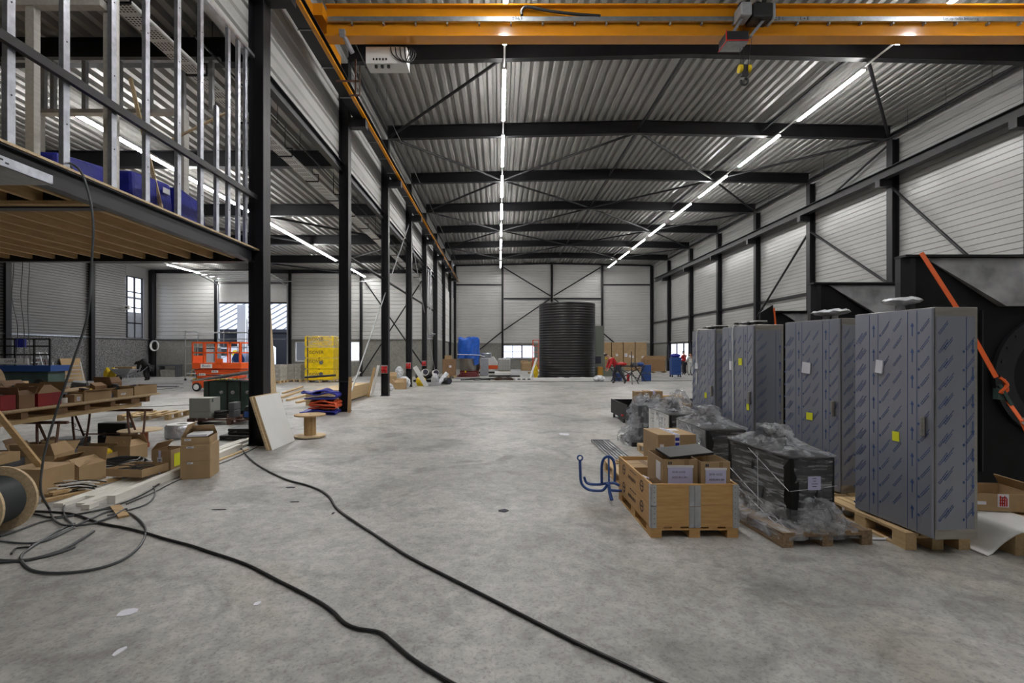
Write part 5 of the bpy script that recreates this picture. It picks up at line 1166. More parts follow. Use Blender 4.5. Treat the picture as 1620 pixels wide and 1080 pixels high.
# floor scraps
for i, (px, py, w, d, m_, lb) in enumerate(((201, 969, .12, .05, 'paper', 'larger scrap of white paper on the bare floor'), (189, 1031, .05, .04, 'paper', 'small scrap of white paper below the larger one'), (407, 955, .04, .03, 'paper', 'tiny white scrap between the two cables'), (893, 687, .28, .12, 'paper', 'flat white sheet on the floor ahead of the crate'), (548, 768, .0, .0, '', ''), (460, 771, .12, .02, 'ink', 'thin dark stick on the floor by the long cable'), (346, 806, .16, .012, 'ink', 'thin dark rod on the bare floor'), (797, 808, .14, .05, 'ink', 'dark torn strip in the middle of the floor'), (527, 812, .03, .03, 'ink', 'small dark lump beside the long cable'), (466, 794, .12, .012, 'ink', 'short dark line of debris on the floor'))):
    if not lb: continue
    p = fl(px, py); rnd = random.Random(i); g = MB(); n = 9; top = []
    for q in range(n): a = q * 2 * math.pi / n; k = rnd.uniform(.65, 1.1); top.append((p.x + w / 2 * k * math.cos(a), p.y + d * k * math.sin(a) * 1.2))
    g.prism(top, .001, .006, 'Z'); tag(g.build('paper_scrap' if m_ == 'paper' else 'debris_scrap', m_), lb, 'scrap')

# --- panels leaning on the column, spool, tarps
t = T('leaning_board', 'white-faced board leaning on the nearest black column, outer of two', 'board', (-4.0, 8.9, 0))
def leanboard(x0, off, ya, yb_, ang, H, th, m_, par, nm):
    c, s_ = math.cos(ang), math.sin(ang); vs = []
    for y in (ya, yb_):
        for (u, w_) in ((0, 0), (H, 0), (H, th), (0, th)): vs.append((x0 - off - u * s_ - w_ * c, y, u * c - w_ * s_ + th * s_ + .002))
    g = MB()._add(vs, [(0, 1, 2, 3), (7, 6, 5, 4), (0, 4, 5, 1), (1, 5, 6, 2), (2, 6, 7, 3), (3, 7, 4, 0)]); return g.build(nm, m_, par)
leanboard(-3.92, 0, 8.42, 9.35, .31, .97, .004, 'white', t, 'white_face'); leanboard(-3.925, 0, 8.42, 9.35, .31, .97, .034, 'ply', t, 'core')
t = T('leaning_board', 'second board leaning behind the white-faced one', 'board', (-4.05, 8.9, 0)); leanboard(-3.966, 0, 8.38, 9.32, .31, .97, .036, 'ply', t, 'core')
t = T('cable_spool', 'empty wooden cable spool standing upright near the column', 'spool', (-3.78, 9.75, 0))
MB().lathe([(.04, .02), (.30, .02), (.30, .045), (.04, .045)], (-3.78, 9.75, 0), 36, close=True).build('bottom_disc', 'ply', t); MB().lathe([(.03, .435), (.30, .435), (.30, .46), (.03, .46)], (-3.78, 9.75, 0), 36, close=True).build('top_disc', 'wood', t)
g = MB()
for k in range(10): a = k * math.pi / 5; g.obox((-3.78 + .1 * math.cos(a), 9.75 + .1 * math.sin(a), .24), (.02, .062, .39), (0, 0, a))
g.build('core', 'wood', t); MB().box(-4.0, -3.56, 9.7, 9.8, 0, .02).build('batten', 'wood', t)
tag(MB().bar((-4.53, 9.9, .01), (-4.66, 9.75, 3.0), .03, .22, up=(0, 1, 0)).build('tall_board', 'ply'), 'tall narrow plywood board standing behind the nearest black column', 'board')
def folds(label, m_, c, s, n, seed, name='folded_tarp'):
    """a folded cloth: layers of sheets with rounded fold edges"""
    x, y, z = c; w, d, h = s; rnd = random.Random(seed); t = T(name, label, 'tarp', c)
    for k in range(n):
        z0 = z + h * k / n; hh = h / n; ww = w * rnd.uniform(.86, 1.0); dd = d * rnd.uniform(.88, 1); ox = rnd.uniform(-.04, .04)
        g = MB(); nn = 14
        prof = [(math.cos(a) * hh / 2, math.sin(a) * hh / 2) for a in [math.pi * (q / 6 - .5) for q in range(7)]]
        pts = [(ww / 2 + p, q) for p, q in prof] + [(-ww / 2 - p, -q) for p, q in prof]
        vs = []; sl = 12
        for i in range(sl + 1):
            v = -dd / 2 + dd * i / sl; taper = 1 - .25 * abs(2 * i / sl - 1) ** 3
            for p, q in pts: vs.append((x + ox + p * taper + .012 * math.sin(i * 1.3 + k), y + v, z0 + hh / 2 + q * (.96 - .1 * abs(2 * i / sl - 1) ** 2) + .018 * math.sin(p * 9 + k * 2) * (k > 0)))
        L_ = len(pts); fs = [(i * L_ + j, i * L_ + (j + 1) % L_, (i + 1) * L_ + (j + 1) % L_, (i + 1) * L_ + j) for i in range(sl) for j in range(L_)] + [tuple(range(L_))[::-1], tuple(sl * L_ + j for j in range(L_))]
        g._add(vs, fs).build('fold', m_, t, smooth=True)
    return t
def serp_tarp(label, m_, c, w, d, h, n, seed, th=.045, name='folded_tarp'):
    """a tarpaulin folded back and forth; the serpentine folds show at its near end"""
    x, y, z = c; rnd = random.Random(seed); t = T(name, label, 'tarp', c); pts = []; st = h / n
    for k in range(n + 1):
        a, b = -w / 2 * rnd.uniform(.78, 1.0), w / 2 * rnd.uniform(.8, 1.0); zz_ = z + th / 2 + .004 + (h - th) * k / n
        row = [(a + (b - a) * q / 8, zz_ + (.25 * st * math.sin(q * 1.1 + k * 2 + seed) if k else 0)) for q in range(9)]
        if k % 2: row = row[::-1]
        e = 1 if k % 2 == 0 else -1; row.append((row[-1][0] + e * st * .42, zz_ + st * .5)) if k < n else None
        pts += row
    pts = [(p.x, p.z) for p in smooth_path([(p, 0, q) for p, q in pts], 2)]
    def f(u, v):
        i = u * (len(pts) - 1); i0 = min(int(i), len(pts) - 2); fr = i - i0
        px_ = pts[i0][0] * (1 - fr) + pts[i0 + 1][0] * fr; pz_ = pts[i0][1] * (1 - fr) + pts[i0 + 1][1] * fr
        yy = -d / 2 + d * v + .05 * math.sin(px_ * 7 + seed) * (1 - v); hh = (pz_ - z) / h
        return Vector((x + px_ * (1 - .12 * v) + .05 * hh * math.sin(seed + v * 5), y + yy + .05 * math.sin(pz_ * 40) * (1 - v), max(z + .006, z + (pz_ - z) * (1 - .18 * abs(px_ / w) * 2 * hh + .10 * math.sin(px_ * 8 + v * 4 + seed) * hh))))
    MB().grid(f, len(pts) - 1, 10).build('fold', m_, t, smooth=True, solid=th * .75); return t
serp_tarp('dark blue tarp spread flat at the bottom of the tarp pile', 'navy', (-4.92, 13.5, 0), .92, .7, .15, 2, 1)
serp_tarp('orange folded tarp in the middle of the tarp pile', 'tarporange', (-4.80, 13.45, .17), .72, .65, .24, 4, 2)
serp_tarp('navy rumpled tarp on top of the tarp pile by the second column', 'navy', (-4.88, 13.5, .43), .85, .65, .25, 2, 5)
# --- timber stack behind second column
k = 0
lay = ['bottom', 'middle', 'top']
for z in range(3):
    for x in range(5):
        tag(MB().box(-5.95 + .165 * x, -5.95 + .165 * x + .155, 15.0, 19.3 - .0 * z, .05 + .15 * z, .05 + .15 * z + .143).build('timber_beam', 'woody'), f'squared pine beam in the {lay[z]} layer of the stack behind the second column', 'beam', f'beams of the {lay[z]} layer')
for i, y in enumerate((15.4, 18.8)): tag(MB().box(-6.0, -5.0, y, y + .1, 0, .048).build('bearer_batten', 'woody'), ['near', 'far'][i] + ' bearer under the timber stack', 'batten')
tag(MB().box(-5.6, -4.9, 15.2, 16.4, .501, .515).build('plywood_sheet', 'ply'), 'loose sheet lying on top of the timber stack', 'sheet')
for i, (a, b, zz) in enumerate((((445, 630), (480, 618), 0), ((455, 634), (500, 622), 0), ((470, 638), (512, 628), 0), ((448, 626), (478, 615), .07), ((492, 630), (515, 622), .0))):
    p, q = fl(*a), fl(*b); p.z = q.z = .035 + zz
    tag(MB().bar(p, q, .12, .06).build('pine_plank', 'woody'), ['loose pine plank left of the timber stack, far left one', 'loose pine plank in the middle of the scatter', 'loose pine plank nearest the tarp pile', 'short pine plank lying on top of the scatter', 'short pine plank close to the timber stack'][i], 'plank')
# black cases by column
case('black tool case on top of the pair beside the nearest column', (-4.95, 9.65, .101), (.62, .42, .12))
case('flat black case at the bottom of the pair beside the nearest column', (-5.0, 9.6, 0), (.75, .5, .10))
# pallet with enclosure, toolbag etc
pallet('dark pallet carrying the grey enclosure and tool bags', (-6.35, 11.9, 0), R(2), 1.9, 1.0, m='rust')
t = T('switch_enclosure', 'grey metal enclosure with green mark standing on the dark pallet', 'enclosure', (-7.0, 11.7, .145)); MB().box(-7.28, -6.78, 11.45, 11.85, .145, .62).build('housing', 'grey', t, bev=.004); MB().box(-7.27, -6.79, 11.43, 11.45, .31, .61).build('upper_door', 'grey', t); MB().box(-7.27, -6.79, 11.43, 11.45, .15, .30).build('lower_panel', 'grey', t); MB().box(-6.78, -6.775, 11.5, 11.56, .52, .6).build('green_mark', 'green', t)
t = T('tool_bag', 'black and teal tool bag on the dark pallet', 'bag', (-5.9, 11.7, .145)); tarp_blob('bag_body', 'black', -6.05, -5.62, 11.5, 11.8, .145, .42, t, seed=8); MB().box(-6.0, -5.68, 11.47, 11.5, .17, .3).build('front_pocket', 'blue', t)
case('slim dark blue case with silver edge standing on the dark pallet', (-6.35, 11.7, .145), (.14, .3, .36), 'greyp')
t = T('rubber_coil', 'small stack of black rubber rings on the dark pallet', 'coil', (-6.62, 11.6, .145))
for k in range(3): MB().lathe([(.06 + .03 * math.cos(a) + .05, .175 + .055 * k + .028 * math.sin(a)) for a in [q * math.pi / 4 for q in range(8)]], (-6.62, 11.6, 0), 20, close=True).build('ring', 'rubber', t, smooth=True)
carton('pale carton with red bundle on it, on the right of the dark pallet', (-5.62, 12.1, .145), (.35, .35, .36), 0, False, tape=None, m='cardi')
bag('red and white bundle on the pale carton', (-5.62, 12.1, .507), (.13, .1, .09), 'red', 8)
# green machine behind
t = T('green_machine', 'dark green machine with a slanted lid, behind the dark pallet', 'machine', (-7.2, 13.4, 0))
MB().box(-7.95, -6.45, 13.1, 14.0, .12, .92).build('body', 'green', t, bev=.01); MB().prism([(-8.1, .93), (-6.45, 1.20), (-6.45, 1.24), (-8.1, .97)], 12.8, 14.1).build('slanted_lid', 'galvd', t); MB().box(-7.9, -6.5, 13.2, 13.9, 0, .12).build('feet', 'black', t)
for x in (-7.45, -7.15, -6.75): MB().lathe([(.0, -.0), (.05, -.01), (.05, .02)], (x, 13.08, .62), 20, 'Y').build('gauge', 'alu', t, smooth=True)
for x in (-7.8, -7.3, -6.95, -6.6): MB().box(x - .012, x + .012, 13.08, 13.1, .14, .92).build('rib', 'black', t)
# --- red sockets on columns
for i in range(3):
    y = 19 + 5 * i; t = T('power_socket', f'twin red power sockets low on the {["third","fourth","fifth"][i]} inner column', 'socket', (XL, y - .2, .9), group='red power sockets on the columns')
    MB().box(XL - .12, XL + .12, y - .18, y - .141, .88, 1.2).build('back_plate', 'galvd', t)
    for x in (-.06, .06): MB().lathe([(.045, 0), (.05, -.1), (.03, -.12)], (XL + x, y - .18, 1.02), 14, 'Y').box(XL + x - .045, XL + x + .045, y - .22, y - .18, .9, 1.16).build('socket', 'red', t)
# small batten strapped to second column, braces
tag(MB().bar((-4.22, 13.72, .0), (-4.20, 13.78, 1.0), .09, .03, up=(0, 1, 0)).build('leaning_batten', 'wood'), 'short pine batten standing against the second black column', 'batten')
tag(MB().tube([(XL - .3, 13.78, .86), (XL + .3, 13.78, .87)], .012, 6).tube([(XL - 1.0, 13.6, 1.0), (XL - .2, 13.8, 1.05)], .03, 8).build('clamp_bar', 'steel2'), 'grey tubes clamped across the second column at waist height', 'tube')
for i, (x, y, dx, h, w, m_, lb) in enumerate(((-4.72, 18.4, .22, 1.12, .3, 'wood', 'brown board leaning against the third column, outermost'), (-4.6, 18.5, .22, 1.2, .3, 'white', 'white panel leaning against the third column'), (-5.6, 19.6, .9, .9, .2, 'white', 'white panel sloping down left of the third column'))):
    tag(MB().bar((x - dx, y, .02), (x + .0, y + .1, h), w * .3, .04, up=(0, 1, 0)).build('leaning_sheet', m_), lb, 'panel')
# ================================================================== FAR AREA
# --- black corrugated tank
t = T('black_tank', 'tall black corrugated plastic cylinder standing on end at the far end', 'tank', (4.67, 33.35, 0))
prof = []; z = .06
while z < 4.9: prof += [(1.885, z), (1.905, z + .03), (1.905, z + .12), (1.885, z + .15)]; z += .17
prof += [(1.885, 4.95), (1.83, 4.95), (1.83, .1), (1.885, .06)]
MB().lathe(prof, (4.67, 33.35, 0), 72, close=True).build('shell', 'tank', t, smooth=True)
MB().lathe([(1.7, .0), (2.15, .0), (2.15, .05), (1.7, .06)], (4.67, 33.35, 0), 48, close=True).build('base_ring', 'black', t)
tag(MB().grid(lambda u, v: Vector((3.5 + 2.3 * u, 30.72 + .45 * v + .1 * math.sin(u * 9), .09 + .03 * math.sin(u * 20 + v * 4) - .05 * (1 - v))), 24, 5).build('foil_sheet', 'plasticw', smooth=True, solid=.01), 'pale crumpled film lying at the front foot of the black tank', 'film')
for i, (x0, x1, y, lb) in enumerate(((-.9, 2.0, 29.2, 'left part of the row of white foam beams before the tank'), (2.05, 4.3, 29.3, 'middle part of the row of white foam beams before the tank'), (4.35, 6.9, 29.6, 'right part of the row of white foam beams before the tank'))):
    if i == 0: x0 = 1.0
    t = T('foam_beam', lb, 'beam', ((x0 + x1) / 2, y, 0)); MB().box(x0, x1, y, y + .3, 0, .16).build('beam', 'white', t)
    if i == 0:
        m = MB()
        for q in range(3): m.box(x0 + .12 + q * .3, x0 + .3 + q * .3, y - .002, y, .05, .12)
        m.build('print', 'ink', t)
t = T('leaning_slab', 'white slab leaning on the left flank of the tank', 'slab', (2.25, 31.6, 0)); MB().bar((2.0, 31.2, .03), (2.45, 31.9, 1.25), .1, .32, up=(0, 1, 0)).build('slab', 'white', t)
bag('yellow bag behind the leaning white slab', (2.45, 32.2, 0), (.15, .2, .9), 'yellow', 44)
# --- orange scaffold behind tank left
def tower(name, label, x0, x1, y0, y1, z1, m_, lv):
    t = T(name, label, 'scaffold', ((x0 + x1) / 2, y0, 0)); 
    for x in (x0, x1):
        for y in (y0, y1): MB().tube([(x, y, .08), (x, y, z1)], .025, 7).build('upright', m_, t); MB().lathe([(.07, -.02), (.07, .02)], (x, y, .07), 12, 'Y').build('castor', 'rubber', t)
    for z in lv:
        MB().tube([(x0, y0, z), (x1, y0, z)], .018, 6).tube([(x0, y1, z), (x1, y1, z)], .018, 6).tube([(x0, y0, z), (x0, y1, z)], .018, 6).tube([(x1, y0, z), (x1, y1, z)], .018, 6).build('rail', m_, t)
    return t
tower('lift_guardrail', 'red-orange platform guard rail seen left of the tank', 2.85, 3.35, 40.0, 41.0, 2.75, 'lift', (.4, 1.2, 1.7, 2.2, 2.7))
tw = tower('scaffold_tower', 'aluminium scaffold tower behind the orange scissor lift', -18.8, -15.1, 29.2, 30.4, 3.0, 'alu', (.4, 1.0, 2.0, 2.9))
for p, q in (((-18.8, 29.2, .4), (-15.1, 29.2, 2.0)), ((-15.1, 29.2, .4), (-16.9, 29.2, 2.0))): MB().tube([p, q], .018, 6).build('diagonal_brace', 'alu', tw)
MB().tube([(-15.1, 29.2, 3.0), (-15.1, 29.2, 3.7)], .025, 7).tube([(-16.5, 29.2, 2.0), (-16.5, 29.2, 3.1)], .02, 7).build('upright', 'alu', tw)
MB().box(-18.7, -15.2, 29.3, 30.3, 1.0, 1.05).build('platform', 'ply', tw)
# --- orange scissor lift
t = T('scissor_lift', 'orange scissor lift with lowered platform and guard rails', 'scissor lift', (-12.6, 21.6, 0))
LX0, LX1, LY0, LY1 = -13.45, -11.2, 21.2, 22.1
MB().box(LX0 + .1, LX1 - .1, LY0, LY1, .14, .50).build('chassis', 'lift', t, bev=.02)
MB().box(LX0 + .12, LX1 - .12, LY0 - .004, LY0, .50, .56).build('hazard_band', 'yellow', t)
m = MB(); x = LX0 + .2
while x < LX1 - .2: m.prism([(x, .505), (x + .06, .505), (x + .1, .555), (x + .04, .555)], LY0 - .008, LY0 - .004); x += .18
m.build('hazard_stripe', 'black', t)
for k, z in enumerate((.62, .78, .90)):
    MB().box(LX0 + .25 - .05 * k, LX1 - .2 + .04 * k, LY0 + .08, LY1 - .08, z - .055, z + .055).build('folded_scissor_arm', 'lift', t, bev=.01)
MB().box(LX0 + .1, LX1, LY0 - .02, LY1 + .02, .98, 1.24).build('platform', 'lift', t, bev=.01)
for x in (LX0 + .32, LX1 - .35):
    for y in (LY0 - .03, LY1 + .03):
        w_ = MB().lathe([(.09, -.05), (.17, -.05), (.19, -.03), (.19, .03), (.17, .05), (.09, .05)], (x, y, .19), 24, 'Y').build('wheel', 'rubber', t, smooth=True); MB().lathe([(.12, -.055), (.05, -.06), (.05, .055), (.12, .055)], (x, y, .19), 20, 'Y').build('rim', 'white', w_)
m_ = 'lift'
for x in (LX0 + .12, LX0 + .6, LX0 + 1.15, LX1 - .5, LX1 - .08):
    for y in (LY0, LY1): MB().box(x - .03, x + .03, y - .02, y + .02, 1.24, 2.14).build('guard_post', m_, t)
for z in (1.68, 2.12):
    for y in (LY0, LY1): MB().box(LX0 + .1, LX1 - .06, y - .02, y + .02, z - .03, z + .03).build('guard_rail', m_, t)
    for x in (LX0 + .12, LX1 - .08): MB().box(x - .02, x + .02, LY0, LY1, z - .03, z + .03).build('guard_rail', m_, t)
MB().box(LX0 + .12, LX0 + .14, LY0, LY1, 1.24, 1.55).build('kick_plate', m_, t)
MB().box(-12.3, -12.0, LY0 - .05, LY0 - .02, 1.22, 1.42).build('control_box', 'lift', t)
for (px_, z, s_) in ((-12.72, 1.10, .16), (-12.9, .73, .09), (-12.35, .86, .09), (-12.55, .36, .18)):
    MB().box(px_ - s_ * 1.55, px_ + s_ * 1.55, LY0 - .03, LY0 - .0205 if z > .6 else LY0 - .003, z - s_ * .55, z + s_ * .55).build('sign_plate', 'white', t)
    text('Boels', s_ * 1.05, (px_, LY0 - .032, z), FRONT, 'ink', t)
MB().box(-12.35, -12.15, LY0 - .03, LY0 - .022, 1.03, 1.17).build('sign_plate', 'lift', t)
# hose reel on the wall, blue case, small stuff behind lift
t = T('fire_hose_reel', 'red hose reel hanging on the end wall, seen through the lift rails', 'hose reel', (-20.1, 33.8, 1.0)); MB().lathe([(.06, -.1), (.42, -.1), (.42, .1), (.06, .1)], (-20.15, 33.9, 1.35), 30, 'Y', close=True).build('reel', 'red', t); MB().lathe([(.1, -.13), (.1, .12)], (-20.15, 33.9, 1.35), 16, 'Y').build('hub', 'black', t)
t = T('white_machine', 'white and blue machine standing on the scaffold side behind the orange lift', 'machine', (-18.1, 31.5, 0)); MB().box(-19.6, -18.4, 31.5, 32.3, .0, 2.0).build('body', 'greyp', t, bev=.03); MB().box(-18.9, -18.45, 31.45, 31.5, .9, 1.9).build('front_panel', 'paper', t)
t = T('blue_drum', 'dark blue arched container beside the overhead door', 'container', (-16.6, 31.4, 0)); MB().prism([(-17.0, .5), (-17.0, 1.3), (-16.85, 1.6), (-16.6, 1.72), (-16.35, 1.6), (-16.2, 1.3), (-16.2, .5)], 31.0, 31.8).build('hood', 'blue', t, smooth=True); MB().box(-16.95, -16.25, 31.1, 31.7, 0, .5).build('legs', 'greyp', t)
# blue post beside door (outside column)
S('steel_column', MB().box(-19.35, -18.75, 36.0, 36.4, -.12, 5.2).box(-13.0, -12.5, 38, 38.4, -.12, 5), 'van', 'pale posts outside the overhead door')
# neighbour building outside
t = S('wall_outside', MB().box(-45, -20.8, 62, 62.4, -.12, 4.4), 'steel2', 'dark wall of the neighbouring building seen through the door')
m = MB(); x = -45
while x < -22: m._add([(x, 61.6, 4.6), (x + .8, 61.6, 4.6), (x + 6.8, 66, 9.6), (x + 6.0, 66, 9.6), (x, 61.9, 4.6), (x + .8, 61.9, 4.6), (x + 6.8, 66.3, 9.6), (x + 6, 66.3, 9.6)], [(0, 1, 2, 3), (7, 6, 5, 4), (0, 4, 5, 1), (1, 5, 6, 2), (2, 6, 7, 3), (3, 7, 4, 0)]); x += 1.2
m.build('roof_rib', 'white', t)
MB().prism([(61.8, 4.5), (66.2, 9.5), (66.2, 9.6), (61.8, 4.65)], -45, -20.8, 'X').build('roof_slope', 'galvd', t)
MB().box(-45, -20.8, 61.5, 61.8, 4.2, 4.6).build('gutter', 'steel2', t)
# white van outside
t = T('white_van', 'white van parked outside the overhead door', 'van', (-19, 42, -.12))
MB().prism([(-26.2, .15), (-26.2, 1.1), (-25.0, 1.35), (-24.1, 2.1), (-19.8, 2.25), (-19.6, 2.1), (-19.6, .15)], 41, 42.9).build('body', 'van', t, bev=.06)
MB().prism([(-24.7, 1.4), (-24.0, 2.0), (-22.9, 2.0), (-22.9, 1.4)], 40.985, 40.999).build('side_window', 'black', t)
for x in (-25.0, -20.7): MB().lathe([(.0, -.1), (.3, -.1), (.32, 0), (.3, .1), (0, .1)], (x, 41.05, .2), 20, 'Y').build('wheel', 'rubber', t, smooth=True)
MB().lathe([(0, 0), (.28, 0), (.28, -.01), (0, -.01)], (-22.2, 40.99, 1.6), 20, 'Y').build('round_logo', 'yellow', t)
m = MB()
for q in range(7): m.box(-22.4 + q * .3, -22.18 + q * .3, 40.985, 40.995, 1.05, 1.2)
m.build('side_print', 'ink', t)
# white shelving/low outside goods seen right of the column
t = T('white_container', 'white low container outside, seen just right of the nearest column', 'container', (-15.6, 40, -.12)); MB().box(-17.4, -14.2, 40, 41, -.12, .9).build('box', 'van', t); MB().box(-17.4, -14.2, 39.98, 40, .3, .4).build('rail', 'ink', t)
# --- block pallets below the door
for i, (x, w_, lb) in enumerate(((-12.25, .6, 'stack of grey concrete blocks on a pallet, left of two before the door'), (-11.75, .8, 'wider stack of grey concrete blocks on a pallet, right of two before the door'))):
    y = 26.6 + i * 1.3
    pallet('pallet under the ' + ('left' if i == 0 else 'right') + ' stack of concrete blocks', (x, y + .5, 0), 0, w_, 1.0)
    t = T('block_stack', lb, 'blocks', (x, y + .5, .145))
    for r_ in range(4):
        n_ = max(2, int(w_ / .4))
        for k in range(n_): MB().box(x - w_ / 2 + w_ * k / n_ + .01, x - w_ / 2 + w_ * (k + 1) / n_ - .01, y + .05, y + .95, .146 + .22 * r_, .146 + .22 * r_ + .21).build('concrete_block', 'block', t)
# --- yellow insulation pallet
px0, py0 = -10.95, 27.3
pallet('pallet under the stack of yellow insulation packs', (-10.1, 28.0, 0), 0, 1.55, 1.2)
yl = ['bottom', 'second', 'third', 'top']
for k in range(4):
    z0 = .146 + .62 * k; t = T('insulation_pack', f'yellow film-wrapped insulation pack, {yl[k]} of the stack', 'insulation pack', (-10.1, 28.0, z0), group='yellow insulation packs')
    for j in range(2):
        x0 = -10.9 + .8 * j
        MB().prism([(x0 + .06, z0), (x0 + .74 + (.04 if j else .06), z0), (x0 + .8, z0 + .08), (x0 + .8, z0 + .53), (x0 + .74, z0 + .60), (x0 + .06, z0 + .60), (x0, z0 + .53), (x0, z0 + .08)], 27.35 + .0, 28.6).build('roll_bundle', 'yellow', t, smooth=True)
    MB().box(-10.76, -10.70, 27.33, 27.349, z0 + .03, z0 + .58).build('black_band', 'ink', t)
    text('ISOVER', .26, (-10.25, 27.335, z0 + (.42 if k % 2 else .3)), FRONT, 'ink', t)
    if k in (0, 1): MB().lathe([(0, 0), (.1, 0), (.1, -.01), (0, -.01)], (-9.98, 27.34, z0 + .34), 20, 'Y').build('round_mark', 'greyp', t)
f = wrap_shell([(-10.1, 27.97, .87, .67, 1.95), (-10.1, 27.97, .86, .66, 2.3), (-10.1, 27.97, .84, .65, 2.58), (-10.1, 27.97, .7, .55, 2.66)], 'film_cover', None, 51, .02, sq=8); tag(f, 'clear crumpled film pulled over the top of the yellow insulation stack', 'film')
# --- blue-covered machine and friends at the far left of main hall
t = T('covered_machine', 'steel machine half covered with a bright blue tarpaulin tied with white rope', 'machine', (-2.2, 36, 0))
MB().lathe([(.7, .35), (.75, .5), (.75, 1.35), (.6, 1.4)], (-2.15, 35.9, 0), 28).build('drum', 'inox', t, smooth=True); MB().box(-2.8, -1.5, 35.3, 36.6, 0, .36).build('base', 'maroon', t)
tarp_blob('blue_cover', 'tarpblue', -2.95, -1.45, 35.0, 36.7, 1.25, 2.72, t, amp=.045, seed=13, n=16)
MB().prism([(-1.75, .75), (-1.45, .85), (-1.4, 1.6), (-1.9, 1.6)], 35.05, 35.15).build('hanging_corner', 'tarpblue', t)
MB().tube([(-2.98, 34.95, 1.55), (-1.4, 34.95, 1.5), (-.95, 35.3, 1.35)], .025, 6).build('white_rope', 'white', t)
MB().box(-1.35, -.75, 35.2, 36.0, 0, 1.3).build('side_unit', 'galvb', t, bev=.03); MB().lathe([(.32, 1.3), (.38, 1.34), (.38, 1.6), (.3, 1.66)], (-.9, 35.6, 0), 20).build('side_bowl', 'galvb', t, smooth=True)
t = T('hose_coil', 'flat coil of maroon hose on the floor below the blue cover', 'coil', (-2.1, 33.6, 0))
for k in range(4): MB().lathe([(.75 - .12 * k + .05 * math.cos(a), .06 + .09 * (k % 3) + .05 * math.sin(a)) for a in [q * math.pi / 4 for q in range(8)]], (-2.1, 33.9, 0), 30, close=True).build('hose_turn', 'maroon', t, smooth=True)
MB().lathe([(.06, .3), (.06, .42)], (-2.3, 33.6, 0), 12).build('yellow_coupling', 'yellow', t)
pallet('pallet under the brown wrapped carton block', (-3.35, 33.1, 0), 0, .9, 1.1)
carton('big brown film-wrapped carton block beside the blue-covered machine', (-3.35, 33.1, .146), (.82, 1.0, 1.1), 0, False, m='cardd', sticker=[('f', .1, .6, .16, .14, 'paper')])
carton('small carton standing on the wrapped carton block', (-3.42, 33.0, 1.248), (.42, .5, .24), 0, False)
pallet('pallet under the plastic liquid tank', (.45, 40.5, 0), 0, 1.1, 1.1)
t = T('liquid_tank', 'white caged plastic liquid tank on a pallet by the far wall', 'tank', (.45, 40.5, .145)); MB().box(-.05, .95, 40.0, 41.0, .15, 1.18).build('bottle', 'ibc', t, bev=.08)
m = MB()
for k in range(6): x = -.08 + 1.06 * k / 5; m.tube([(x, 39.96, .15), (x, 39.96, 1.15)], .014, 5)
for k in range(4): z = .3 + .27 * k; m.tube([(-.08, 39.95, z), (.98, 39.95, z)], .014, 5).tube([(-.08, 39.95, z), (-.08, 41.05, z)], .014, 5)
m.build('cage', 'galvb', t); MB().lathe([(.12, 0), (.12, .06)], (.45, 40.5, 1.18), 16).build('cap', 'white', t)
t = T('white_orange_case', 'low white and orange machine between blue cover and plastic tank', 'machine', (-1.0, 39.6, 0)); MB().prism([(-1.7, .12), (-1.7, .85), (-1.3, 1.3), (-.4, 1.35), (-.1, .9), (-.1, .12)], 39.2, 40.2).build('hood', 'white', t, bev=.05); MB().box(-1.72, -.08, 39.15, 39.2, .35, .65).build('orange_band', 'lift', t); MB().box(-1.6, -.2, 39.3, 40.1, 0, .12).build('base', 'black', t)
carton('low ragged open carton by the far wall, left one', (2.5, 45.0, 0), (.8, .7, .65), .2, True, flaps=(-60, 30, 20, -30)); carton('low open carton with yellow bag by the far wall, right one', (3.4, 45.2, 0), (.8, .7, .6), -.2, True, flaps=(-50, 20, 30, -60)); bag('yellow bag against the far wall carton', (3.7, 44.6, 0), (.3, .2, .3), 'yellow', 9)
pallet('empty pallet left of the tank in the far area', (4.0 - 1.0, 38.6, 0), .3, 1.2, .8); bag('white bundle lying on the empty far pallet', (3.0, 38.6, .146), (.45, .3, .18), 'white', 10)
# slab pile in the mid floor
t = T('insulation_slabs', 'white slab lying on dark boards in the middle distance', 'slab', (.3, 30.0, 0)); MB().box(-.25, .75, 29.9, 30.7, .30, .48).build('slab', 'white', t); MB().box(-.6, 1.3, 29.6, 30.6, .20, .28).build('dark_board', 'black', t)
serp_tarp('brown crumpled blanket under the white slab', 'rust', (.25, 30.0, 0), 1.2, .8, .17, 2, 14, name='crumpled_blanket')
for i, (x, y, L_) in enumerate(((-1.4, 29.4, .9), (-1.0, 30.6, .8))): tag(MB().tube(smooth_path([(x - L_, y, .03), (x - L_ * .3, y + .2, .05), (x, y - .1, .03), (x + L_ * .6, y + .15, .04), (x + L_, y, .03)], 5), .04, 7).build('floor_hose', 'cableb', smooth=True), ['dark hose snaking on the floor left of the white slab, near one', 'dark hose snaking on the floor left of the white slab, far one'][i], 'hose')
cable('thin dark line of cable across the whole main hall floor before the tank', [(-3.5, 27.9, .012), (0, 27.8, .012), (4, 27.9, .012), (9, 28.6, .012), (13.5, 29.4, .012)], .012, 'cableb')
cable('second thin cable across the hall floor, farther and shorter', [(-3.0, 31.2, .012), (-1, 31.3, .012), (1.5, 30.9, .012)], .012, 'cableb')
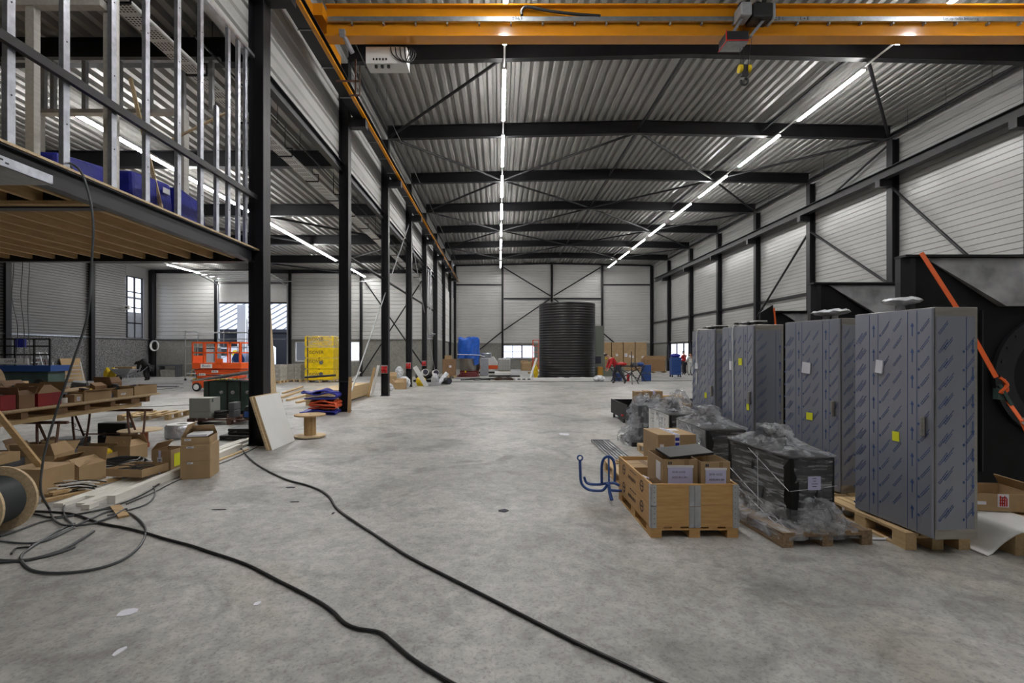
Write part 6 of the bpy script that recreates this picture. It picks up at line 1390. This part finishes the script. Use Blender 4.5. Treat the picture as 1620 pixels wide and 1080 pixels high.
# pipes on the floor near columns 4/5
for i, (x, y, lb) in enumerate(((-4.0, 26.6, 'fat black pipe with white end lying by the fifth column, left one'), (-3.45, 26.8, 'fat black pipe with white end lying by the fifth column, right one'), (-2.6, 25.6, 'black pipe lying flat in front of the wrapped carton block'))):
    if i < 2: a, b = Vector((x - .7, y + 1.7, .31)), Vector((x, y, .62 - .05 * i))
    else: a, b = Vector((x - .9, y + 1.0, .19)), Vector((x, y, .19))
    t = T('black_pipe', lb, 'pipe', tuple((a + b) / 2)); MB().tube([a, b], .17, 18).build('pipe', 'black', t, smooth=True)
    d = (b - a).normalized(); MB().tube([b - d * .25, b + d * .005], .175, 18).build('white_end', 'white' if i < 2 else 'black', t, smooth=True); MB().tube([b + d * .006, b + d * .009], .15, 18).build('dark_opening', 'ink', t)
tag(MB().box(-4.9, -3.2, 27.9, 28.5, 0, .12).build('dark_crate', 'black'), 'low dark crate carrying the two fat pipes', 'crate')
for i, (a, b, m_, lb) in enumerate((((-3.55, 24.0, .02), (-4.1, 23.75, 1.0), 'white', 'white board leaning on the fourth column'), ((-3.2, 25.5, .02), (-2.75, 26.0, .6), 'plasticw', 'bent white sheet sticking up beside the black pipes'))):
    tag(MB().bar(a, b, .22, .04, up=(0, 1, 0)).build('leaning_sheet', m_), lb, 'panel')
t = T('foil_duct', 'silver duct lying coiled at the foot of the fourth column', 'duct', (-3.2, 23.9, 0)); MB().lathe([(.35, .02), (.42, .02), (.42, .16), (.35, .16)], (-3.35, 24.6, 0), 24, close=True).build('duct_ring', 'galvd', t)
bag('yellow bag behind the white board at the fourth column', (-3.95, 24.7, 0), (.25, .2, .5), 'yellow', 15); bag('silver bag by the fourth column', (-3.3, 25.3, 0), (.2, .2, .6), 'foil', 16)
carton('open brown carton between the third and fourth columns', (-4.55, 22.6, 0), (.5, .45, .3), .1, True, flaps=(-60, -30, 30, 40)); bag('white crumpled paper on the floor near the third column', (-4.9, 21.5, 0), (.25, .2, .35), 'plasticw', 17); bag('white crumpled paper inside the open brown carton', (-4.5, 23.2, .0), (.3, .2, .55), 'plasticw', 18)
carton('brown carton with ragged lid behind the third column', (-5.2, 23.6, 0), (.5, .5, .55), .2, True, flaps=(-40, 20, 40, -20))
bag('white helmet-like bundle at the foot of the end wall', (-6.7, 32.8, 0), (.3, .2, .75), 'plasticw', 19); bag('yellow-green bundle beside the white one at the end wall', (-7.3, 32.7, 0), (.25, .2, .25), 'note', 20)
# --- right of the tank
t = T('column_machine', 'tall grey-green machine column beside the black tank', 'machine', (7.2, 35.2, 0)); MB().box(6.95, 7.55, 34.9, 35.8, .6, 3.6).build('column', 'gmach', t, bev=.02); MB().box(6.7, 7.5, 34.3, 34.9, .6, 1.5).build('lower_cabinet', 'gmach', t, bev=.02)
MB().box(6.8, 7.2, 34.28, 34.3, .9, 1.4).build('opening', 'ink', t); MB().box(6.7, 9.0, 34.8, 36.0, 0, .6).build('bed', 'gmach', t); MB().box(7.56, 7.8, 34.95, 35.0, 1.2, 1.5).build('yellow_lamp', 'yellow', t)
carton('ochre upright box at the right foot of the tank', (6.62, 31.8, 0), (.3, .3, .75), 0, False, m='ochre', tape=None)
for k in range(4):
    x = 9.55 + 1.07 * k + .1; lb = ['leftmost, partly hidden,', 'second', 'third, bearing white labels,', 'rightmost'][k]
    pallet(f'pallet under the {["leftmost","second","third","rightmost"][k]} tall carton column', (x, 44.4, 0), 0, 1.0, .9)
    t = carton(f'{lb} of four tall film-wrapped carton columns at the far wall', (x, 44.4, .146), (1.0, .9, 2.45), 0, False, tape=None, sticker=[('f', 0.1 * (k - 1.5), 1.4 - .1 * k, .18, .2, 'paper')] + ([('f', -.3, 1.3, .25, .3, 'paper'), ('f', .3, 1.15, .22, .2, 'paper')] if k == 2 else []))
    for z in (.6, 1.25, 1.85): local(MB().box(-.5, .5, -.4515, -.4505, z - .006, z + .006), t).build('seam', 'cardd', t)
pallet('pallet under the wide open far carton', (13.0, 41.0, 0), 0, 1.9, 1.0); carton('wide tan carton with open top near the right corner', (13.0, 41.0, .146), (1.75, .9, .95), 0, True, flaps=(-12, 40, None, -40), fsz=.35, m='cardi')
# workbench, tripod, blue boxes
t = T('workbench', 'folding dark blue work stand with tools on it, behind the person', 'workbench', (7.9, 28.5, 0))
MB().box(6.6, 8.5, 28.2, 28.8, .86, .92).build('bench_top', 'trous', t)
for x in (6.8, 8.3):
    for s_ in (-1, 1): MB().bar((x - .25 * s_, 28.3, 0), (x + .25 * s_, 28.7, .86), .05).build('leg', 'trous', t)
for p, q in (((6.9, 28.25, .1), (8.2, 28.25, .8)), ((8.2, 28.25, .1), (6.9, 28.25, .8))): MB().bar(p, q, .04).build('cross_brace', 'trous', t)
case('blue tool box on the floor below the work stand', (7.1, 29.2, 0), (.5, .35, .45), 'blue'); case('tall blue box at the right end of the work stand', (8.75, 28.9, 0), (.5, .35, .95), 'blue')
bag('red cloth lying on the work stand', (7.2, 28.5, .921), (.3, .2, .2), 'red', 61); case('small grey power tool case on the work stand', (7.9, 28.5, .921), (.3, .25, .18), 'greyp'); bag('blue cloth at the right end of the work stand', (8.3, 28.5, .921), (.2, .15, .2), 'blue', 62)
t = T('tripod_stand', 'black tripod with a slim pole in front of the work stand', 'tripod', (7.1, 25.8, 0))
for a in (0.3, 2.4, 4.5): MB().tube([(7.05, 25.8, .62), (7.05 + .42 * math.cos(a), 25.8 + .42 * math.sin(a), .02)], .022, 7).build('leg', 'black', t)
MB().tube([(7.05, 25.8, .3), (7.05, 25.8, 1.75)], .02, 7).build('pole', 'black', t); MB().box(6.98, 7.12, 25.75, 25.85, .9, 1.05).build('clamp', 'black', t)
bag('crumpled grey film bundle on the floor left of the person', (5.9, 28.6, 0), (.35, .3, .35), 'plasticw', 63)
t = T('red_extinguisher', 'small red canister beside the blue tool box', 'canister', (7.55, 28.9, 0)); MB().lathe([(.07, 0), (.08, .03), (.08, .36), (.03, .43)], (7.6, 28.6, 0), 14).build('body', 'red', t, smooth=True); MB().lathe([(.02, .43), (.02, .5)], (7.6, 28.6, 0), 8).build('valve', 'black', t)
# blue tool trolley
t = T('tool_trolley', 'dark blue tool trolley with clothes on top, right of the far hall', 'trolley', (12.2, 33.6, 0))
MB().box(11.85, 12.5, 33.3, 33.8, .14, 1.35).build('cabinet', 'blue', t, bev=.03)
for z in (.35, .6, .85, 1.1): MB().box(11.9, 12.45, 33.27, 33.3, z - .1, z + .1).build('drawer', 'blue', t, bev=.01)
for x in (11.9, 12.45):
    for y in (33.35, 33.75): MB().lathe([(.07, -.03), (.07, .03)], (x, y, .07), 12, 'X').build('castor', 'rubber', t)
bag('dark blue garment thrown over the tool trolley', (12.17, 33.55, 1.352), (.33, .25, .25), 'navy', 71)
carton('tall ochre board box at the left edge of the farthest cabinet', (13.6, 29.6, 0), (.7, .3, 1.9), 0, False, m='ochre', tape=None)
# --- left far area
t = T('blue_lift', 'blue platform lift with black guard rails near the left wall', 'lift', (-20.3, 20.5, 0))
MB().box(-21.3, -18.6, 20.2, 21.2, .9, 1.15).build('platform', 'blue', t); MB().box(-21.2, -18.8, 20.3, 21.1, .3, .9).build('base', 'green', t)
for z in (1.6, 1.95, 2.25): MB().box(-21.3, -18.62, 20.2, 20.24, z - .03, z + .03).build('guard_rail', 'black', t)
for x in (-21.25, -20.1, -19.3, -18.65): MB().box(x - .03, x + .03, 20.2, 20.26, 1.15, 2.25).build('guard_post', 'black', t)
MB().box(-20.9, -19.5, 20.15, 20.19, 1.2, 1.45).build('sign_plate', 'white', t); MB().box(-20.0, -19.6, 20.14, 20.2, 1.9, 2.25).build('control_box', 'navy', t)
for x in (-20.9, -19.1): MB().lathe([(.0, -.08), (.28, -.08), (.3, 0), (.28, .08), (0, .08)], (x, 20.3, .3), 20, 'Y').build('wheel', 'rubber', t, smooth=True)
text('GAMLA', .16, (-20.2, 20.145, 1.32), FRONT, 'ink', t)
def ladder(name, label, base, top, w, n, m_='alu', sp=None):
    t = T(name, label, 'ladder', tuple(base)); b, q = Vector(base), Vector(top); s_ = Vector(sp or (1, 0, 0)) * w / 2
    for k in (-1, 1): MB().bar(b + s_ * k, q + s_ * k, .05, .03).build('rail', m_, t)
    for i in range(1, n): p = b.lerp(q, i / n); MB().bar(p - s_, p + s_, .03, .05).build('rung', m_, t)
    return t
lt = ladder('step_ladder', 'aluminium step ladder standing open left of the pine boards', (-23.75, 24.3, .0), (-23.1, 24.6, 1.9), .45, 8, sp=(.1, 1, 0))
for k in (-1, 1): MB().bar((-22.55 + .02 * k, 24.6 + .22 * k, 0), (-23.1 + .02 * k, 24.65 + .18 * k, 1.7), .04).build('rear_leg', 'alu', lt)
tag(MB().bar((-24.0, 27.6, .05), (-24.32, 27.6, 1.35), 1.3, .04, up=(1, 0, 0)).build('pine_board', 'wood'), 'square of pine boards leaning on the left wall behind a ladder', 'board')
ladder('short_ladder', 'short ladder lying against the pine boards at the left wall', (-23.7, 26.95, .05), (-24.1, 27.15, 1.15), 1.3, 5, sp=(.35, .93, 0))
t = T('rusty_trolley', 'rusty tube frame leaning at the left wall beside the step ladder', 'frame', (-24.0, 25.5, 0)); 
for k in (0, .5): MB().bar((-23.8, 25.3 + k, .02), (-24.15, 25.4 + k, 1.3), .04).build('frame_tube', 'rust', t)
MB().bar((-24.15, 25.4, 1.3), (-24.15, 25.9, 1.3), .04).build('frame_tube', 'rust', t)
for i, (x, y, L_) in enumerate(((-19.5, 22.5, 3.2), (-19.3, 22.75, 3.0), (-18.9, 23.0, 2.6), (-20.5, 21.9, 1.5))):
    tag(MB().box(x - L_ / 2, x + L_ / 2, y, y + .18, .0 + .0 * i, .08).build('floor_plank', 'ply' if i < 3 else 'wood'), ['long board on the floor beyond the table, nearest', 'long board on the floor beyond the table, middle', 'long board on the floor beyond the table, farthest', 'short board on the floor by the blue lift'][i], 'board')
tag(MB().box(-19.2, -15.6, 23.6, 23.75, 0, .06).build('white_profile', 'galvb'), 'long shiny white profile lying on the floor of the side hall', 'profile')
t = T('wheelbarrow', 'grey wheelbarrow with planks on it at the left wall', 'wheelbarrow', (-21.6, 28.2, 0))
MB()._add([(-22.4, 28.0, .75), (-21.2, 28.0, .7), (-21.2, 28.6, .7), (-22.4, 28.6, .75), (-22.0, 28.1, .38), (-21.5, 28.1, .38), (-21.5, 28.5, .38), (-22.0, 28.5, .38)], [(0, 1, 5, 4), (1, 2, 6, 5), (2, 3, 7, 6), (3, 0, 4, 7), (4, 5, 6, 7)]).build('tray', 'galvd', t, solid=.02)
MB().lathe([(.0, -.04), (.18, -.04), (.2, 0), (.18, .04), (0, .04)], (-22.1, 28.3, .2), 18, 'Y').build('wheel', 'rubber', t, smooth=True)
for y in (28.05, 28.55): MB().tube(smooth_path([(-22.1, y, .25), (-21.4, y, .4), (-20.9, y, .6), (-20.6, y, .85)], 4), .02, 6).build('handle', 'galvb', t); MB().tube([(-21.4, y, .4), (-21.3, y, .0)], .018, 6).build('leg', 'galvb', t)
tag(MB().box(-22.2, -21.2, 28.15, 28.45, .76, .86).build('pine_plank', 'wood'), 'pine plank laid across the wheelbarrow', 'plank')
for i, (x, z, m_) in enumerate(((-23.0, .0, 'yellow'), (-22.65, .0, 'yellow'))): bag(['left yellow sack beside the wheelbarrow', 'right yellow sack beside the wheelbarrow'][i], (x, 28.6, z), (.18, .15, .8), m_, 80 + i)
tag(MB().box(-23.3, -22.4, 28.25, 28.43, 0, .14).build('timber_beam', 'wood'), 'short timber lying before the yellow sacks', 'beam')
t = T('security_camera', 'white box camera on a bracket beside the tall corner window', 'camera', (-24.0, 31.3, 4.5)); MB().box(-24.2, -23.7, 31.2, 31.4, 4.45, 4.7).build('housing', 'white', t, bev=.03); MB().bar((-24.42, 31.3, 4.55), (-24.2, 31.3, 4.55), .06).build('bracket', 'white', t); MB().lathe([(.07, 0), (.07, -.04)], (-23.85, 31.2, 4.57), 14, 'Y').build('lens', 'black', t)
t = T('hose_loop', 'pale hose loop hanging in the far left corner', 'hose', (-23.9, 33.6, 2.0))
for k in range(3): MB().tube([(-23.85 + (.24 + .03 * k) * math.cos(a), 33.75 - .02 * k, 2.15 + (.32 + .02 * k) * math.sin(a)) for a in [q * math.pi / 10 for q in range(20)]], .03, 6, closed=True).build('hose_turn', 'white', t, smooth=True)
tag(MB().bar((-19.85 - 1.6, 33.9, 0), (-19.85 - 1.35, 34.0, 1.1), .12, .04, up=(0, 1, 0)).build('leaning_board', 'wood'), 'narrow board leaning on the end wall left of the orange lift', 'board')
t = T('wall_bench', 'small dark bench against the end wall by the corner', 'bench', (-22.6, 33.6, 0)); MB().box(-23.4, -22.0, 33.3, 33.9, .75, .85).build('bench_top', 'greyp', t); MB().box(-23.2, -22.2, 33.4, 33.8, 0, .5).build('block', 'block', t); MB().box(-23.35, -23.25, 33.3, 33.9, .5, .75).box(-22.15, -22.05, 33.3, 33.9, .0, .75).build('support', 'greyp', t)
for i, px in enumerate((22, 36, 47)): tag(MB().tube(smooth_path([(at(px, 415, 17 + i).x, 17 + i, 7.5), at(px, 415, 17 + i), at(px - 3, 470, 17 + i), at(px + 6 - 4 * i, 520, 17 + i), at(px + 2, 575, 17 + i)], 5), .012, 5).build('hanging_wire', 'cableb'), ['thin wire hanging before the left wall, leftmost of three', 'thin wire hanging before the left wall, middle of three', 'thin wire hanging before the left wall, rightmost of three'][i], 'wire')
carton('brown carton with orange stripe stacked beyond the table at the left edge', (-14.6, 14.6, .45), (.62, .4, .38), 0, False, sticker=[('f', .05, .2, .4, .08, 'lift')]); carton('lower carton under the orange-striped one', (-14.5, 14.6, 0), (.9, .6, .449), 0, False)

# ================================================================== PEOPLE
def person(label, J, cloth_top, cloth_leg, rad=1.0, hair='hair', skin='skin'):
    """J: joints in world space; one skinned body with clothing shells as children"""
    keys = ['pelvis', 'chest', 'neck', 'head']
    t = None
    vs = []; es = []; rs = []; idx = {}
    def add(k, p, r, par=None):
        idx[k] = len(vs); vs.append(Vector(p)); rs.append(r * rad)
        if par: es.append((idx[par], idx[k]))
    add('pelvis', J['pelvis'], .145); add('waist', (Vector(J['pelvis']) * .6 + Vector(J['chest']) * .4), .125, 'pelvis'); add('chest', J['chest'], .15, 'waist')
    add('collar', Vector(J['chest']).lerp(Vector(J['neck']), .7), .105, 'chest'); add('neck', J['neck'], .055, 'collar')
    hd = Vector(J['head']); d = (hd - Vector(J['neck'])).normalized(); add('jaw', hd - d * .05, .075, 'neck'); add('head', hd + d * .03, .10, 'jaw'); add('crown', hd + d * .1, .075, 'head')
    for s_ in 'lr':
        add('sh' + s_, J['sh' + s_], .062, 'collar'); add('el' + s_, J['el' + s_], .045, 'sh' + s_); add('wr' + s_, J['wr' + s_], .03, 'el' + s_)
        f = (Vector(J['wr' + s_]) - Vector(J['el' + s_])).normalized(); pm = Vector(J['wr' + s_]) + f * .07; add('palm' + s_, pm, .036, 'wr' + s_)
        sd = f.cross(Vector((0, 1, 0))).normalized() if abs(f.y) < .9 else Vector((1, 0, 0))
        for q, (o, ln) in enumerate(((-.03, .075), (-.01, .088), (.01, .082), (.03, .065))):
            k1 = pm + sd * o + f * (.03 + ln * .5); k2 = k1 + (f * .8 + Vector((0, -.5, -.2))).normalized() * ln * .5
            add(f'f{s_}{q}', k1, .011, 'palm' + s_); add(f'g{s_}{q}', k2, .009, f'f{s_}{q}')
        tm = pm + sd * .045 - f * .02; add('th' + s_, tm, .012, 'palm' + s_); add('ti' + s_, tm + f * .04 + sd * .015, .010, 'th' + s_)
        add('hip' + s_, J['hip' + s_], .092, 'pelvis'); add('kn' + s_, J['kn' + s_], .062, 'hip' + s_); add('an' + s_, J['an' + s_], .043, 'kn' + s_); add('toe' + s_, J['toe' + s_], .035, 'an' + s_)
    me = bpy.data.meshes.new('body'); o = bpy.data.objects.new('person', me); col.objects.link(o)
    me.from_pydata([tuple(v) for v in vs], es, [])
    me.materials.append(M[skin])
    sk = o.modifiers.new('k', 'SKIN'); me.skin_vertices  # layer created by the modifier
    if not me.skin_vertices: 
        me.attributes  # ensure
    lay = me.skin_vertices[0].data
    for i, r_ in enumerate(rs): lay[i].radius = (r_, r_)
    lay[0].use_root = True
    sb = o.modifiers.new('u', 'SUBSURF'); sb.levels = 1; sb.render_levels = 1
    tag(o, label, 'person'); W[o] = Matrix.Identity(4)
    # clothing: separate limbs grown the same way, slightly larger
    def garment(name, chain_sets, m_, grow):
        vv, ee, rr_ = [], [], []; key = {}
        for a, b in chain_sets:
            for k in (a, b):
                if k not in key: key[k] = len(vv); vv.append(vs[idx[k]]); rr_.append(rs[idx[k]] + grow)
            ee.append((key[a], key[b]))
        m2 = bpy.data.meshes.new(name); c = bpy.data.objects.new(name, m2); col.objects.link(c); c.parent = o
        m2.from_pydata([tuple(v) for v in vv], ee, []); m2.materials.append(M[m_]); c.modifiers.new('k', 'SKIN'); l2 = m2.skin_vertices[0].data
        for i, r_ in enumerate(rr_): l2[i].radius = (r_, r_)
        l2[0].use_root = True; s2 = c.modifiers.new('u', 'SUBSURF'); s2.levels = 1; s2.render_levels = 1; W[c] = Matrix.Identity(4)
    garment('shirt', [('waist', 'chest'), ('chest', 'collar'), ('pelvis', 'waist')] + [x for s_ in 'lr' for x in (('collar', 'sh' + s_), ('sh' + s_, 'el' + s_), ('el' + s_, 'wr' + s_))], cloth_top, .022)
    garment('trousers', [('pelvis', 'hip' + s_) for s_ in 'lr'] + [x for s_ in 'lr' for x in (('hip' + s_, 'kn' + s_), ('kn' + s_, 'an' + s_))], cloth_leg, .024)
    garment('shoes', [('anl', 'toel')], 'black', .014); garment('shoe', [('anr', 'toer')], 'black', .014)
    # hair cap and face
    fw = Vector(J.get('face', (0, -1, 0))).normalized(); up = d; sd = fw.cross(up).normalized()
    hm = MB(); c0 = hd + up * .06 - fw * .015
    vs_, fs_ = [], []
    for i in range(7):
        th = i / 6 * math.pi * .5
        for j in range(16):
            a = j * math.pi / 8; vs_.append(c0 + up * (.125 * math.cos(th)) + (fw * math.cos(a) * (.088 if math.cos(a) > 0 else .112) + sd * math.sin(a) * .105) * math.sin(th))
    fs_ = [(i * 16 + j, i * 16 + (j + 1) % 16, (i + 1) * 16 + (j + 1) % 16, (i + 1) * 16 + j) for i in range(6) for j in range(16)]
    hm._add(vs_, fs_).build('hair', hair, o, smooth=True)
    fm = MB()
    for s_ in (-1, 1): fm.obox(hd + fw * .098 + sd * .035 * s_ + up * .03, (.02, .02, .012))
    fm.obox(hd + fw * .095 - up * .05, (.045, .02, .01)); fm.build('face_detail', 'ink', o)
    MB().bar(hd + fw * .095 + up * .025, hd + fw * .125 - up * .015, .025).build('nose', skin, o)
    for s_ in (-1, 1): MB().obox(hd + sd * .1 * s_ + up * .01, (.02, .03, .055)).build('ear', skin, o)
    return o
X, Y = 6.35, 26.3
def zz(x, y, z): return (X + x, Y + y, z)
person('person in a red top bending forward mid-step, right of the black tank', dict(pelvis=zz(.05, 0, .92), chest=zz(-.22, -.05, 1.28), neck=zz(-.38, -.06, 1.42), head=zz(-.52, -.08, 1.50), shl=zz(-.3, .17, 1.33), shr=zz(-.28, -.2, 1.33), ell=zz(-.4, .2, 1.06), elr=zz(-.36, -.25, 1.05), wrl=zz(-.5, .15, .84), wrr=zz(-.48, -.25, .83), hipl=zz(.06, .1, .88), hipr=zz(.06, -.1, .88), knl=zz(-.12, .12, .5), knr=zz(.28, -.1, .5), anl=zz(-.05, .12, .09), anr=zz(.5, -.1, .12), toel=zz(-.2, .12, .05), toer=zz(.38, -.1, .05), face=(-.8, -.2, -.5)), 'shirt', 'trous')
def standing(X, Y, fx, fy, label, top, leg, H=1.75, arm=0.0):
    k = H / 1.75; f = Vector((fx, fy, 0)).normalized(); s_ = Vector((-f.y, f.x, 0))
    def q(a, b, z): v = f * a * k + s_ * b * k; return (X + v.x, Y + v.y, z * k)
    return person(label, dict(pelvis=q(0, 0, .95), chest=q(.02, 0, 1.3), neck=q(.02, 0, 1.5), head=q(.05, 0, 1.6), shl=q(0, .19, 1.42), shr=q(0, -.19, 1.42), ell=q(.1 + arm * .1, .24, 1.14), elr=q(.1 + arm * .1, -.24, 1.14), wrl=q(.25 + arm * .2, .16, .98 + arm * .15), wrr=q(.25 + arm * .2, -.16, .98 + arm * .15), hipl=q(0, .09, .91), hipr=q(0, -.09, .91), knl=q(.05, .1, .5), knr=q(.02, -.1, .5), anl=q(0, .11, .09), anr=q(-.03, -.11, .09), toel=q(.14, .12, .05), toer=q(.11, -.12, .05), face=tuple(f)), top, leg)
standing(13.95, 36.6, -.6, .8, 'person in a red jacket standing by the right wall window', 'shirt', 'trous', 1.78, .5)
standing(14.05, 35.6, -.3, .9, 'person in a pale overall beside the one in the red jacket', 'lightshirt', 'lightshirt', 1.68, .6)
X, Y = -21.3, 29.4
person('person in a black hooded coat bending over beside the wheelbarrow', dict(pelvis=zz(.12, 0, .80), chest=zz(-.16, -.05, 1.12), neck=zz(-.34, -.08, 1.13), head=zz(-.46, -.1, 1.06), shl=zz(-.2, .18, 1.10), shr=zz(-.2, -.22, 1.10), ell=zz(-.3, .18, .86), elr=zz(-.3, -.24, .86), wrl=zz(-.36, .12, .66), wrr=zz(-.36, -.18, .66), hipl=zz(.12, .1, .76), hipr=zz(.12, -.1, .76), knl=zz(-.04, .12, .44), knr=zz(.0, -.12, .44), anl=zz(.1, .12, .09), anr=zz(.14, -.12, .09), toel=zz(-.04, .13, .05), toer=zz(.0, -.13, .05), face=(-.7, -.2, -.7)), 'coat', 'coat', 1.3, hair='coat', skin='coat')
